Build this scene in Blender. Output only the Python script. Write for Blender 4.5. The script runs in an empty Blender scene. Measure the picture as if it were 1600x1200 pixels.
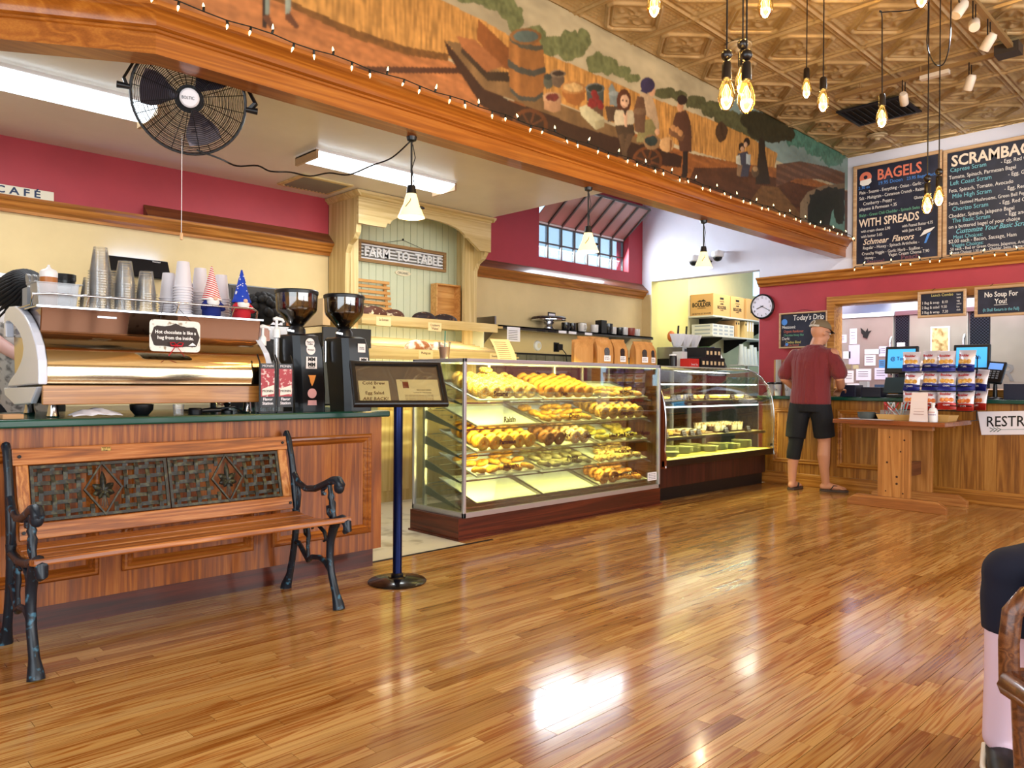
import bpy, bmesh, math, random
from mathutils import Vector, Matrix
PI = math.pi
RND = random.Random(11)
SC = bpy.context.scene
COL = SC.collection

# ------------------------------------------------------------------ camera, world, light, exposure
def setup_camera():
    yaw, pitch, roll = math.radians(45.8086), math.radians(-0.0883), math.radians(0.3906)
    cy, sy, cp, sp = math.cos(yaw), math.sin(yaw), math.cos(pitch), math.sin(pitch)
    f = Vector((cy*cp, sy*cp, sp)); r = Vector((sy, -cy, 0)); u = r.cross(f)
    cr, sr = math.cos(roll), math.sin(roll)
    r, u = r*cr + u*sr, u*cr - r*sr
    cam = bpy.data.cameras.new('camera'); cam.sensor_width = 36; cam.lens = 36*1180.78/1600
    cam.clip_start = 0.02
    o = bpy.data.objects.new('camera', cam); COL.objects.link(o)
    m = Matrix((r, u, -f)).transposed().to_4x4(); m.translation = (0, 0, 1.07)
    o.matrix_world = m; SC.camera = o
setup_camera()
w = bpy.data.worlds.new('daylight'); SC.world = w; w.use_nodes = True
w.node_tree.nodes['Background'].inputs[0].default_value = (0.50, 0.76, 1.0, 1)
w.node_tree.nodes['Background'].inputs[1].default_value = 2.0
SC.view_settings.view_transform = 'Standard'; SC.view_settings.look = 'None'
SC.view_settings.gamma = 1.0; SC.view_settings.use_curve_mapping = False
SC.view_settings.exposure = 0.0
SC.cycles.max_bounces = 8; SC.cycles.diffuse_bounces = 4; SC.cycles.glossy_bounces = 4
SC.cycles.transmission_bounces = 6; SC.cycles.transparent_max_bounces = 48
SC.cycles.caustics_reflective = False; SC.cycles.caustics_refractive = False
SC.cycles.sample_clamp_indirect = 4.0
SC.cycles.use_denoising = True

def lamp(name, kind, loc, energy, color=(1, 1, 1), size=0.1, size_y=None, aim=None, spot=None, parent=None, blend=0.5):
    l = bpy.data.lights.new(name, kind); l.energy = energy; l.color = color
    if kind == 'AREA':
        l.size = size
        if size_y: l.shape = 'RECTANGLE'; l.size_y = size_y
    else:
        l.shadow_soft_size = size
    if kind == 'SPOT' and spot: l.spot_size = math.radians(spot); l.spot_blend = blend
    o = bpy.data.objects.new(name, l); COL.objects.link(o); o.location = loc
    if aim is not None:
        d = Vector(aim).normalized(); o.rotation_euler = d.to_track_quat('-Z', 'Y').to_euler()
    if parent: o.parent = parent
    return o
# daylight entering through the storefront windows behind and beside the viewer
DAY = (1.0, 0.97, 0.94)
lamp('storefront_daylight', 'AREA', (3.2, -2.85, 1.75), 330, DAY, 7.4, 2.3, aim=(0, 1, -0.08))
lamp('side_window_daylight', 'AREA', (-1.1, 0.3, 1.75), 90, DAY, 4.6, 2.3, aim=(1, 0, -0.08))

# ------------------------------------------------------------------ mesh builder
class MB:
    def __init__(s): s.v = []; s.f = []
    def add(s, vs, fs):
        n = len(s.v); s.v += [tuple(p) for p in vs]; s.f += [tuple(i+n for i in q) for q in fs]; return s
    def box(s, x0, y0, z0, x1, y1, z1):
        if x0 > x1: x0, x1 = x1, x0
        if y0 > y1: y0, y1 = y1, y0
        if z0 > z1: z0, z1 = z1, z0
        return s.add([(x0,y0,z0),(x1,y0,z0),(x1,y1,z0),(x0,y1,z0),(x0,y0,z1),(x1,y0,z1),(x1,y1,z1),(x0,y1,z1)],
                     [(0,3,2,1),(4,5,6,7),(0,1,5,4),(1,2,6,5),(2,3,7,6),(3,0,4,7)])
    def cbox(s, c, d, m=None):
        x, y, z = d[0]/2, d[1]/2, d[2]/2
        vs = [Vector(p) for p in [(-x,-y,-z),(x,-y,-z),(x,y,-z),(-x,y,-z),(-x,-y,z),(x,-y,z),(x,y,z),(-x,y,z)]]
        if m is not None: vs = [m @ p for p in vs]
        c = Vector(c)
        return s.add([p+c for p in vs], [(0,3,2,1),(4,5,6,7),(0,1,5,4),(1,2,6,5),(2,3,7,6),(3,0,4,7)])
    def bar(s, a, b, wd, ht, up=(0,0,1)):
        a, b = Vector(a), Vector(b); d = b-a; L = d.length; d.normalize(); up = Vector(up)
        sx = d.cross(up)
        if sx.length < 1e-5: sx = d.cross(Vector((1,0,0)))
        sx.normalize(); u = sx.cross(d)
        m = Matrix((d, sx, u)).transposed()
        return s.cbox((a+b)/2, (L, wd, ht), m)
    def cyl(s, a, b, r0, r1=None, n=16, cap=True):
        return s.tube([a, b], [r0, r0 if r1 is None else r1], n, cap)
    def tube(s, pts, r, n=8, cap=True, closed=False, flat=1.0, up=None):
        pts = [Vector(p) for p in pts]; k = len(pts)
        rs = list(r) if isinstance(r, (list, tuple)) else [r]*k
        vs = []; prev = None
        for i, p in enumerate(pts):
            if closed: d = pts[(i+1) % k]-pts[i-1]
            elif i == 0: d = pts[1]-p
            elif i == k-1: d = p-pts[i-1]
            else: d = (pts[i+1]-p).normalized()+(p-pts[i-1]).normalized()
            if d.length < 1e-9: d = Vector((0,0,1))
            d.normalize()
            if prev is None:
                a = Vector(up) if up else (Vector((0,0,1)) if abs(d.z) < .9 else Vector((1,0,0)))
                u = (a-d*a.dot(d)).normalized()
            else:
                u = prev-d*prev.dot(d)
                u = u.normalized() if u.length > 1e-6 else d.orthogonal().normalized()
            prev = u; q = d.cross(u)
            for j in range(n):
                t = 2*PI*j/n; vs.append(p+(q*math.cos(t)+u*math.sin(t)*flat)*rs[i])
        fs = []
        for i in range(k if closed else k-1):
            i2 = (i+1) % k
            for j in range(n):
                j2 = (j+1) % n; fs.append((i*n+j, i*n+j2, i2*n+j2, i2*n+j))
        if cap and not closed:
            fs.append(tuple(range(n-1, -1, -1))); fs.append(tuple((k-1)*n+j for j in range(n)))
        return s.add(vs, fs)
    def lathe(s, prof, c=(0,0,0), n=20, axis=None, ang=2*PI):
        vs = []; c = Vector(c); k = len(prof); full = abs(ang-2*PI) < 1e-6; nn = n if full else n+1
        M = Matrix.Identity(3)
        if axis is not None: M = Vector((0,0,1)).rotation_difference(Vector(axis).normalized()).to_matrix()
        for r, z in prof:
            for j in range(nn):
                t = ang*j/n; vs.append(M @ Vector((r*math.cos(t), r*math.sin(t), z))+c)
        fs = []
        for i in range(k-1):
            for j in range(n):
                j2 = (j+1) % nn; fs.append((i*nn+j, i*nn+j2, (i+1)*nn+j2, (i+1)*nn+j))
        if full and not (k == 2 and min(prof[0][0], prof[1][0]) < 1e-4):
            if prof[0][0] > 1e-4: fs.append(tuple(range(nn-1, -1, -1)))
            if prof[-1][0] > 1e-4: fs.append(tuple((k-1)*nn+j for j in range(nn)))
        return s.add(vs, fs)
    def ell(s, c, r, n=14, m=9, rot=None, z0=-1.0):
        prof = []
        a0 = math.asin(max(-1, z0))
        vs = []; fs = []
        for i in range(m+1):
            a = a0+(PI/2-a0)*i/m
            for j in range(n):
                t = 2*PI*j/n
                p = Vector((r[0]*math.cos(a)*math.cos(t), r[1]*math.cos(a)*math.sin(t), r[2]*math.sin(a)))
                if rot is not None: p = rot @ p
                vs.append(p+Vector(c))
        for i in range(m):
            for j in range(n):
                j2 = (j+1) % n; fs.append((i*n+j, i*n+j2, (i+1)*n+j2, (i+1)*n+j))
        fs.append(tuple(range(n-1, -1, -1)))
        return s.add(vs, fs)
    def torus(s, c, R0, r0, n=24, m=8, axis=(0,0,1), flat=1.0):
        M = Vector((0,0,1)).rotation_difference(Vector(axis).normalized()).to_matrix()
        vs = []; fs = []
        for i in range(n):
            a = 2*PI*i/n
            for j in range(m):
                b = 2*PI*j/m; rr = R0+r0*math.cos(b)
                vs.append(M @ Vector((rr*math.cos(a), rr*math.sin(a), r0*flat*math.sin(b)))+Vector(c))
        for i in range(n):
            for j in range(m):
                i2, j2 = (i+1) % n, (j+1) % m
                fs.append((i*m+j, i2*m+j, i2*m+j2, i*m+j2))
        return s.add(vs, fs)
    def prism(s, poly, o, ax, ay, an, d):
        """2D polygon in the plane (o, ax, ay), extruded by d along an"""
        o, ax, ay, an = Vector(o), Vector(ax), Vector(ay), Vector(an)
        k = len(poly)
        a = [o+ax*p[0]+ay*p[1] for p in poly]; b = [p+an*d for p in a]
        return s.add(a+b, [tuple(range(k-1, -1, -1)), tuple(range(k, 2*k))]+[(i, (i+1) % k, k+(i+1) % k, k+i) for i in range(k)])
    def loft(s, rings, cap=True):
        n = len(rings[0]); vs = [p for r in rings for p in r]; fs = []
        for i in range(len(rings)-1):
            for j in range(n):
                j2 = (j+1) % n; fs.append((i*n+j, i*n+j2, (i+1)*n+j2, (i+1)*n+j))
        if cap: fs.append(tuple(range(n-1, -1, -1))); fs.append(tuple((len(rings)-1)*n+j for j in range(n)))
        return s.add(vs, fs)
    def sheet(s, rows, thick=0.0, nrm=None):
        """grid of points, optionally with thickness along nrm"""
        a = len(rows); b = len(rows[0]); vs = [Vector(p) for r in rows for p in r]
        fs = [(i*b+j, i*b+j+1, (i+1)*b+j+1, (i+1)*b+j) for i in range(a-1) for j in range(b-1)]
        if thick:
            N = Vector(nrm)*thick; k = len(vs); vs = vs+[p+N for p in vs]
            fs2 = [tuple(i+k for i in reversed(q)) for q in fs]
            edge = [j for j in range(b)]+[i*b+b-1 for i in range(1, a)]+[(a-1)*b+j for j in range(b-2, -1, -1)]+[i*b for i in range(a-2, 0, -1)]
            side = [(edge[(i+1) % len(edge)], edge[i], edge[i]+k, edge[(i+1) % len(edge)]+k) for i in range(len(edge))]
            fs = fs+fs2+side
        return s.add(vs, fs)
    def xform(s, m):
        s.v = [tuple(m @ Vector(p)) for p in s.v]; return s
    def mesh(s, name, mat, smooth=None):
        me = bpy.data.meshes.new(name); me.from_pydata(s.v, [], s.f); me.validate()
        bm = bmesh.new(); bm.from_mesh(me); bmesh.ops.recalc_face_normals(bm, faces=bm.faces); bm.to_mesh(me); bm.free()
        if mat is not None: me.materials.append(mat)
        if smooth:
            me.polygons.foreach_set('use_smooth', [True]*len(me.polygons))
            me.set_sharp_from_angle(angle=math.radians(smooth))
        return me
    def build(s, name, mat, parent=None, smooth=None, bev=0, loc=None, label=None):
        o = bpy.data.objects.new(name, s.mesh(name, mat, smooth)); COL.objects.link(o)
        if parent is not None: o.parent = parent
        if loc is not None: o.location = loc
        if label: o['label'] = label
        if bev:
            b = o.modifiers.new('bevel', 'BEVEL'); b.width = bev; b.segments = 2; b.limit_method = 'ANGLE'; b.angle_limit = math.radians(40)
        return o

def thing(name, label, cat, loc=(0,0,0), rz=0, group=None):
    o = bpy.data.objects.new(name, None); COL.objects.link(o); o.location = loc; o.rotation_euler = (0,0,rz)
    o.empty_display_size = .05
    return tag(o, label, cat, group)
def tag(o, label, cat, group=None):
    o['label'] = label; o['category'] = cat
    if group: o['group'] = group
    return o
def struct(o):
    o['kind'] = 'structure'; return o
def copy_tree(o, loc=None, label=None, group=None, rz=None, parent=None):
    c = o.copy(); COL.objects.link(c)
    if parent is not None: c.parent = parent
    if loc is not None: c.location = loc
    if rz is not None: c.rotation_euler = (0,0,rz)
    if label: c['label'] = label
    if group: c['group'] = group
    for ch in list(o.children):
        copy_tree(ch, parent=c)
    return c

# ------------------------------------------------------------------ materials
def lin(h):
    if isinstance(h, str):
        h = h.lstrip('#'); h = [int(h[i:i+2], 16)/255 for i in (0,2,4)]
    return tuple((c/12.92 if c <= .04045 else ((c+.055)/1.055)**2.4) for c in h)+(1,)
MATS = {}
def mat(name, col, rough=.5, metal=0, spec=.5, coat=0, emit=None, estr=0, trans=0, ior=1.45, alpha=1, sheen=0):
    if name in MATS: return MATS[name]
    m = bpy.data.materials.new(name); m.use_nodes = True; b = m.node_tree.nodes['Principled BSDF']
    b.inputs['Base Color'].default_value = lin(col); b.inputs['Roughness'].default_value = rough
    b.inputs['Metallic'].default_value = metal; b.inputs['Specular IOR Level'].default_value = spec
    b.inputs['Coat Weight'].default_value = coat; b.inputs['Coat Roughness'].default_value = .08
    b.inputs['Transmission Weight'].default_value = trans; b.inputs['IOR'].default_value = ior
    b.inputs['Alpha'].default_value = alpha
    if sheen: b.inputs['Sheen Weight'].default_value = sheen
    if emit: b.inputs['Emission Color'].default_value = lin(emit); b.inputs['Emission Strength'].default_value = estr
    MATS[name] = m; return m
class NT:
    """tiny node helper"""
    def __init__(s, m): s.t = m.node_tree; s.b = s.t.nodes['Principled BSDF']
    def n(s, typ, **kw):
        x = s.t.nodes.new(typ)
        for k, v in kw.items():
            if k.startswith('i_'): x.inputs[k[2:].replace('_', ' ')].default_value = v
            else: setattr(x, k, v)
        return x
    def l(s, a, b): s.t.links.new(a, b)
    def ramp(s, fac, stops):
        r = s.n('ShaderNodeValToRGB'); e = r.color_ramp.elements
        while len(e) < len(stops): e.new(.5)
        for i, (p, c) in enumerate(stops): e[i].position = p; e[i].color = lin(c)
        s.l(fac, r.inputs[0]); return r.outputs[0]
    def coords(s, scale=(1,1,1), kind='Object', rot=(0,0,0), rand=0):
        t = s.n('ShaderNodeTexCoord'); mp = s.n('ShaderNodeMapping'); mp.inputs['Scale'].default_value = scale
        mp.inputs['Rotation'].default_value = rot
        src = t.outputs[kind]
        if rand:
            oi = s.n('ShaderNodeObjectInfo'); mu = s.n('ShaderNodeMath', operation='MULTIPLY'); mu.inputs[1].default_value = rand
            s.l(oi.outputs['Random'], mu.inputs[0]); ad = s.n('ShaderNodeVectorMath', operation='ADD')
            s.l(src, ad.inputs[0]); s.l(mu.outputs[0], ad.inputs[1]); src = ad.outputs[0]
        s.l(src, mp.inputs[0]); return mp.outputs[0]
    def noise(s, vec, scale=5, detail=4, rough=.55, dist=0):
        x = s.n('ShaderNodeTexNoise'); x.inputs['Scale'].default_value = scale; x.inputs['Detail'].default_value = detail
        x.inputs['Roughness'].default_value = rough; x.inputs['Distortion'].default_value = dist
        s.l(vec, x.inputs['Vector']); return x.outputs[0]
    def bump(s, h, strength=.3, dist=.005):
        x = s.n('ShaderNodeBump'); x.inputs['Strength'].default_value = strength; x.inputs['Distance'].default_value = dist
        s.l(h, x.inputs['Height']); s.l(x.outputs[0], s.b.inputs['Normal'])
    def mix(s, f, a, b, typ='MIX'):
        x = s.n('ShaderNodeMix', data_type='RGBA', blend_type=typ)
        for i, v in ((0, f), (6, a), (7, b)):
            if hasattr(v, 'is_linked') or hasattr(v, 'links'): s.l(v, x.inputs[i])
            elif i == 0: x.inputs[i].default_value = v
            else: x.inputs[i].default_value = lin(v)
        return x.outputs[2]
def wood(name, c1, c2, c3, grain='z', rough=.35, scale=1.0, coat=.2, rand=3.0, kind='Object', contrast=1.0):
    """oak-like: fine pores stretched along the grain and wandering cathedral figure"""
    if name in MATS: return MATS[name]
    m = mat(name, c2, rough, coat=coat); t = NT(m)
    st = {'x': (.035,1,1), 'y': (1,.035,1), 'z': (1,1,.035)}[grain]
    v = t.coords(tuple(a*scale for a in st), kind, rand=rand)
    a = t.noise(v, 5, 2, .45, .5)
    wv = t.n('ShaderNodeMath', operation='MULTIPLY'); wv.inputs[1].default_value = 44; t.l(a, wv.inputs[0])
    sn = t.n('ShaderNodeMath', operation='SINE'); t.l(wv.outputs[0], sn.inputs[0])
    ma = t.n('ShaderNodeMath', operation='MULTIPLY_ADD'); ma.inputs[1].default_value = .5; ma.inputs[2].default_value = .5; t.l(sn.outputs[0], ma.inputs[0])
    fine = t.noise(v, 110, 2, .6)
    big = t.noise(v, 2.2, 2, .5)
    x = t.n('ShaderNodeMath', operation='MULTIPLY_ADD'); x.inputs[1].default_value = .30; t.l(ma.outputs[0], x.inputs[0])
    y = t.n('ShaderNodeMath', operation='MULTIPLY_ADD'); y.inputs[1].default_value = .5; y.inputs[2].default_value = -.12; t.l(fine, y.inputs[0])
    t.l(y.outputs[0], x.inputs[2])
    z = t.n('ShaderNodeMath', operation='MULTIPLY_ADD'); z.inputs[1].default_value = .35; t.l(big, z.inputs[0]); t.l(x.outputs[0], z.inputs[2])
    c = t.ramp(z.outputs[0], [(.16, c1), (.5, c2), (.82, c3)])
    t.l(c, t.b.inputs['Base Color']); t.bump(fine, .08, .001)
    return m
def paint(name, col, var=.06, rough=.55, scale=3):
    if name in MATS: return MATS[name]
    m = mat(name, col, rough); t = NT(m); v = t.coords((1,1,1))
    n = t.noise(v, scale, 4, .6); f = t.noise(v, 90, 2, .5)
    h = lin(col)[:3]
    r = t.n('ShaderNodeValToRGB'); e = r.color_ramp.elements
    e[0].position = .3; e[0].color = tuple(max(0, c*(1-var)) for c in h)+(1,)
    e[1].position = .7; e[1].color = tuple(min(1, c*(1+var)) for c in h)+(1,)
    t.l(n, r.inputs[0]); t.l(r.outputs[0], t.b.inputs['Base Color']); t.bump(f, .1, .002)
    return m
def spots(name, base, col, scale=60, thr=.62, rough=.6, width=.05, base2=None):
    """base colour with irregular specks (seeds, crumbs, patina)"""
    if name in MATS: return MATS[name]
    m = mat(name, base, rough); t = NT(m); v = t.coords((1,1,1), rand=5)
    n = t.noise(v, scale, 2, .5); k = t.ramp(n, [(thr-width, '#000000'), (thr+width, '#ffffff')])
    b = base
    if base2: b = t.mix(t.noise(v, 9, 3, .5), base, base2)
    t.l(t.mix(k, b, col), t.b.inputs['Base Color']); t.bump(n, .25, .003)
    return m
def glass_mat(name, tint='#ffffff', rough=0.0, refl=.12, haze=0):
    if name in MATS: return MATS[name]
    m = bpy.data.materials.new(name); m.use_nodes = True; t = m.node_tree; t.nodes.clear()
    o = t.nodes.new('ShaderNodeOutputMaterial'); mx = t.nodes.new('ShaderNodeMixShader')
    tr = t.nodes.new('ShaderNodeBsdfTransparent'); tr.inputs[0].default_value = lin(tint)
    gl = t.nodes.new('ShaderNodeBsdfGlossy'); gl.inputs['Roughness'].default_value = rough
    fr = t.nodes.new('ShaderNodeFresnel'); fr.inputs[0].default_value = 1.45
    mu = t.nodes.new('ShaderNodeMath'); mu.operation = 'MULTIPLY_ADD'; mu.inputs[1].default_value = .6; mu.inputs[2].default_value = refl*.2
    t.links.new(fr.outputs[0], mu.inputs[0]); t.links.new(mu.outputs[0], mx.inputs[0])
    t.links.new(tr.outputs[0], mx.inputs[1]); t.links.new(gl.outputs[0], mx.inputs[2]); t.links.new(mx.outputs[0], o.inputs[0])
    if haze:
        df = t.nodes.new('ShaderNodeBsdfDiffuse'); df.inputs[0].default_value = (.9,.9,.9,1); m2 = t.nodes.new('ShaderNodeMixShader'); m2.inputs[0].default_value = haze
        t.links.new(mx.outputs[0], m2.inputs[1]); t.links.new(df.outputs[0], m2.inputs[2]); t.links.new(m2.outputs[0], o.inputs[0])
    MATS[name] = m; return m

# ------------------------------------------------------------------ lettering
def text(s, size, m, parent, o, ax, ay, align='LEFT', name='lettering', depth=.0008, squash=1.0, shear=0.0, bold=0.0, up=0.0):
    """flat lettering: o = baseline start, ax = reading direction, ay = up"""
    cu = bpy.data.curves.new('t', 'FONT'); cu.body = s; cu.size = size; cu.align_x = align; cu.extrude = depth/2
    cu.resolution_u = 2; cu.shear = shear; cu.offset = bold; cu.space_line = 1.0
    ob = bpy.data.objects.new('t', cu)
    me = bpy.data.meshes.new_from_object(ob); bpy.data.objects.remove(ob); bpy.data.curves.remove(cu)
    ax, ay = Vector(ax).normalized(), Vector(ay).normalized(); an = ax.cross(ay)
    M = Matrix((ax*squash, ay, an)).transposed().to_4x4(); M.translation = Vector(o)
    me.transform(M); me.name = name; me.materials.clear(); me.materials.append(m)
    ob = bpy.data.objects.new(name, me); COL.objects.link(ob)
    if parent is not None: ob.parent = parent
    return ob
def smooth_path(pts, n=5):
    """Catmull-Rom curve through the points"""
    P_ = [Vector(p) for p in pts]; P_ = [P_[0]]+P_+[P_[-1]]; out = []
    for i in range(1, len(P_)-2):
        a, b, c, d = P_[i-1:i+3]
        for k in range(n):
            t = k/n; out.append(.5*((2*b)+(c-a)*t+(2*a-5*b+4*c-d)*t*t+(3*b-a-3*c+d)*t**3))
    return out+[P_[-2]]
XR = (1,0,0); ZU = (0,0,1); YL = (0,-1,0)   # reading directions: on walls facing -y / on walls facing -x
def frame_pts(x0, z0, x1, z1): return [(x0,z0),(x1,z0),(x1,z1),(x0,z1)]
def moulding(mb, loop, prof, o, ax, ay, an):
    """mitred frame: closed 2D loop (counter-clockwise), profile [(inward, out)], swept round"""
    o, ax, ay, an = Vector(o), Vector(ax), Vector(ay), Vector(an); k = len(loop); n = len(prof)
    vs = []
    for i in range(k):
        p = Vector(loop[i]); a = (p-Vector(loop[i-1])).normalized(); b = (Vector(loop[(i+1) % k])-p).normalized()
        na, nb = Vector((-a.y, a.x)), Vector((-b.y, b.x)); d = (na+nb); d = d/ (1+na.dot(nb))
        for q in prof:
            z = p+d*q[0]; vs.append(o+ax*z.x+ay*z.y+an*q[1])
    fs = []
    for i in range(k):
        i2 = (i+1) % k
        for j in range(n-1): fs.append((i*n+j, i2*n+j, i2*n+j+1, i*n+j+1))
        fs.append((i*n+n-1, i2*n+n-1, i2*n, i*n))
    mb.add(vs, fs); return mb
def extrude_prof(mb, prof, a, b, out, up=(0,0,1), cap=True):
    """profile [(out, up)] swept straight from a to b"""
    a, b, out, up = Vector(a), Vector(b), Vector(out), Vector(up); n = len(prof)
    vs = [a+out*p[0]+up*p[1] for p in prof]+[b+out*p[0]+up*p[1] for p in prof]
    fs = [(i, (i+1) % n, n+(i+1) % n, n+i) for i in range(n)]
    if cap: fs += [tuple(range(n-1, -1, -1)), tuple(range(n, 2*n))]
    mb.add(vs, fs); return mb
# ------------------------------------------------------------------ shared materials
XW, YB, ZL, ZC = 8.3, 6.05, 2.715, 3.54
M_oak = wood('oak_panel', '#612c09', '#965018', '#b9732f', 'z', .38, 2.2)
M_oakx = wood('oak_rail_x', '#6c340b', '#a05a1c', '#c07c36', 'x', .35, 2.2)
M_oaky = wood('oak_rail_y', '#7c4812', '#ab6f2a', '#c99349', 'y', .35, 2.2)
M_oakd = wood('dark_oak_base', '#2e0e05', '#521d0c', '#702f16', 'x', .4, 1.6)
M_oakdy = wood('dark_oak_base_y', '#2e0e05', '#521d0c', '#702f16', 'y', .4, 1.6)
M_beam = wood('beam_cherry_oak', '#84460f', '#a25c1c', '#bd792e', 'x', .3, 1.5, coat=.35)
M_trimx = wood('cornice_oak_x', '#7e430d', '#ad6a24', '#c98a40', 'x', .4, 2)
M_trimy = wood('cornice_oak_y', '#7e430d', '#ad6a24', '#c98a40', 'y', .4, 2)
M_cream = paint('cream_wall', '#d9bf8a', .05)
M_red = paint('raspberry_wall', '#a8353f', .08)
M_white = paint('white_wall', '#d9d7e2', .04)
M_lowc = paint('low_ceiling_paint', '#e4ded4', .04, .28)
M_yellow = paint('pale_yellow_wall', '#e8dd8d', .05)
M_beige = paint('beige_wall', '#cfc79a', .06)
M_green = mat('green_laminate', '#0d4436', .25, coat=.3)
M_black = mat('black_plastic', '#0c0c10', .35)
M_blackm = mat('black_metal', '#101014', .4, metal=.3)
M_chrome = mat('chrome', '#d8d8dc', .12, metal=1)
M_steel = mat('brushed_steel', '#a9abb0', .3, metal=1)
M_alu = mat('aluminium_trim', '#c9c7ce', .3, metal=.75)
M_wht = mat('white_plastic', '#eceaea', .35)
M_paper = mat('white_paper', '#efe9ee', .7)
M_ivory = mat('cream_paper', '#eccb98', .7)
M_clear = glass_mat('clear_glass', '#f7fbf7')
M_cup = glass_mat('clear_cup_plastic', '#ffffff', .12, .08, .05)
M_ink = mat('black_ink', '#15120f', .6)

# ------------------------------------------------------------------ floor
def floor_material():
    m = mat('oak_strip_floor', '#b9792f', .2, coat=.25); t = NT(m)
    g = t.n('ShaderNodeNewGeometry'); oi = t.n('ShaderNodeObjectInfo')
    a = t.n('ShaderNodeMath', operation='MULTIPLY_ADD'); a.inputs[1].default_value = 7.31
    t.l(g.outputs['Random Per Island'], a.inputs[0]); t.l(oi.outputs['Random'], a.inputs[2])
    fr = t.n('ShaderNodeMath', operation='FRACT'); t.l(a.outputs[0], fr.inputs[0]); rnd = fr.outputs[0]
    off = t.n('ShaderNodeCombineXYZ'); k = t.n('ShaderNodeMath', operation='MULTIPLY'); k.inputs[1].default_value = 37; t.l(rnd, k.inputs[0])
    for i in range(3): t.l(k.outputs[0], off.inputs[i])
    ad = t.n('ShaderNodeVectorMath', operation='ADD'); t.l(g.outputs['Position'], ad.inputs[0]); t.l(off.outputs[0], ad.inputs[1])
    mp = t.n('ShaderNodeMapping'); mp.inputs['Scale'].default_value = (.75, 17, 1); t.l(ad.outputs[0], mp.inputs[0]); v = mp.outputs[0]
    n = t.noise(v, 1.3, 3, .5, .9)
    s1 = t.n('ShaderNodeMath', operation='MULTIPLY'); s1.inputs[1].default_value = 34; t.l(n, s1.inputs[0])
    s2 = t.n('ShaderNodeMath', operation='SINE'); t.l(s1.outputs[0], s2.inputs[0])
    s3 = t.n('ShaderNodeMath', operation='POWER'); s3.inputs[1].default_value = 3
    s4 = t.n('ShaderNodeMath', operation='MULTIPLY_ADD'); s4.inputs[1].default_value = .5; s4.inputs[2].default_value = .5; t.l(s2.outputs[0], s4.inputs[0]); t.l(s4.outputs[0], s3.inputs[0])
    mp2 = t.n('ShaderNodeMapping'); mp2.inputs['Scale'].default_value = (.9, 60, 1); t.l(ad.outputs[0], mp2.inputs[0]); fine = t.noise(mp2.outputs[0], 3, 3, .6)
    base = t.ramp(rnd, [(0, '#9c6a30'), (.2, '#b28145'), (.5, '#c19150'), (.8, '#cfa363'), (1, '#aa7a40')])
    c1 = t.mix(s3.outputs[0], '#ffffff', '#cf9f68', 'MIX')
    c2 = t.mix(.85, base, c1, 'MULTIPLY')
    streak = t.ramp(fine, [(.38, '#8a552a'), (.52, '#ffffff')])
    c3 = t.mix(.26, c2, streak, 'MULTIPLY')
    t.l(c3, t.b.inputs['Base Color'])
    w2 = t.noise(g.outputs['Position'], 6, 2, .5)
    rr = t.n('ShaderNodeMapRange'); rr.inputs['To Min'].default_value = .10; rr.inputs['To Max'].default_value = .20; t.l(w2, rr.inputs[0]); t.l(rr.outputs[0], t.b.inputs['Roughness'])
    hs = t.n('ShaderNodeMath', operation='MULTIPLY_ADD'); hs.inputs[1].default_value = .25; t.l(fine, hs.inputs[0]); t.l(w2, hs.inputs[2])
    t.bump(hs.outputs[0], .07, .005)
    return m
M_floor = floor_material()
M_sub = mat('dark_gap', '#241004', .8)
floor = struct(MB().box(-1.2, -3, -.06, 12, YB, -.013).build('floor', M_sub))
def planks():
    """strip floor: rows along the counter, random lengths; the largest in view one by one, the rest joined"""
    W = .0572; items = []; y = 3.775+W*4; row = 0
    f = Vector((.697, .7169)); r = Vector((.7169, -.697))
    rr = random.Random(3)
    while y > -2.95:
        x = (-1.15-rr.random()*.8) if row > 3 else 3.285
        while x < 7.84:
            L = rr.choice((.3, .42, .55, .6, .75, .9, 1.05))*(.85+.3*rr.random()); x1 = min(x+L, 7.84)
            if x1-max(x, -1.15) > .03: items.append((max(x, -1.15), x1, y-W, y))
            x = x1
        y -= W; row += 1
    def size(it):
        cx, cy = (it[0]+it[1])/2, (it[2]+it[3])/2; p = Vector((cx, cy)); d = p.dot(f)
        if d < 1.9: return 0
        u = p.dot(r)/d*1180; v = 1.07/d*1180
        if abs(u) > 790 or v > 600: return 0
        return (it[1]-it[0])/d/d
    order = sorted(items, key=size, reverse=True); near = order[:300]; rest = order[300:]
    g = .0009
    unit = MB().box(0, 0, -.012, 1, W-2*g, 0).mesh('plank', M_floor)
    for x0, x1, y0, y1 in near:
        o = bpy.data.objects.new('plank', unit); COL.objects.link(o); o.parent = floor
        o.location = (x0+g, y0+g, 0); o.scale = (x1-x0-2*g, 1, 1)
    mb = MB()
    for x0, x1, y0, y1 in rest: mb.box(x0+g, y0+g, -.012, x1-g, y1-g, 0)
    o = mb.build('plank_field', M_floor, floor); o['kind'] = 'stuff'
planks()
# pale service floor behind the counters, with a worn edge
M_tile = spots('worn_vinyl', '#d8cfb8', '#a89c84', 7, .62, .4, .08)
struct(MB().box(-1.15, 3.776, -.012, 3.284, YB-.01, -.001).box(3.284, 4.005, -.012, 11.9, YB-.01, -.001).build('floor_service', M_tile))
MB().box(2.45, 3.772, -.002, 3.5, 3.79, .004).build('edge_strip', M_blackm, floor)

# ------------------------------------------------------------------ walls
def wall_boxes(name, m, boxes):
    mb = MB()
    for b in boxes: mb.box(*b)
    return struct(mb.build(name, m))
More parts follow.
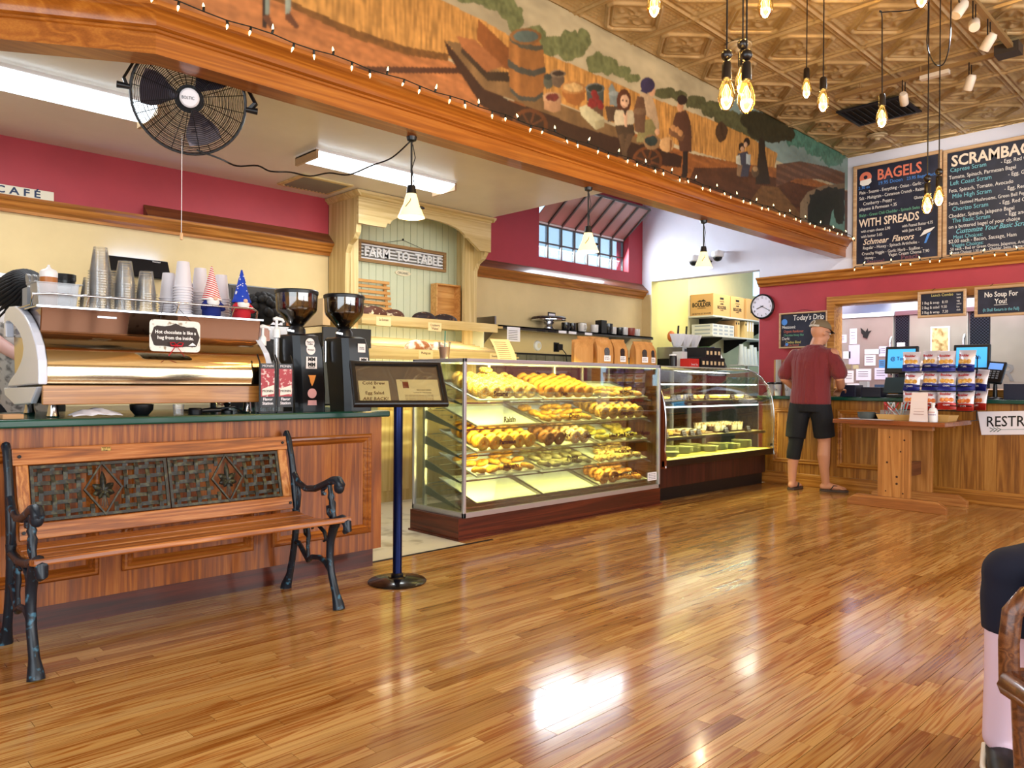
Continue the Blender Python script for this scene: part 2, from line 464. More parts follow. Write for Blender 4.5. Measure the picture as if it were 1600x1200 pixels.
# back wall: cream below the cornice, raspberry above, a clerestory opening on the right
wall_back = wall_boxes('wall_back', M_cream, [(-1.2, YB, 0, 8.3, YB+.2, 2.25)])
wall_boxes('wall_back_upper', M_red, [(-1.2, YB, 2.25, 6.3, YB+.2, ZC), (8.0, YB, 2.25, 8.3, YB+.2, ZC),
                                      (6.3, YB, 2.25, 8.0, YB+.2, 2.53), (6.3, YB, 3.33, 8.0, YB+.2, ZC)])
wall_boxes('wall_back_passage', M_yellow, [(8.3, YB, 0, 9.41, YB+.2, ZC)])
wall_boxes('wall_back_storage', M_beige, [(9.41, YB, 0, 11.3, YB+.2, ZC), (12.0, YB, 0, 13.0, YB+.2, ZC), (11.3, YB, 0, 12, YB+.2, 2.5), (11.3, YB, 3.1, 12, YB+.2, ZC)])
wall_boxes('wall_storage_end', M_beige, [(13.0, 4.0, 0, 13.1, YB+.2, ZC)])
# right wall with the passage opening and the kitchen pass-through
T = .14
wall_right = wall_boxes('wall_right', M_white, [(XW, -3, 2.30, XW+T, 3.0, ZC), (XW, 3.0, 2.30, XW+T, 4.36, ZC), (XW, 4.36, 2.425, XW+T, 5.9, ZC),
                                                (XW, 5.9, 0, XW+T, YB, ZC)])
wall_boxes('wall_right_lower', M_red, [(XW, -3, 0, XW+T, 4.36, .95), (XW, 3.47, .95, XW+T, 4.36, 2.30), (XW, -3, .95, XW+T, .9, 2.30), (XW, .9, 1.955, XW+T, 3.47, 2.30)])
struct(MB().box(XW, 5.896, 0, XW+T, 5.9, 2.425).build('trim_9', M_yellow))
struct(MB().box(XW+.002, 4.358, 0, XW+T, 4.363, 2.425).build('trim_1', M_white))
# cream strip in the corner beside the passage
struct(MB().box(XW-.004, 5.905, 0, XW, YB, 2.25).build('trim_2', M_cream))
# room sides out of view, with tall storefront windows
wall_left = wall_boxes('wall_left', M_cream, [(-1.35, -3, 0, -1.2, YB, .6), (-1.35, -3, 2.9, -1.2, YB, ZC), (-1.35, 2.6, .6, -1.2, YB, 2.9), (-1.35, -3, .6, -1.2, -2, 2.9)])
wall_front = wall_boxes('wall_front', M_cream, [(-1.35, -3.15, 0, XW+T, -3, .6), (-1.35, -3.15, 2.9, XW+T, -3, ZC), (-1.35, -3.15, .6, -.5, -3, 2.9), (6.9, -3.15, .6, XW+T, -3, 2.9)])
for i in range(4):
    struct(MB().box(-.5+i*2.45, -3.12, .6, -.42+i*2.45, -3.03, 2.9).build('window_%d' % (i+3), M_alu))
# ceilings
struct(MB().box(-1.35, -3.15, ZC+.03, 13.1, YB+.2, ZC+.13).build('ceiling', mat('tin_backing', '#8d7a58', .6)))
struct(MB().box(5.1, 3.42, ZC, XW, YB, ZC+.03).build('ceiling_alcove', M_white))
struct(MB().box(XW+T, 1.0, 3.0, 13.0, YB, 3.1).build('ceiling_kitchen', M_white))
struct(MB().prism([(1.12,3.48),(5.1,3.48),(5.1,YB),(-1.2,YB),(-1.2,4.91)], (0,0,ZL), XR, (0,1,0), ZU, .12).build('ceiling_low', M_lowc))
struct(MB().box(5.0, 3.48, ZL+.12, 5.1, YB, ZC).build('wall_ceiling_step', M_white))
struct(MB().box(1.2, 3.40, 2.60, 5.1, 3.48, ZC).build('wall_beam_core', M_lowc))
struct(MB().box(5.1, 3.40, 2.60, XW, 3.45, ZC).build('wall_beam_core_right', M_white))

# ------------------------------------------------------------------ pressed-tin ceiling
def tin_mat():
    m = mat('pressed_tin', '#b69a6c', .34, metal=.35); t = NT(m); v = t.coords((1,1,1), rand=4)
    n = t.noise(v, 4, 4, .6); c = t.ramp(n, [(.3, '#a08457'), (.55, '#bfa273'), (.75, '#cdb488')])
    t.l(c, t.b.inputs['Base Color']); return m
def tin_tile():
    a = .31; mb = MB(); N = 62
    def ridge(d, w, h): return h*max(0, 1-abs(d)/w)**.6 if abs(d) < w else 0
    def H(x, y):
        ax, ay = abs(x), abs(y); e = a-max(ax, ay); h = 0
        h = max(h, ridge(e, .016, .022), ridge(e-.034, .011, .018))
        o = max(ax, ay, (ax+ay)*.7071+.052)            # octagon distance
        h = max(h, ridge(o-.240, .015, .028), ridge(o-.205, .009, .016))
        if o > .252 and o < .275: h = max(h, .004)
        if o < .19:
            r = math.hypot(x, y); th = math.atan2(y, x)
            h = max(h, .002+.015*max(0, math.sin(4*th+18*r)*math.cos(44*r-2*math.sin(4*th))))
            h = max(h, ridge(r-.035, .012, .018), .016 if r < .018 else 0)
        c = math.hypot(a-ax, a-ay)
        h = max(h, ridge(c-.055, .012, .018), .016*math.sqrt(max(0, 1-(c/.04)**2)) if c < .04 else 0)
        if o > .262 and e > .05 and c > .07: h = max(h, .007*abs(math.sin(x*90)*math.sin(y*90)))
        return h
    rows = []
    for i in range(N+1):
        y = -a+2*a*i/N; rows.append([(-a+2*a*j/N, y, -H(-a+2*a*j/N, y)) for j in range(N+1)])
    mb.sheet(rows)
    me = bpy.data.meshes.new('tin_tile'); me.from_pydata(mb.v, [], [tuple(reversed(q)) for q in mb.f]); me.materials.append(tin_mat())
    me.polygons.foreach_set('use_smooth', [True]*len(me.polygons))
    return me
def tin_ceiling():
    root = struct(MB().box(-1.2, -3, ZC+.012, XW, 3.36, ZC+.03).build('ceiling_tin', MATS['tin_backing'])); me = tin_tile()
    for i in range(-5, 7):
        for j in range(-8, 3):
            cx, cy = 5.05+.62*i+.31, 2.21+.61*j+.305
            if cx > 8.6 or cy > 3.4: continue
            o = bpy.data.objects.new('tin_tile', me); COL.objects.link(o); o.parent = root; o.location = (cx, cy, ZC+.008)
            sx, sy = 1.0, .984
            if cx+.31 > XW: sx = (XW-(cx-.31))/.62; o.location.x = (cx-.31+XW)/2
            if cy+.305 > 3.36: sy = .984*(3.36-(cy-.305))/.61; o.location.y = (cy-.305+3.36)/2
            o.scale = (sx, sy, 1)
tin_ceiling()

# ------------------------------------------------------------------ cornices, cove of the beam
CORN = [(0,0), (.03,0), (.035,.02), (.06,.035), (.075,.07), (.10,.085), (.105,.10), (0,.10)]
def cornice(name, m, a, b, out, prof=CORN):
    return struct(extrude_prof(MB(), prof, a, b, out).build(name, m, smooth=30))
cornice('trim_3', M_trimx, (-1.2, YB, 2.2), (3.6, YB, 2.2), (0,-1,0))
cornice('trim_4', M_trimx, (5.15, YB, 2.2), (XW, YB, 2.2), (0,-1,0))
# sloped dark boards that close the ledge above the cornice
M_ledge = wood('ledge_board', '#4a2610', '#6b3a1b', '#7f4c28', 'x', .5, 2)
def ledge(x0, x1):
    mb = MB(); extrude_prof(mb, [(0,.10), (.10,.10), (.10,.107), (0,.20)], (x0, YB, 2.2), (x1, YB, 2.2), (0,-1,0)); return mb
struct(ledge(1.98, 3.6).build('trim_5', M_ledge)); struct(ledge(5.15, XW).build('trim_6', M_ledge))
cornice('trim_7', M_trimy, (XW, -3, 2.215), (XW, 4.36, 2.215), (-1,0,0))
# wooden frame of the pass-through
FO = MB(); moulding(FO, [(-3.55,.95),(-.82,.95),(-.82,2.035),(-3.55,2.035)], [(0,0),(0,.035),(.02,.04),(.085,.04),(.095,.02),(.095,-.15),(0,-.01)], (XW, 0, 0), YL, ZU, (-1,0,0))
win_pass = struct(FO.build('window_1', M_oaky, smooth=30))
win_pass['label'] = 'oak-framed pass-through opening into the kitchen'

BEAMP = [(.0,0), (.0,.088), (.010,.092), (.010,.102), (.004,.106), (.022,.112), (.030,.128), (.045,.150), (.068,.166), (.085,.172), (.085,.192), (.0,.196)]
def beam_run(a, b, out):
    mb = MB(); extrude_prof(mb, BEAMP, a, b, out); return mb
# beam: straight run to the right wall, one mitred turn at the left end
kink = Vector((1.146, 3.36, 2.455)); d2 = Vector((0.644-1.146, 3.666-3.36, 0)).normalized(); lend = kink+d2*2.6
beam = thing('ceiling_beam', 'long stained oak soffit beam with moulded cornice below the painted mural', 'beam', (kink.x, kink.y, kink.z))
def beam_mesh():
    o1 = Vector((0,-1,0)); o2 = Vector((d2.y, -d2.x, 0)); o2 = -o2 if o2.y > 0 else o2
    bis = (o1+o2).normalized(); bis = bis/ bis.dot(o1)
    prof = BEAMP; n = len(prof); rings = []
    for base, dr in ((lend, o2), (kink, bis), (Vector((XW, 3.36, 2.455)), o1)):
        rings.append([base+dr*p[0]+Vector((0,0,p[1]))-kink for p in prof])
    back = [[base-dr*.125-kink, base-dr*.125+Vector((0,0,.26))-kink] for base, dr in ((lend, o2), (kink, bis), (Vector((XW, 3.36, 2.455)), o1))]
    mb = MB(); vs = []; k = n+2
    for r, bk in zip(rings, back): vs += r+[bk[1], bk[0]]
    fs = []
    for i in range(2):
        for j in range(k): fs.append((i*k+j, i*k+(j+1) % k, (i+1)*k+(j+1) % k, (i+1)*k+j))
    fs += [tuple(range(k)), tuple(2*k+j for j in range(k))]
    mb.add(vs, fs); return mb
beam_mesh().build('moulded_casing', M_beam, beam, smooth=25)
# painted mural on the wall above the beam: farm wagon, wheat field, village
MURAL = [
('p','#b9a883',[(1.026,3.425),(8.212,3.832),(8.252,3.497),(8.234,2.625),(1.031,2.479)],''),
('p','#7d8f86',[(5.818,3.585),(8.388,3.525),(8.394,3.178),(7.02,3.164),(6.386,3.162),(5.823,3.259)],'c'),
('e','#6e7146',[(3.186,3.361),(3.274,3.392),(3.187,3.291)],'n'),
('e','#6e7146',[(3.258,3.323),(3.336,3.35),(3.259,3.244)],'n'),
('e','#6e7146',[(3.429,3.272),(3.547,3.311),(3.429,3.208)],'n'),
('e','#6e7146',[(3.578,3.25),(3.713,3.293),(3.578,3.184)],'n'),
('e','#6e7146',[(3.777,3.313),(3.921,3.358),(3.778,3.211)],'n'),
('e','#6e7146',[(3.907,3.397),(3.987,3.423),(3.908,3.32)],'n'),
('e','#6e7146',[(4.064,3.289),(4.205,3.331),(4.065,3.222)],'n'),
('e','#6e7146',[(4.17,3.302),(4.271,3.332),(4.171,3.231)],'n'),
('e','#6e7146',[(4.33,3.304),(4.436,3.335),(4.331,3.259)],'n'),
('e','#6e7146',[(4.452,3.293),(4.56,3.324),(4.452,3.261)],'n'),
('e','#555434',[(4.872,3.296),(5.028,3.338),(4.873,3.252)],'n'),
('e','#555434',[(5.064,3.328),(5.19,3.362),(5.064,3.288)],'n'),
('e','#555434',[(5.302,3.34),(5.455,3.381),(5.303,3.284)],'n'),
('e','#555434',[(5.515,3.344),(5.675,3.385),(5.516,3.275)],'n'),
('e','#555434',[(5.801,3.33),(6.038,3.389),(5.802,3.249)],'n'),
('e','#555434',[(6.128,3.304),(6.383,3.364),(6.13,3.192)],'n'),
('e','#6e7146',[(2.916,3.342),(3.069,3.397),(2.917,3.289)],'n'),
('e','#6e7146',[(3.069,3.359),(3.175,3.396),(3.07,3.305)],'n'),
('e','#4e7a66',[(7.151,3.484),(7.464,3.556),(7.153,3.384)],'n'),
('e','#4e7a66',[(7.554,3.48),(7.859,3.547),(7.556,3.376)],'n'),
('e','#4e7a66',[(7.924,3.455),(8.218,3.517),(7.926,3.354)],'n'),
('p','#c98f48',[(1.518,3.279),(2.131,3.26),(2.678,3.226),(3.019,3.215),(3.232,3.196),(3.518,3.182),(3.83,3.197),(4.546,3.207),(5.418,3.251),(6.039,3.266),(6.692,3.228),(6.631,3.085),(5.934,2.982),(5.233,2.938),(3.833,2.91),(2.727,2.917),(2.458,2.88),(2.134,2.861),(1.775,2.891),(1.52,2.871)],'w'),
('p','#7a4f22',[(1.566,2.882),(1.775,2.891),(2.134,2.874),(2.458,2.89),(2.727,2.938),(2.727,2.895),(2.437,2.842),(2.096,2.822),(1.742,2.843),(1.551,2.847)],'n'),
('p','#b9733f',[(1.128,3.049),(1.289,2.897),(1.566,2.864),(1.759,2.861),(2.115,2.828),(2.437,2.842),(2.75,2.902),(3.023,2.778),(3.183,2.626),(3.184,2.431),(1.139,2.605)],'g'),
('p','#8f5527',[(3.023,2.778),(3.833,2.889),(5.233,2.913),(6.043,2.999),(6.694,3.097),(8.394,3.178),(8.404,2.62),(3.184,2.431)],'g'),
('p','#51301b',[(5.281,2.81),(5.934,2.943),(6.509,2.983),(7.299,3.043),(8.394,3.178),(8.404,2.62),(6.639,2.593),(5.832,2.594),(5.145,2.6)],'g'),
('p','#6b4a28',[(6.049,2.586),(6.39,2.873),(6.697,2.918),(7.305,2.695),(7.166,2.593)],'g'),
('p','#8e9482',[(1.625,2.969),(1.647,2.977),(1.646,2.767),(1.63,2.762)],''),
('p','#9aa08c',[(1.728,3.008),(1.761,3.021),(1.753,2.822),(1.729,2.82)],''),
('p','#2c2018',[(1.61,2.933),(1.622,2.938),(1.633,2.721),(1.617,2.716)],''),
('p','#6b3f25',[(1.62,2.776),(1.645,2.791),(1.678,2.736),(1.659,2.723),(1.614,2.762)],''),
('p','#6b3f25',[(1.726,2.819),(1.756,2.835),(1.807,2.785),(1.783,2.768),(1.73,2.796)],''),
('p','#55301c',[(2.06,2.671),(2.813,2.884),(2.842,2.859),(2.174,2.669)],''),
('p','#3c2415',[(2.698,3.009),(2.727,2.938),(2.983,2.71),(3.237,2.67),(3.835,2.662),(4.591,2.703),(5.089,2.771),(5.106,2.865),(4.63,2.849),(4.035,2.839),(3.235,2.796),(2.981,2.843)],''),
('p','#84633c',[(2.707,3.008),(2.944,3.05),(3.234,2.906),(3.705,2.903),(4.247,2.89),(4.645,2.872),(4.55,2.831),(3.834,2.799),(3.235,2.812),(2.997,2.817),(2.981,2.827)],'s'),
('p','#8c5226',[(2.953,3.211),(2.978,3.205),(3.232,3.11),(3.217,2.987),(3.136,2.987),(2.944,3.088)],''),
('p','#a8683a',[(2.787,3.06),(2.929,3.083),(3.168,2.996),(3.022,2.922),(2.831,3.007)],''),
('p','#41301f',[(2.831,3.007),(3.022,2.922),(3.206,2.976),(3.212,2.915),(3.032,2.872),(2.822,2.975)],''),
('e','#70401f',[(3.394,2.689),(3.559,2.728),(3.395,2.58)],''),
('e','#3d2717',[(3.394,2.689),(3.525,2.72),(3.395,2.602)],''),
('p','#6a3d20',[(3.391,2.682),(3.525,2.686),(3.53,2.699),(3.396,2.695)],''),
('p','#6a3d20',[(3.386,2.684),(3.451,2.617),(3.467,2.626),(3.402,2.693)],''),
('p','#6a3d20',[(3.386,2.688),(3.347,2.591),(3.363,2.591),(3.402,2.689)],''),
('p','#6a3d20',[(3.39,2.693),(3.272,2.622),(3.28,2.613),(3.398,2.684)],''),
('p','#6a3d20',[(3.396,2.695),(3.268,2.69),(3.263,2.678),(3.391,2.682)],''),
('p','#6a3d20',[(3.402,2.693),(3.337,2.759),(3.322,2.749),(3.386,2.684)],''),
('p','#6a3d20',[(3.402,2.689),(3.442,2.787),(3.425,2.787),(3.386,2.688)],''),
('p','#6a3d20',[(3.398,2.684),(3.521,2.758),(3.512,2.767),(3.39,2.693)],''),
('e','#4a2c18',[(3.394,2.689),(3.423,2.696),(3.394,2.668)],''),
('e','#70401f',[(4.647,2.729),(4.836,2.769),(4.648,2.62)],''),
('e','#3d2717',[(4.647,2.729),(4.798,2.761),(4.648,2.641)],''),
('p','#6a3d20',[(4.644,2.721),(4.797,2.725),(4.804,2.741),(4.651,2.737)],''),
('p','#6a3d20',[(4.637,2.723),(4.711,2.656),(4.733,2.667),(4.658,2.735)],''),
('p','#6a3d20',[(4.636,2.729),(4.591,2.631),(4.614,2.631),(4.659,2.729)],''),
('p','#6a3d20',[(4.641,2.734),(4.505,2.663),(4.517,2.653),(4.653,2.724)],''),
('p','#6a3d20',[(4.651,2.737),(4.503,2.732),(4.496,2.718),(4.644,2.721)],''),
('p','#6a3d20',[(4.658,2.735),(4.584,2.801),(4.563,2.79),(4.637,2.723)],''),
('p','#6a3d20',[(4.659,2.729),(4.704,2.829),(4.681,2.828),(4.636,2.729)],''),
('p','#6a3d20',[(4.653,2.724),(4.794,2.798),(4.782,2.808),(4.641,2.734)],''),
('e','#4a2c18',[(4.647,2.729),(4.688,2.737),(4.647,2.705)],''),
('p','#a36a35',[(3.215,3.214),(3.297,3.269),(3.446,3.278),(3.512,3.205),(3.537,3.048),(3.509,2.909),(3.439,2.858),(3.302,2.829),(3.218,2.862),(3.2,3.041)],'s'),
('p','#4b4a3f',[(3.2,3.053),(3.289,3.032),(3.414,3.045),(3.531,3.104),(3.537,3.069),(3.425,3.008),(3.289,2.993),(3.201,3.006)],''),
('p','#4b4a3f',[(3.218,2.886),(3.301,2.853),(3.438,2.882),(3.514,2.939),(3.509,2.905),(3.439,2.854),(3.302,2.825),(3.218,2.858)],''),
('p','#54503f',[(3.215,3.207),(3.315,3.191),(3.447,3.209),(3.506,3.236),(3.512,3.209),(3.447,3.177),(3.31,3.154),(3.21,3.166)],''),
('e','#8f6236',[(3.354,3.24),(3.493,3.285),(3.355,3.188)],''),
('e','#5d6a60',[(3.354,3.24),(3.464,3.275),(3.355,3.204)],''),
('e','#5f5f4e',[(3.562,3.018),(3.61,3.032),(3.562,2.969)],''),
('e','#41453c',[(3.561,3.047),(3.604,3.059),(3.562,3.026)],''),
('e','#6e5a45',[(3.653,3.057),(3.716,3.074),(3.654,3.002)],''),
('e','#857058',[(3.653,3.094),(3.728,3.116),(3.653,3.069)],''),
('e','#3c2f24',[(3.653,3.094),(3.709,3.11),(3.653,3.077)],''),
('p','#b98a60',[(3.515,2.915),(3.686,2.931),(3.68,2.858),(3.606,2.827),(3.522,2.83)],''),
('e','#c79a70',[(3.599,2.925),(3.685,2.948),(3.599,2.892)],''),
('e','#71322a',[(3.599,2.925),(3.667,2.943),(3.599,2.9)],'n'),
('p','#a4652f',[(3.691,3.029),(3.93,3.057),(3.924,2.999),(3.852,2.933),(3.742,2.929),(3.698,2.968)],''),
('e','#bd8347',[(3.805,3.044),(3.93,3.079),(3.806,3.002)],''),
('e','#caa266',[(3.805,3.044),(3.91,3.073),(3.806,3.015)],'n'),
('p','#4a4f48',[(3.93,3.088),(4.129,3.107),(4.123,3.021),(3.951,2.993)],''),
('e','#6c716a',[(4.032,3.103),(4.136,3.132),(4.032,3.068)],''),
('e','#33382f',[(4.032,3.103),(4.115,3.126),(4.032,3.076)],''),
('p','#6d5038',[(3.945,2.983),(4.123,3.03),(4.117,2.921),(3.966,2.91)],''),
('e','#8c2e2a',[(3.992,3.004),(4.026,3.013),(3.992,2.982)],''),
('e','#8c2e2a',[(4.039,3.043),(4.074,3.052),(4.04,3.021)],''),
('e','#8c2e2a',[(4.074,3.017),(4.109,3.026),(4.075,2.995)],''),
('e','#8c2e2a',[(4.026,2.991),(4.061,3.0),(4.026,2.969)],''),
('e','#8c2e2a',[(4.096,2.996),(4.131,3.005),(4.096,2.974)],''),
('e','#8c2e2a',[(3.985,2.972),(4.019,2.98),(3.986,2.95)],''),
('e','#8c2e2a',[(4.019,3.064),(4.053,3.073),(4.019,3.042)],''),
('p','#7f8780',[(4.179,3.143),(4.214,3.189),(4.244,3.161),(4.295,3.121),(4.274,3.042),(4.194,3.031)],''),
('e','#99a098',[(4.237,3.123),(4.295,3.139),(4.237,3.105)],''),
('p','#55402e',[(4.138,3.007),(4.304,3.05),(4.305,2.941),(4.174,2.909)],''),
('p','#c9bd90',[(3.865,2.927),(3.938,2.964),(4.131,2.925),(4.132,2.862),(4.042,2.819),(3.886,2.881)],''),
('p','#a99c72',[(4.027,2.872),(4.132,2.916),(4.132,2.862),(4.042,2.819)],''),
('e','#5c3320',[(4.355,3.1),(4.438,3.122),(4.356,3.013)],''),
('p','#cdbb96',[(4.26,3.011),(4.454,3.061),(4.501,3.026),(4.471,2.963),(4.261,2.903),(4.239,2.952)],''),
('p','#4b3a28',[(4.254,2.901),(4.471,2.963),(4.487,2.892),(4.434,2.842),(4.291,2.819)],''),
('p','#5f4831',[(4.291,2.837),(4.35,2.869),(4.397,2.732),(4.39,2.675),(4.353,2.677)],''),
('p','#5f4831',[(4.395,2.87),(4.472,2.898),(4.434,2.81),(4.374,2.727),(4.352,2.741)],''),
('e','#3a2618',[(4.375,2.672),(4.405,2.678),(4.375,2.654)],''),
('e','#e2b48e',[(4.363,3.102),(4.415,3.116),(4.363,3.056)],''),
('e','#3a2418',[(4.34,3.101),(4.351,3.104),(4.34,3.094)],''),
('e','#3a2418',[(4.385,3.108),(4.396,3.111),(4.385,3.101)],''),
('e','#a8604a',[(4.356,3.063),(4.374,3.068),(4.356,3.059)],''),
('p','#e2b48e',[(4.349,3.016),(4.394,3.036),(4.395,2.926),(4.365,2.918)],''),
('p','#3a2b20',[(4.348,3.034),(4.393,3.046),(4.371,2.994)],''),
('p','#bfa07a',[(4.546,3.207),(4.673,3.251),(4.74,3.168),(4.791,3.036),(4.792,2.983),(4.726,2.972),(4.667,3.054),(4.532,3.081)],''),
('p','#6b4a33',[(4.515,3.18),(4.594,3.192),(4.627,3.067),(4.509,3.01),(4.462,3.049)],''),
('p','#8d8150',[(4.548,3.01),(4.692,3.055),(4.775,2.979),(4.67,2.877),(4.503,2.839)],''),
('p','#6c4e37',[(4.47,3.065),(4.619,3.084),(4.605,2.929),(4.487,2.911)],''),
('e','#7f6145',[(4.547,3.076),(4.627,3.096),(4.548,3.052)],''),
('e','#d9a479',[(4.697,3.267),(4.738,3.279),(4.698,3.224)],''),
('e','#3b3350',[(4.64,3.295),(4.73,3.32),(4.641,3.238)],''),
('p','#3b3350',[(4.546,3.226),(4.64,3.29),(4.641,3.223)],''),
('e','#d9a479',[(4.767,2.977),(4.8,2.985),(4.767,2.953)],''),
('e','#97734b',[(4.702,2.885),(4.809,2.909),(4.703,2.827)],''),
('e','#2e3a34',[(4.702,2.894),(4.784,2.913),(4.702,2.856)],'n'),
('e','#d6a56b',[(4.894,2.908),(4.989,2.93),(4.895,2.85)],''),
('p','#8f5f34',[(4.937,2.958),(4.963,2.954),(4.955,2.863),(4.929,2.867)],''),
('p','#583726',[(5.012,3.184),(5.155,3.241),(5.22,3.166),(5.24,3.048),(5.233,2.923),(5.069,2.898),(5.032,3.039),(4.962,3.033),(4.978,3.106)],''),
('e','#cf9668',[(5.074,3.245),(5.119,3.257),(5.074,3.205)],''),
('e','#332520',[(5.1,3.307),(5.172,3.326),(5.1,3.267)],''),
('p','#2a1e17',[(5.114,2.907),(5.187,2.923),(5.189,2.751),(5.126,2.708),(5.107,2.734)],''),
('e','#2a1e17',[(5.135,2.72),(5.18,2.729),(5.135,2.699)],''),
('p','#7a5233',[(4.918,3.042),(5.14,3.034),(5.104,2.976),(4.919,2.993)],''),
('e','#c98f58',[(4.979,3.057),(5.014,3.065),(4.979,3.032)],''),
('e','#c98f58',[(5.032,3.054),(5.067,3.063),(5.032,3.029)],''),
('e','#c98f58',[(5.076,3.04),(5.112,3.048),(5.077,3.015)],''),
('p','#2b2217',[(6.334,3.439),(6.429,3.463),(6.458,3.178),(6.559,2.917),(6.273,2.863),(6.327,3.149)],''),
('e','#33301d',[(6.218,3.422),(6.429,3.474),(6.219,3.331)],'n'),
('e','#33301d',[(6.501,3.48),(6.828,3.561),(6.503,3.387)],'n'),
('e','#33301d',[(6.777,3.488),(7.041,3.551),(6.779,3.404)],'n'),
('e','#33301d',[(6.627,3.38),(6.908,3.446),(6.628,3.309)],'n'),
('e','#33301d',[(6.908,3.47),(7.041,3.502),(6.909,3.385)],'n'),
('e','#33301d',[(6.289,3.336),(6.455,3.375),(6.29,3.268)],'n'),
('e','#4a3420',[(5.688,3.194),(5.792,3.219),(5.689,3.109)],'n'),
('p','#40404a',[(5.965,3.071),(6.131,3.13),(6.189,3.029),(6.146,2.907),(5.979,2.874)],''),
('p','#c7c0a6',[(5.933,3.042),(5.998,3.067),(6.021,2.983),(5.934,2.976)],''),
('p','#a8b0ac',[(6.109,3.102),(6.188,3.108),(6.178,3.015),(6.11,3.012)],''),
('e','#2c1f18',[(6.03,3.141),(6.086,3.153),(6.031,3.102)],''),
('e','#2c1f18',[(6.119,3.206),(6.175,3.219),(6.119,3.167)],''),
('e','#d0a27c',[(6.041,3.127),(6.075,3.134),(6.042,3.105)],''),
('e','#d0a27c',[(6.096,3.178),(6.13,3.186),(6.097,3.156)],''),
('p','#8a6a4a',[(5.956,2.969),(6.043,2.987),(6.012,2.881),(5.946,2.879)],''),
('e','#5e4a34',[(6.271,2.977),(6.341,2.991),(6.272,2.926)],''),
('e','#b08a5c',[(6.27,3.0),(6.317,3.009),(6.271,2.977)],''),
('p','#6d4b36',[(6.668,3.122),(7.155,3.254),(7.738,3.323),(8.221,3.353),(8.223,3.202),(7.589,3.162),(7.089,3.072),(6.671,2.914)],'b'),
('p','#7e6a50',[(7.165,2.674),(7.162,2.842),(7.328,2.985),(7.681,3.114),(8.223,3.243),(8.231,2.79),(7.193,2.647)],''),
('p','#262522',[(7.333,2.681),(7.331,2.846),(7.474,2.973),(7.774,3.085),(8.224,3.188),(8.231,2.763)],''),
('p','#5f8478',[(7.842,2.732),(7.903,2.888),(8.226,3.065),(8.232,2.721)],''),
('e','#1d221b',[(7.623,2.921),(7.901,2.968),(7.626,2.778)],'n'),
('e','#1d221b',[(7.9,3.021),(8.192,3.072),(7.902,2.901)],'n'),
('e','#1d221b',[(7.536,2.763),(7.748,2.797),(7.538,2.673)],'n'),
('e','#1d221b',[(8.095,2.933),(8.245,2.958),(8.098,2.784)],'n'),
]

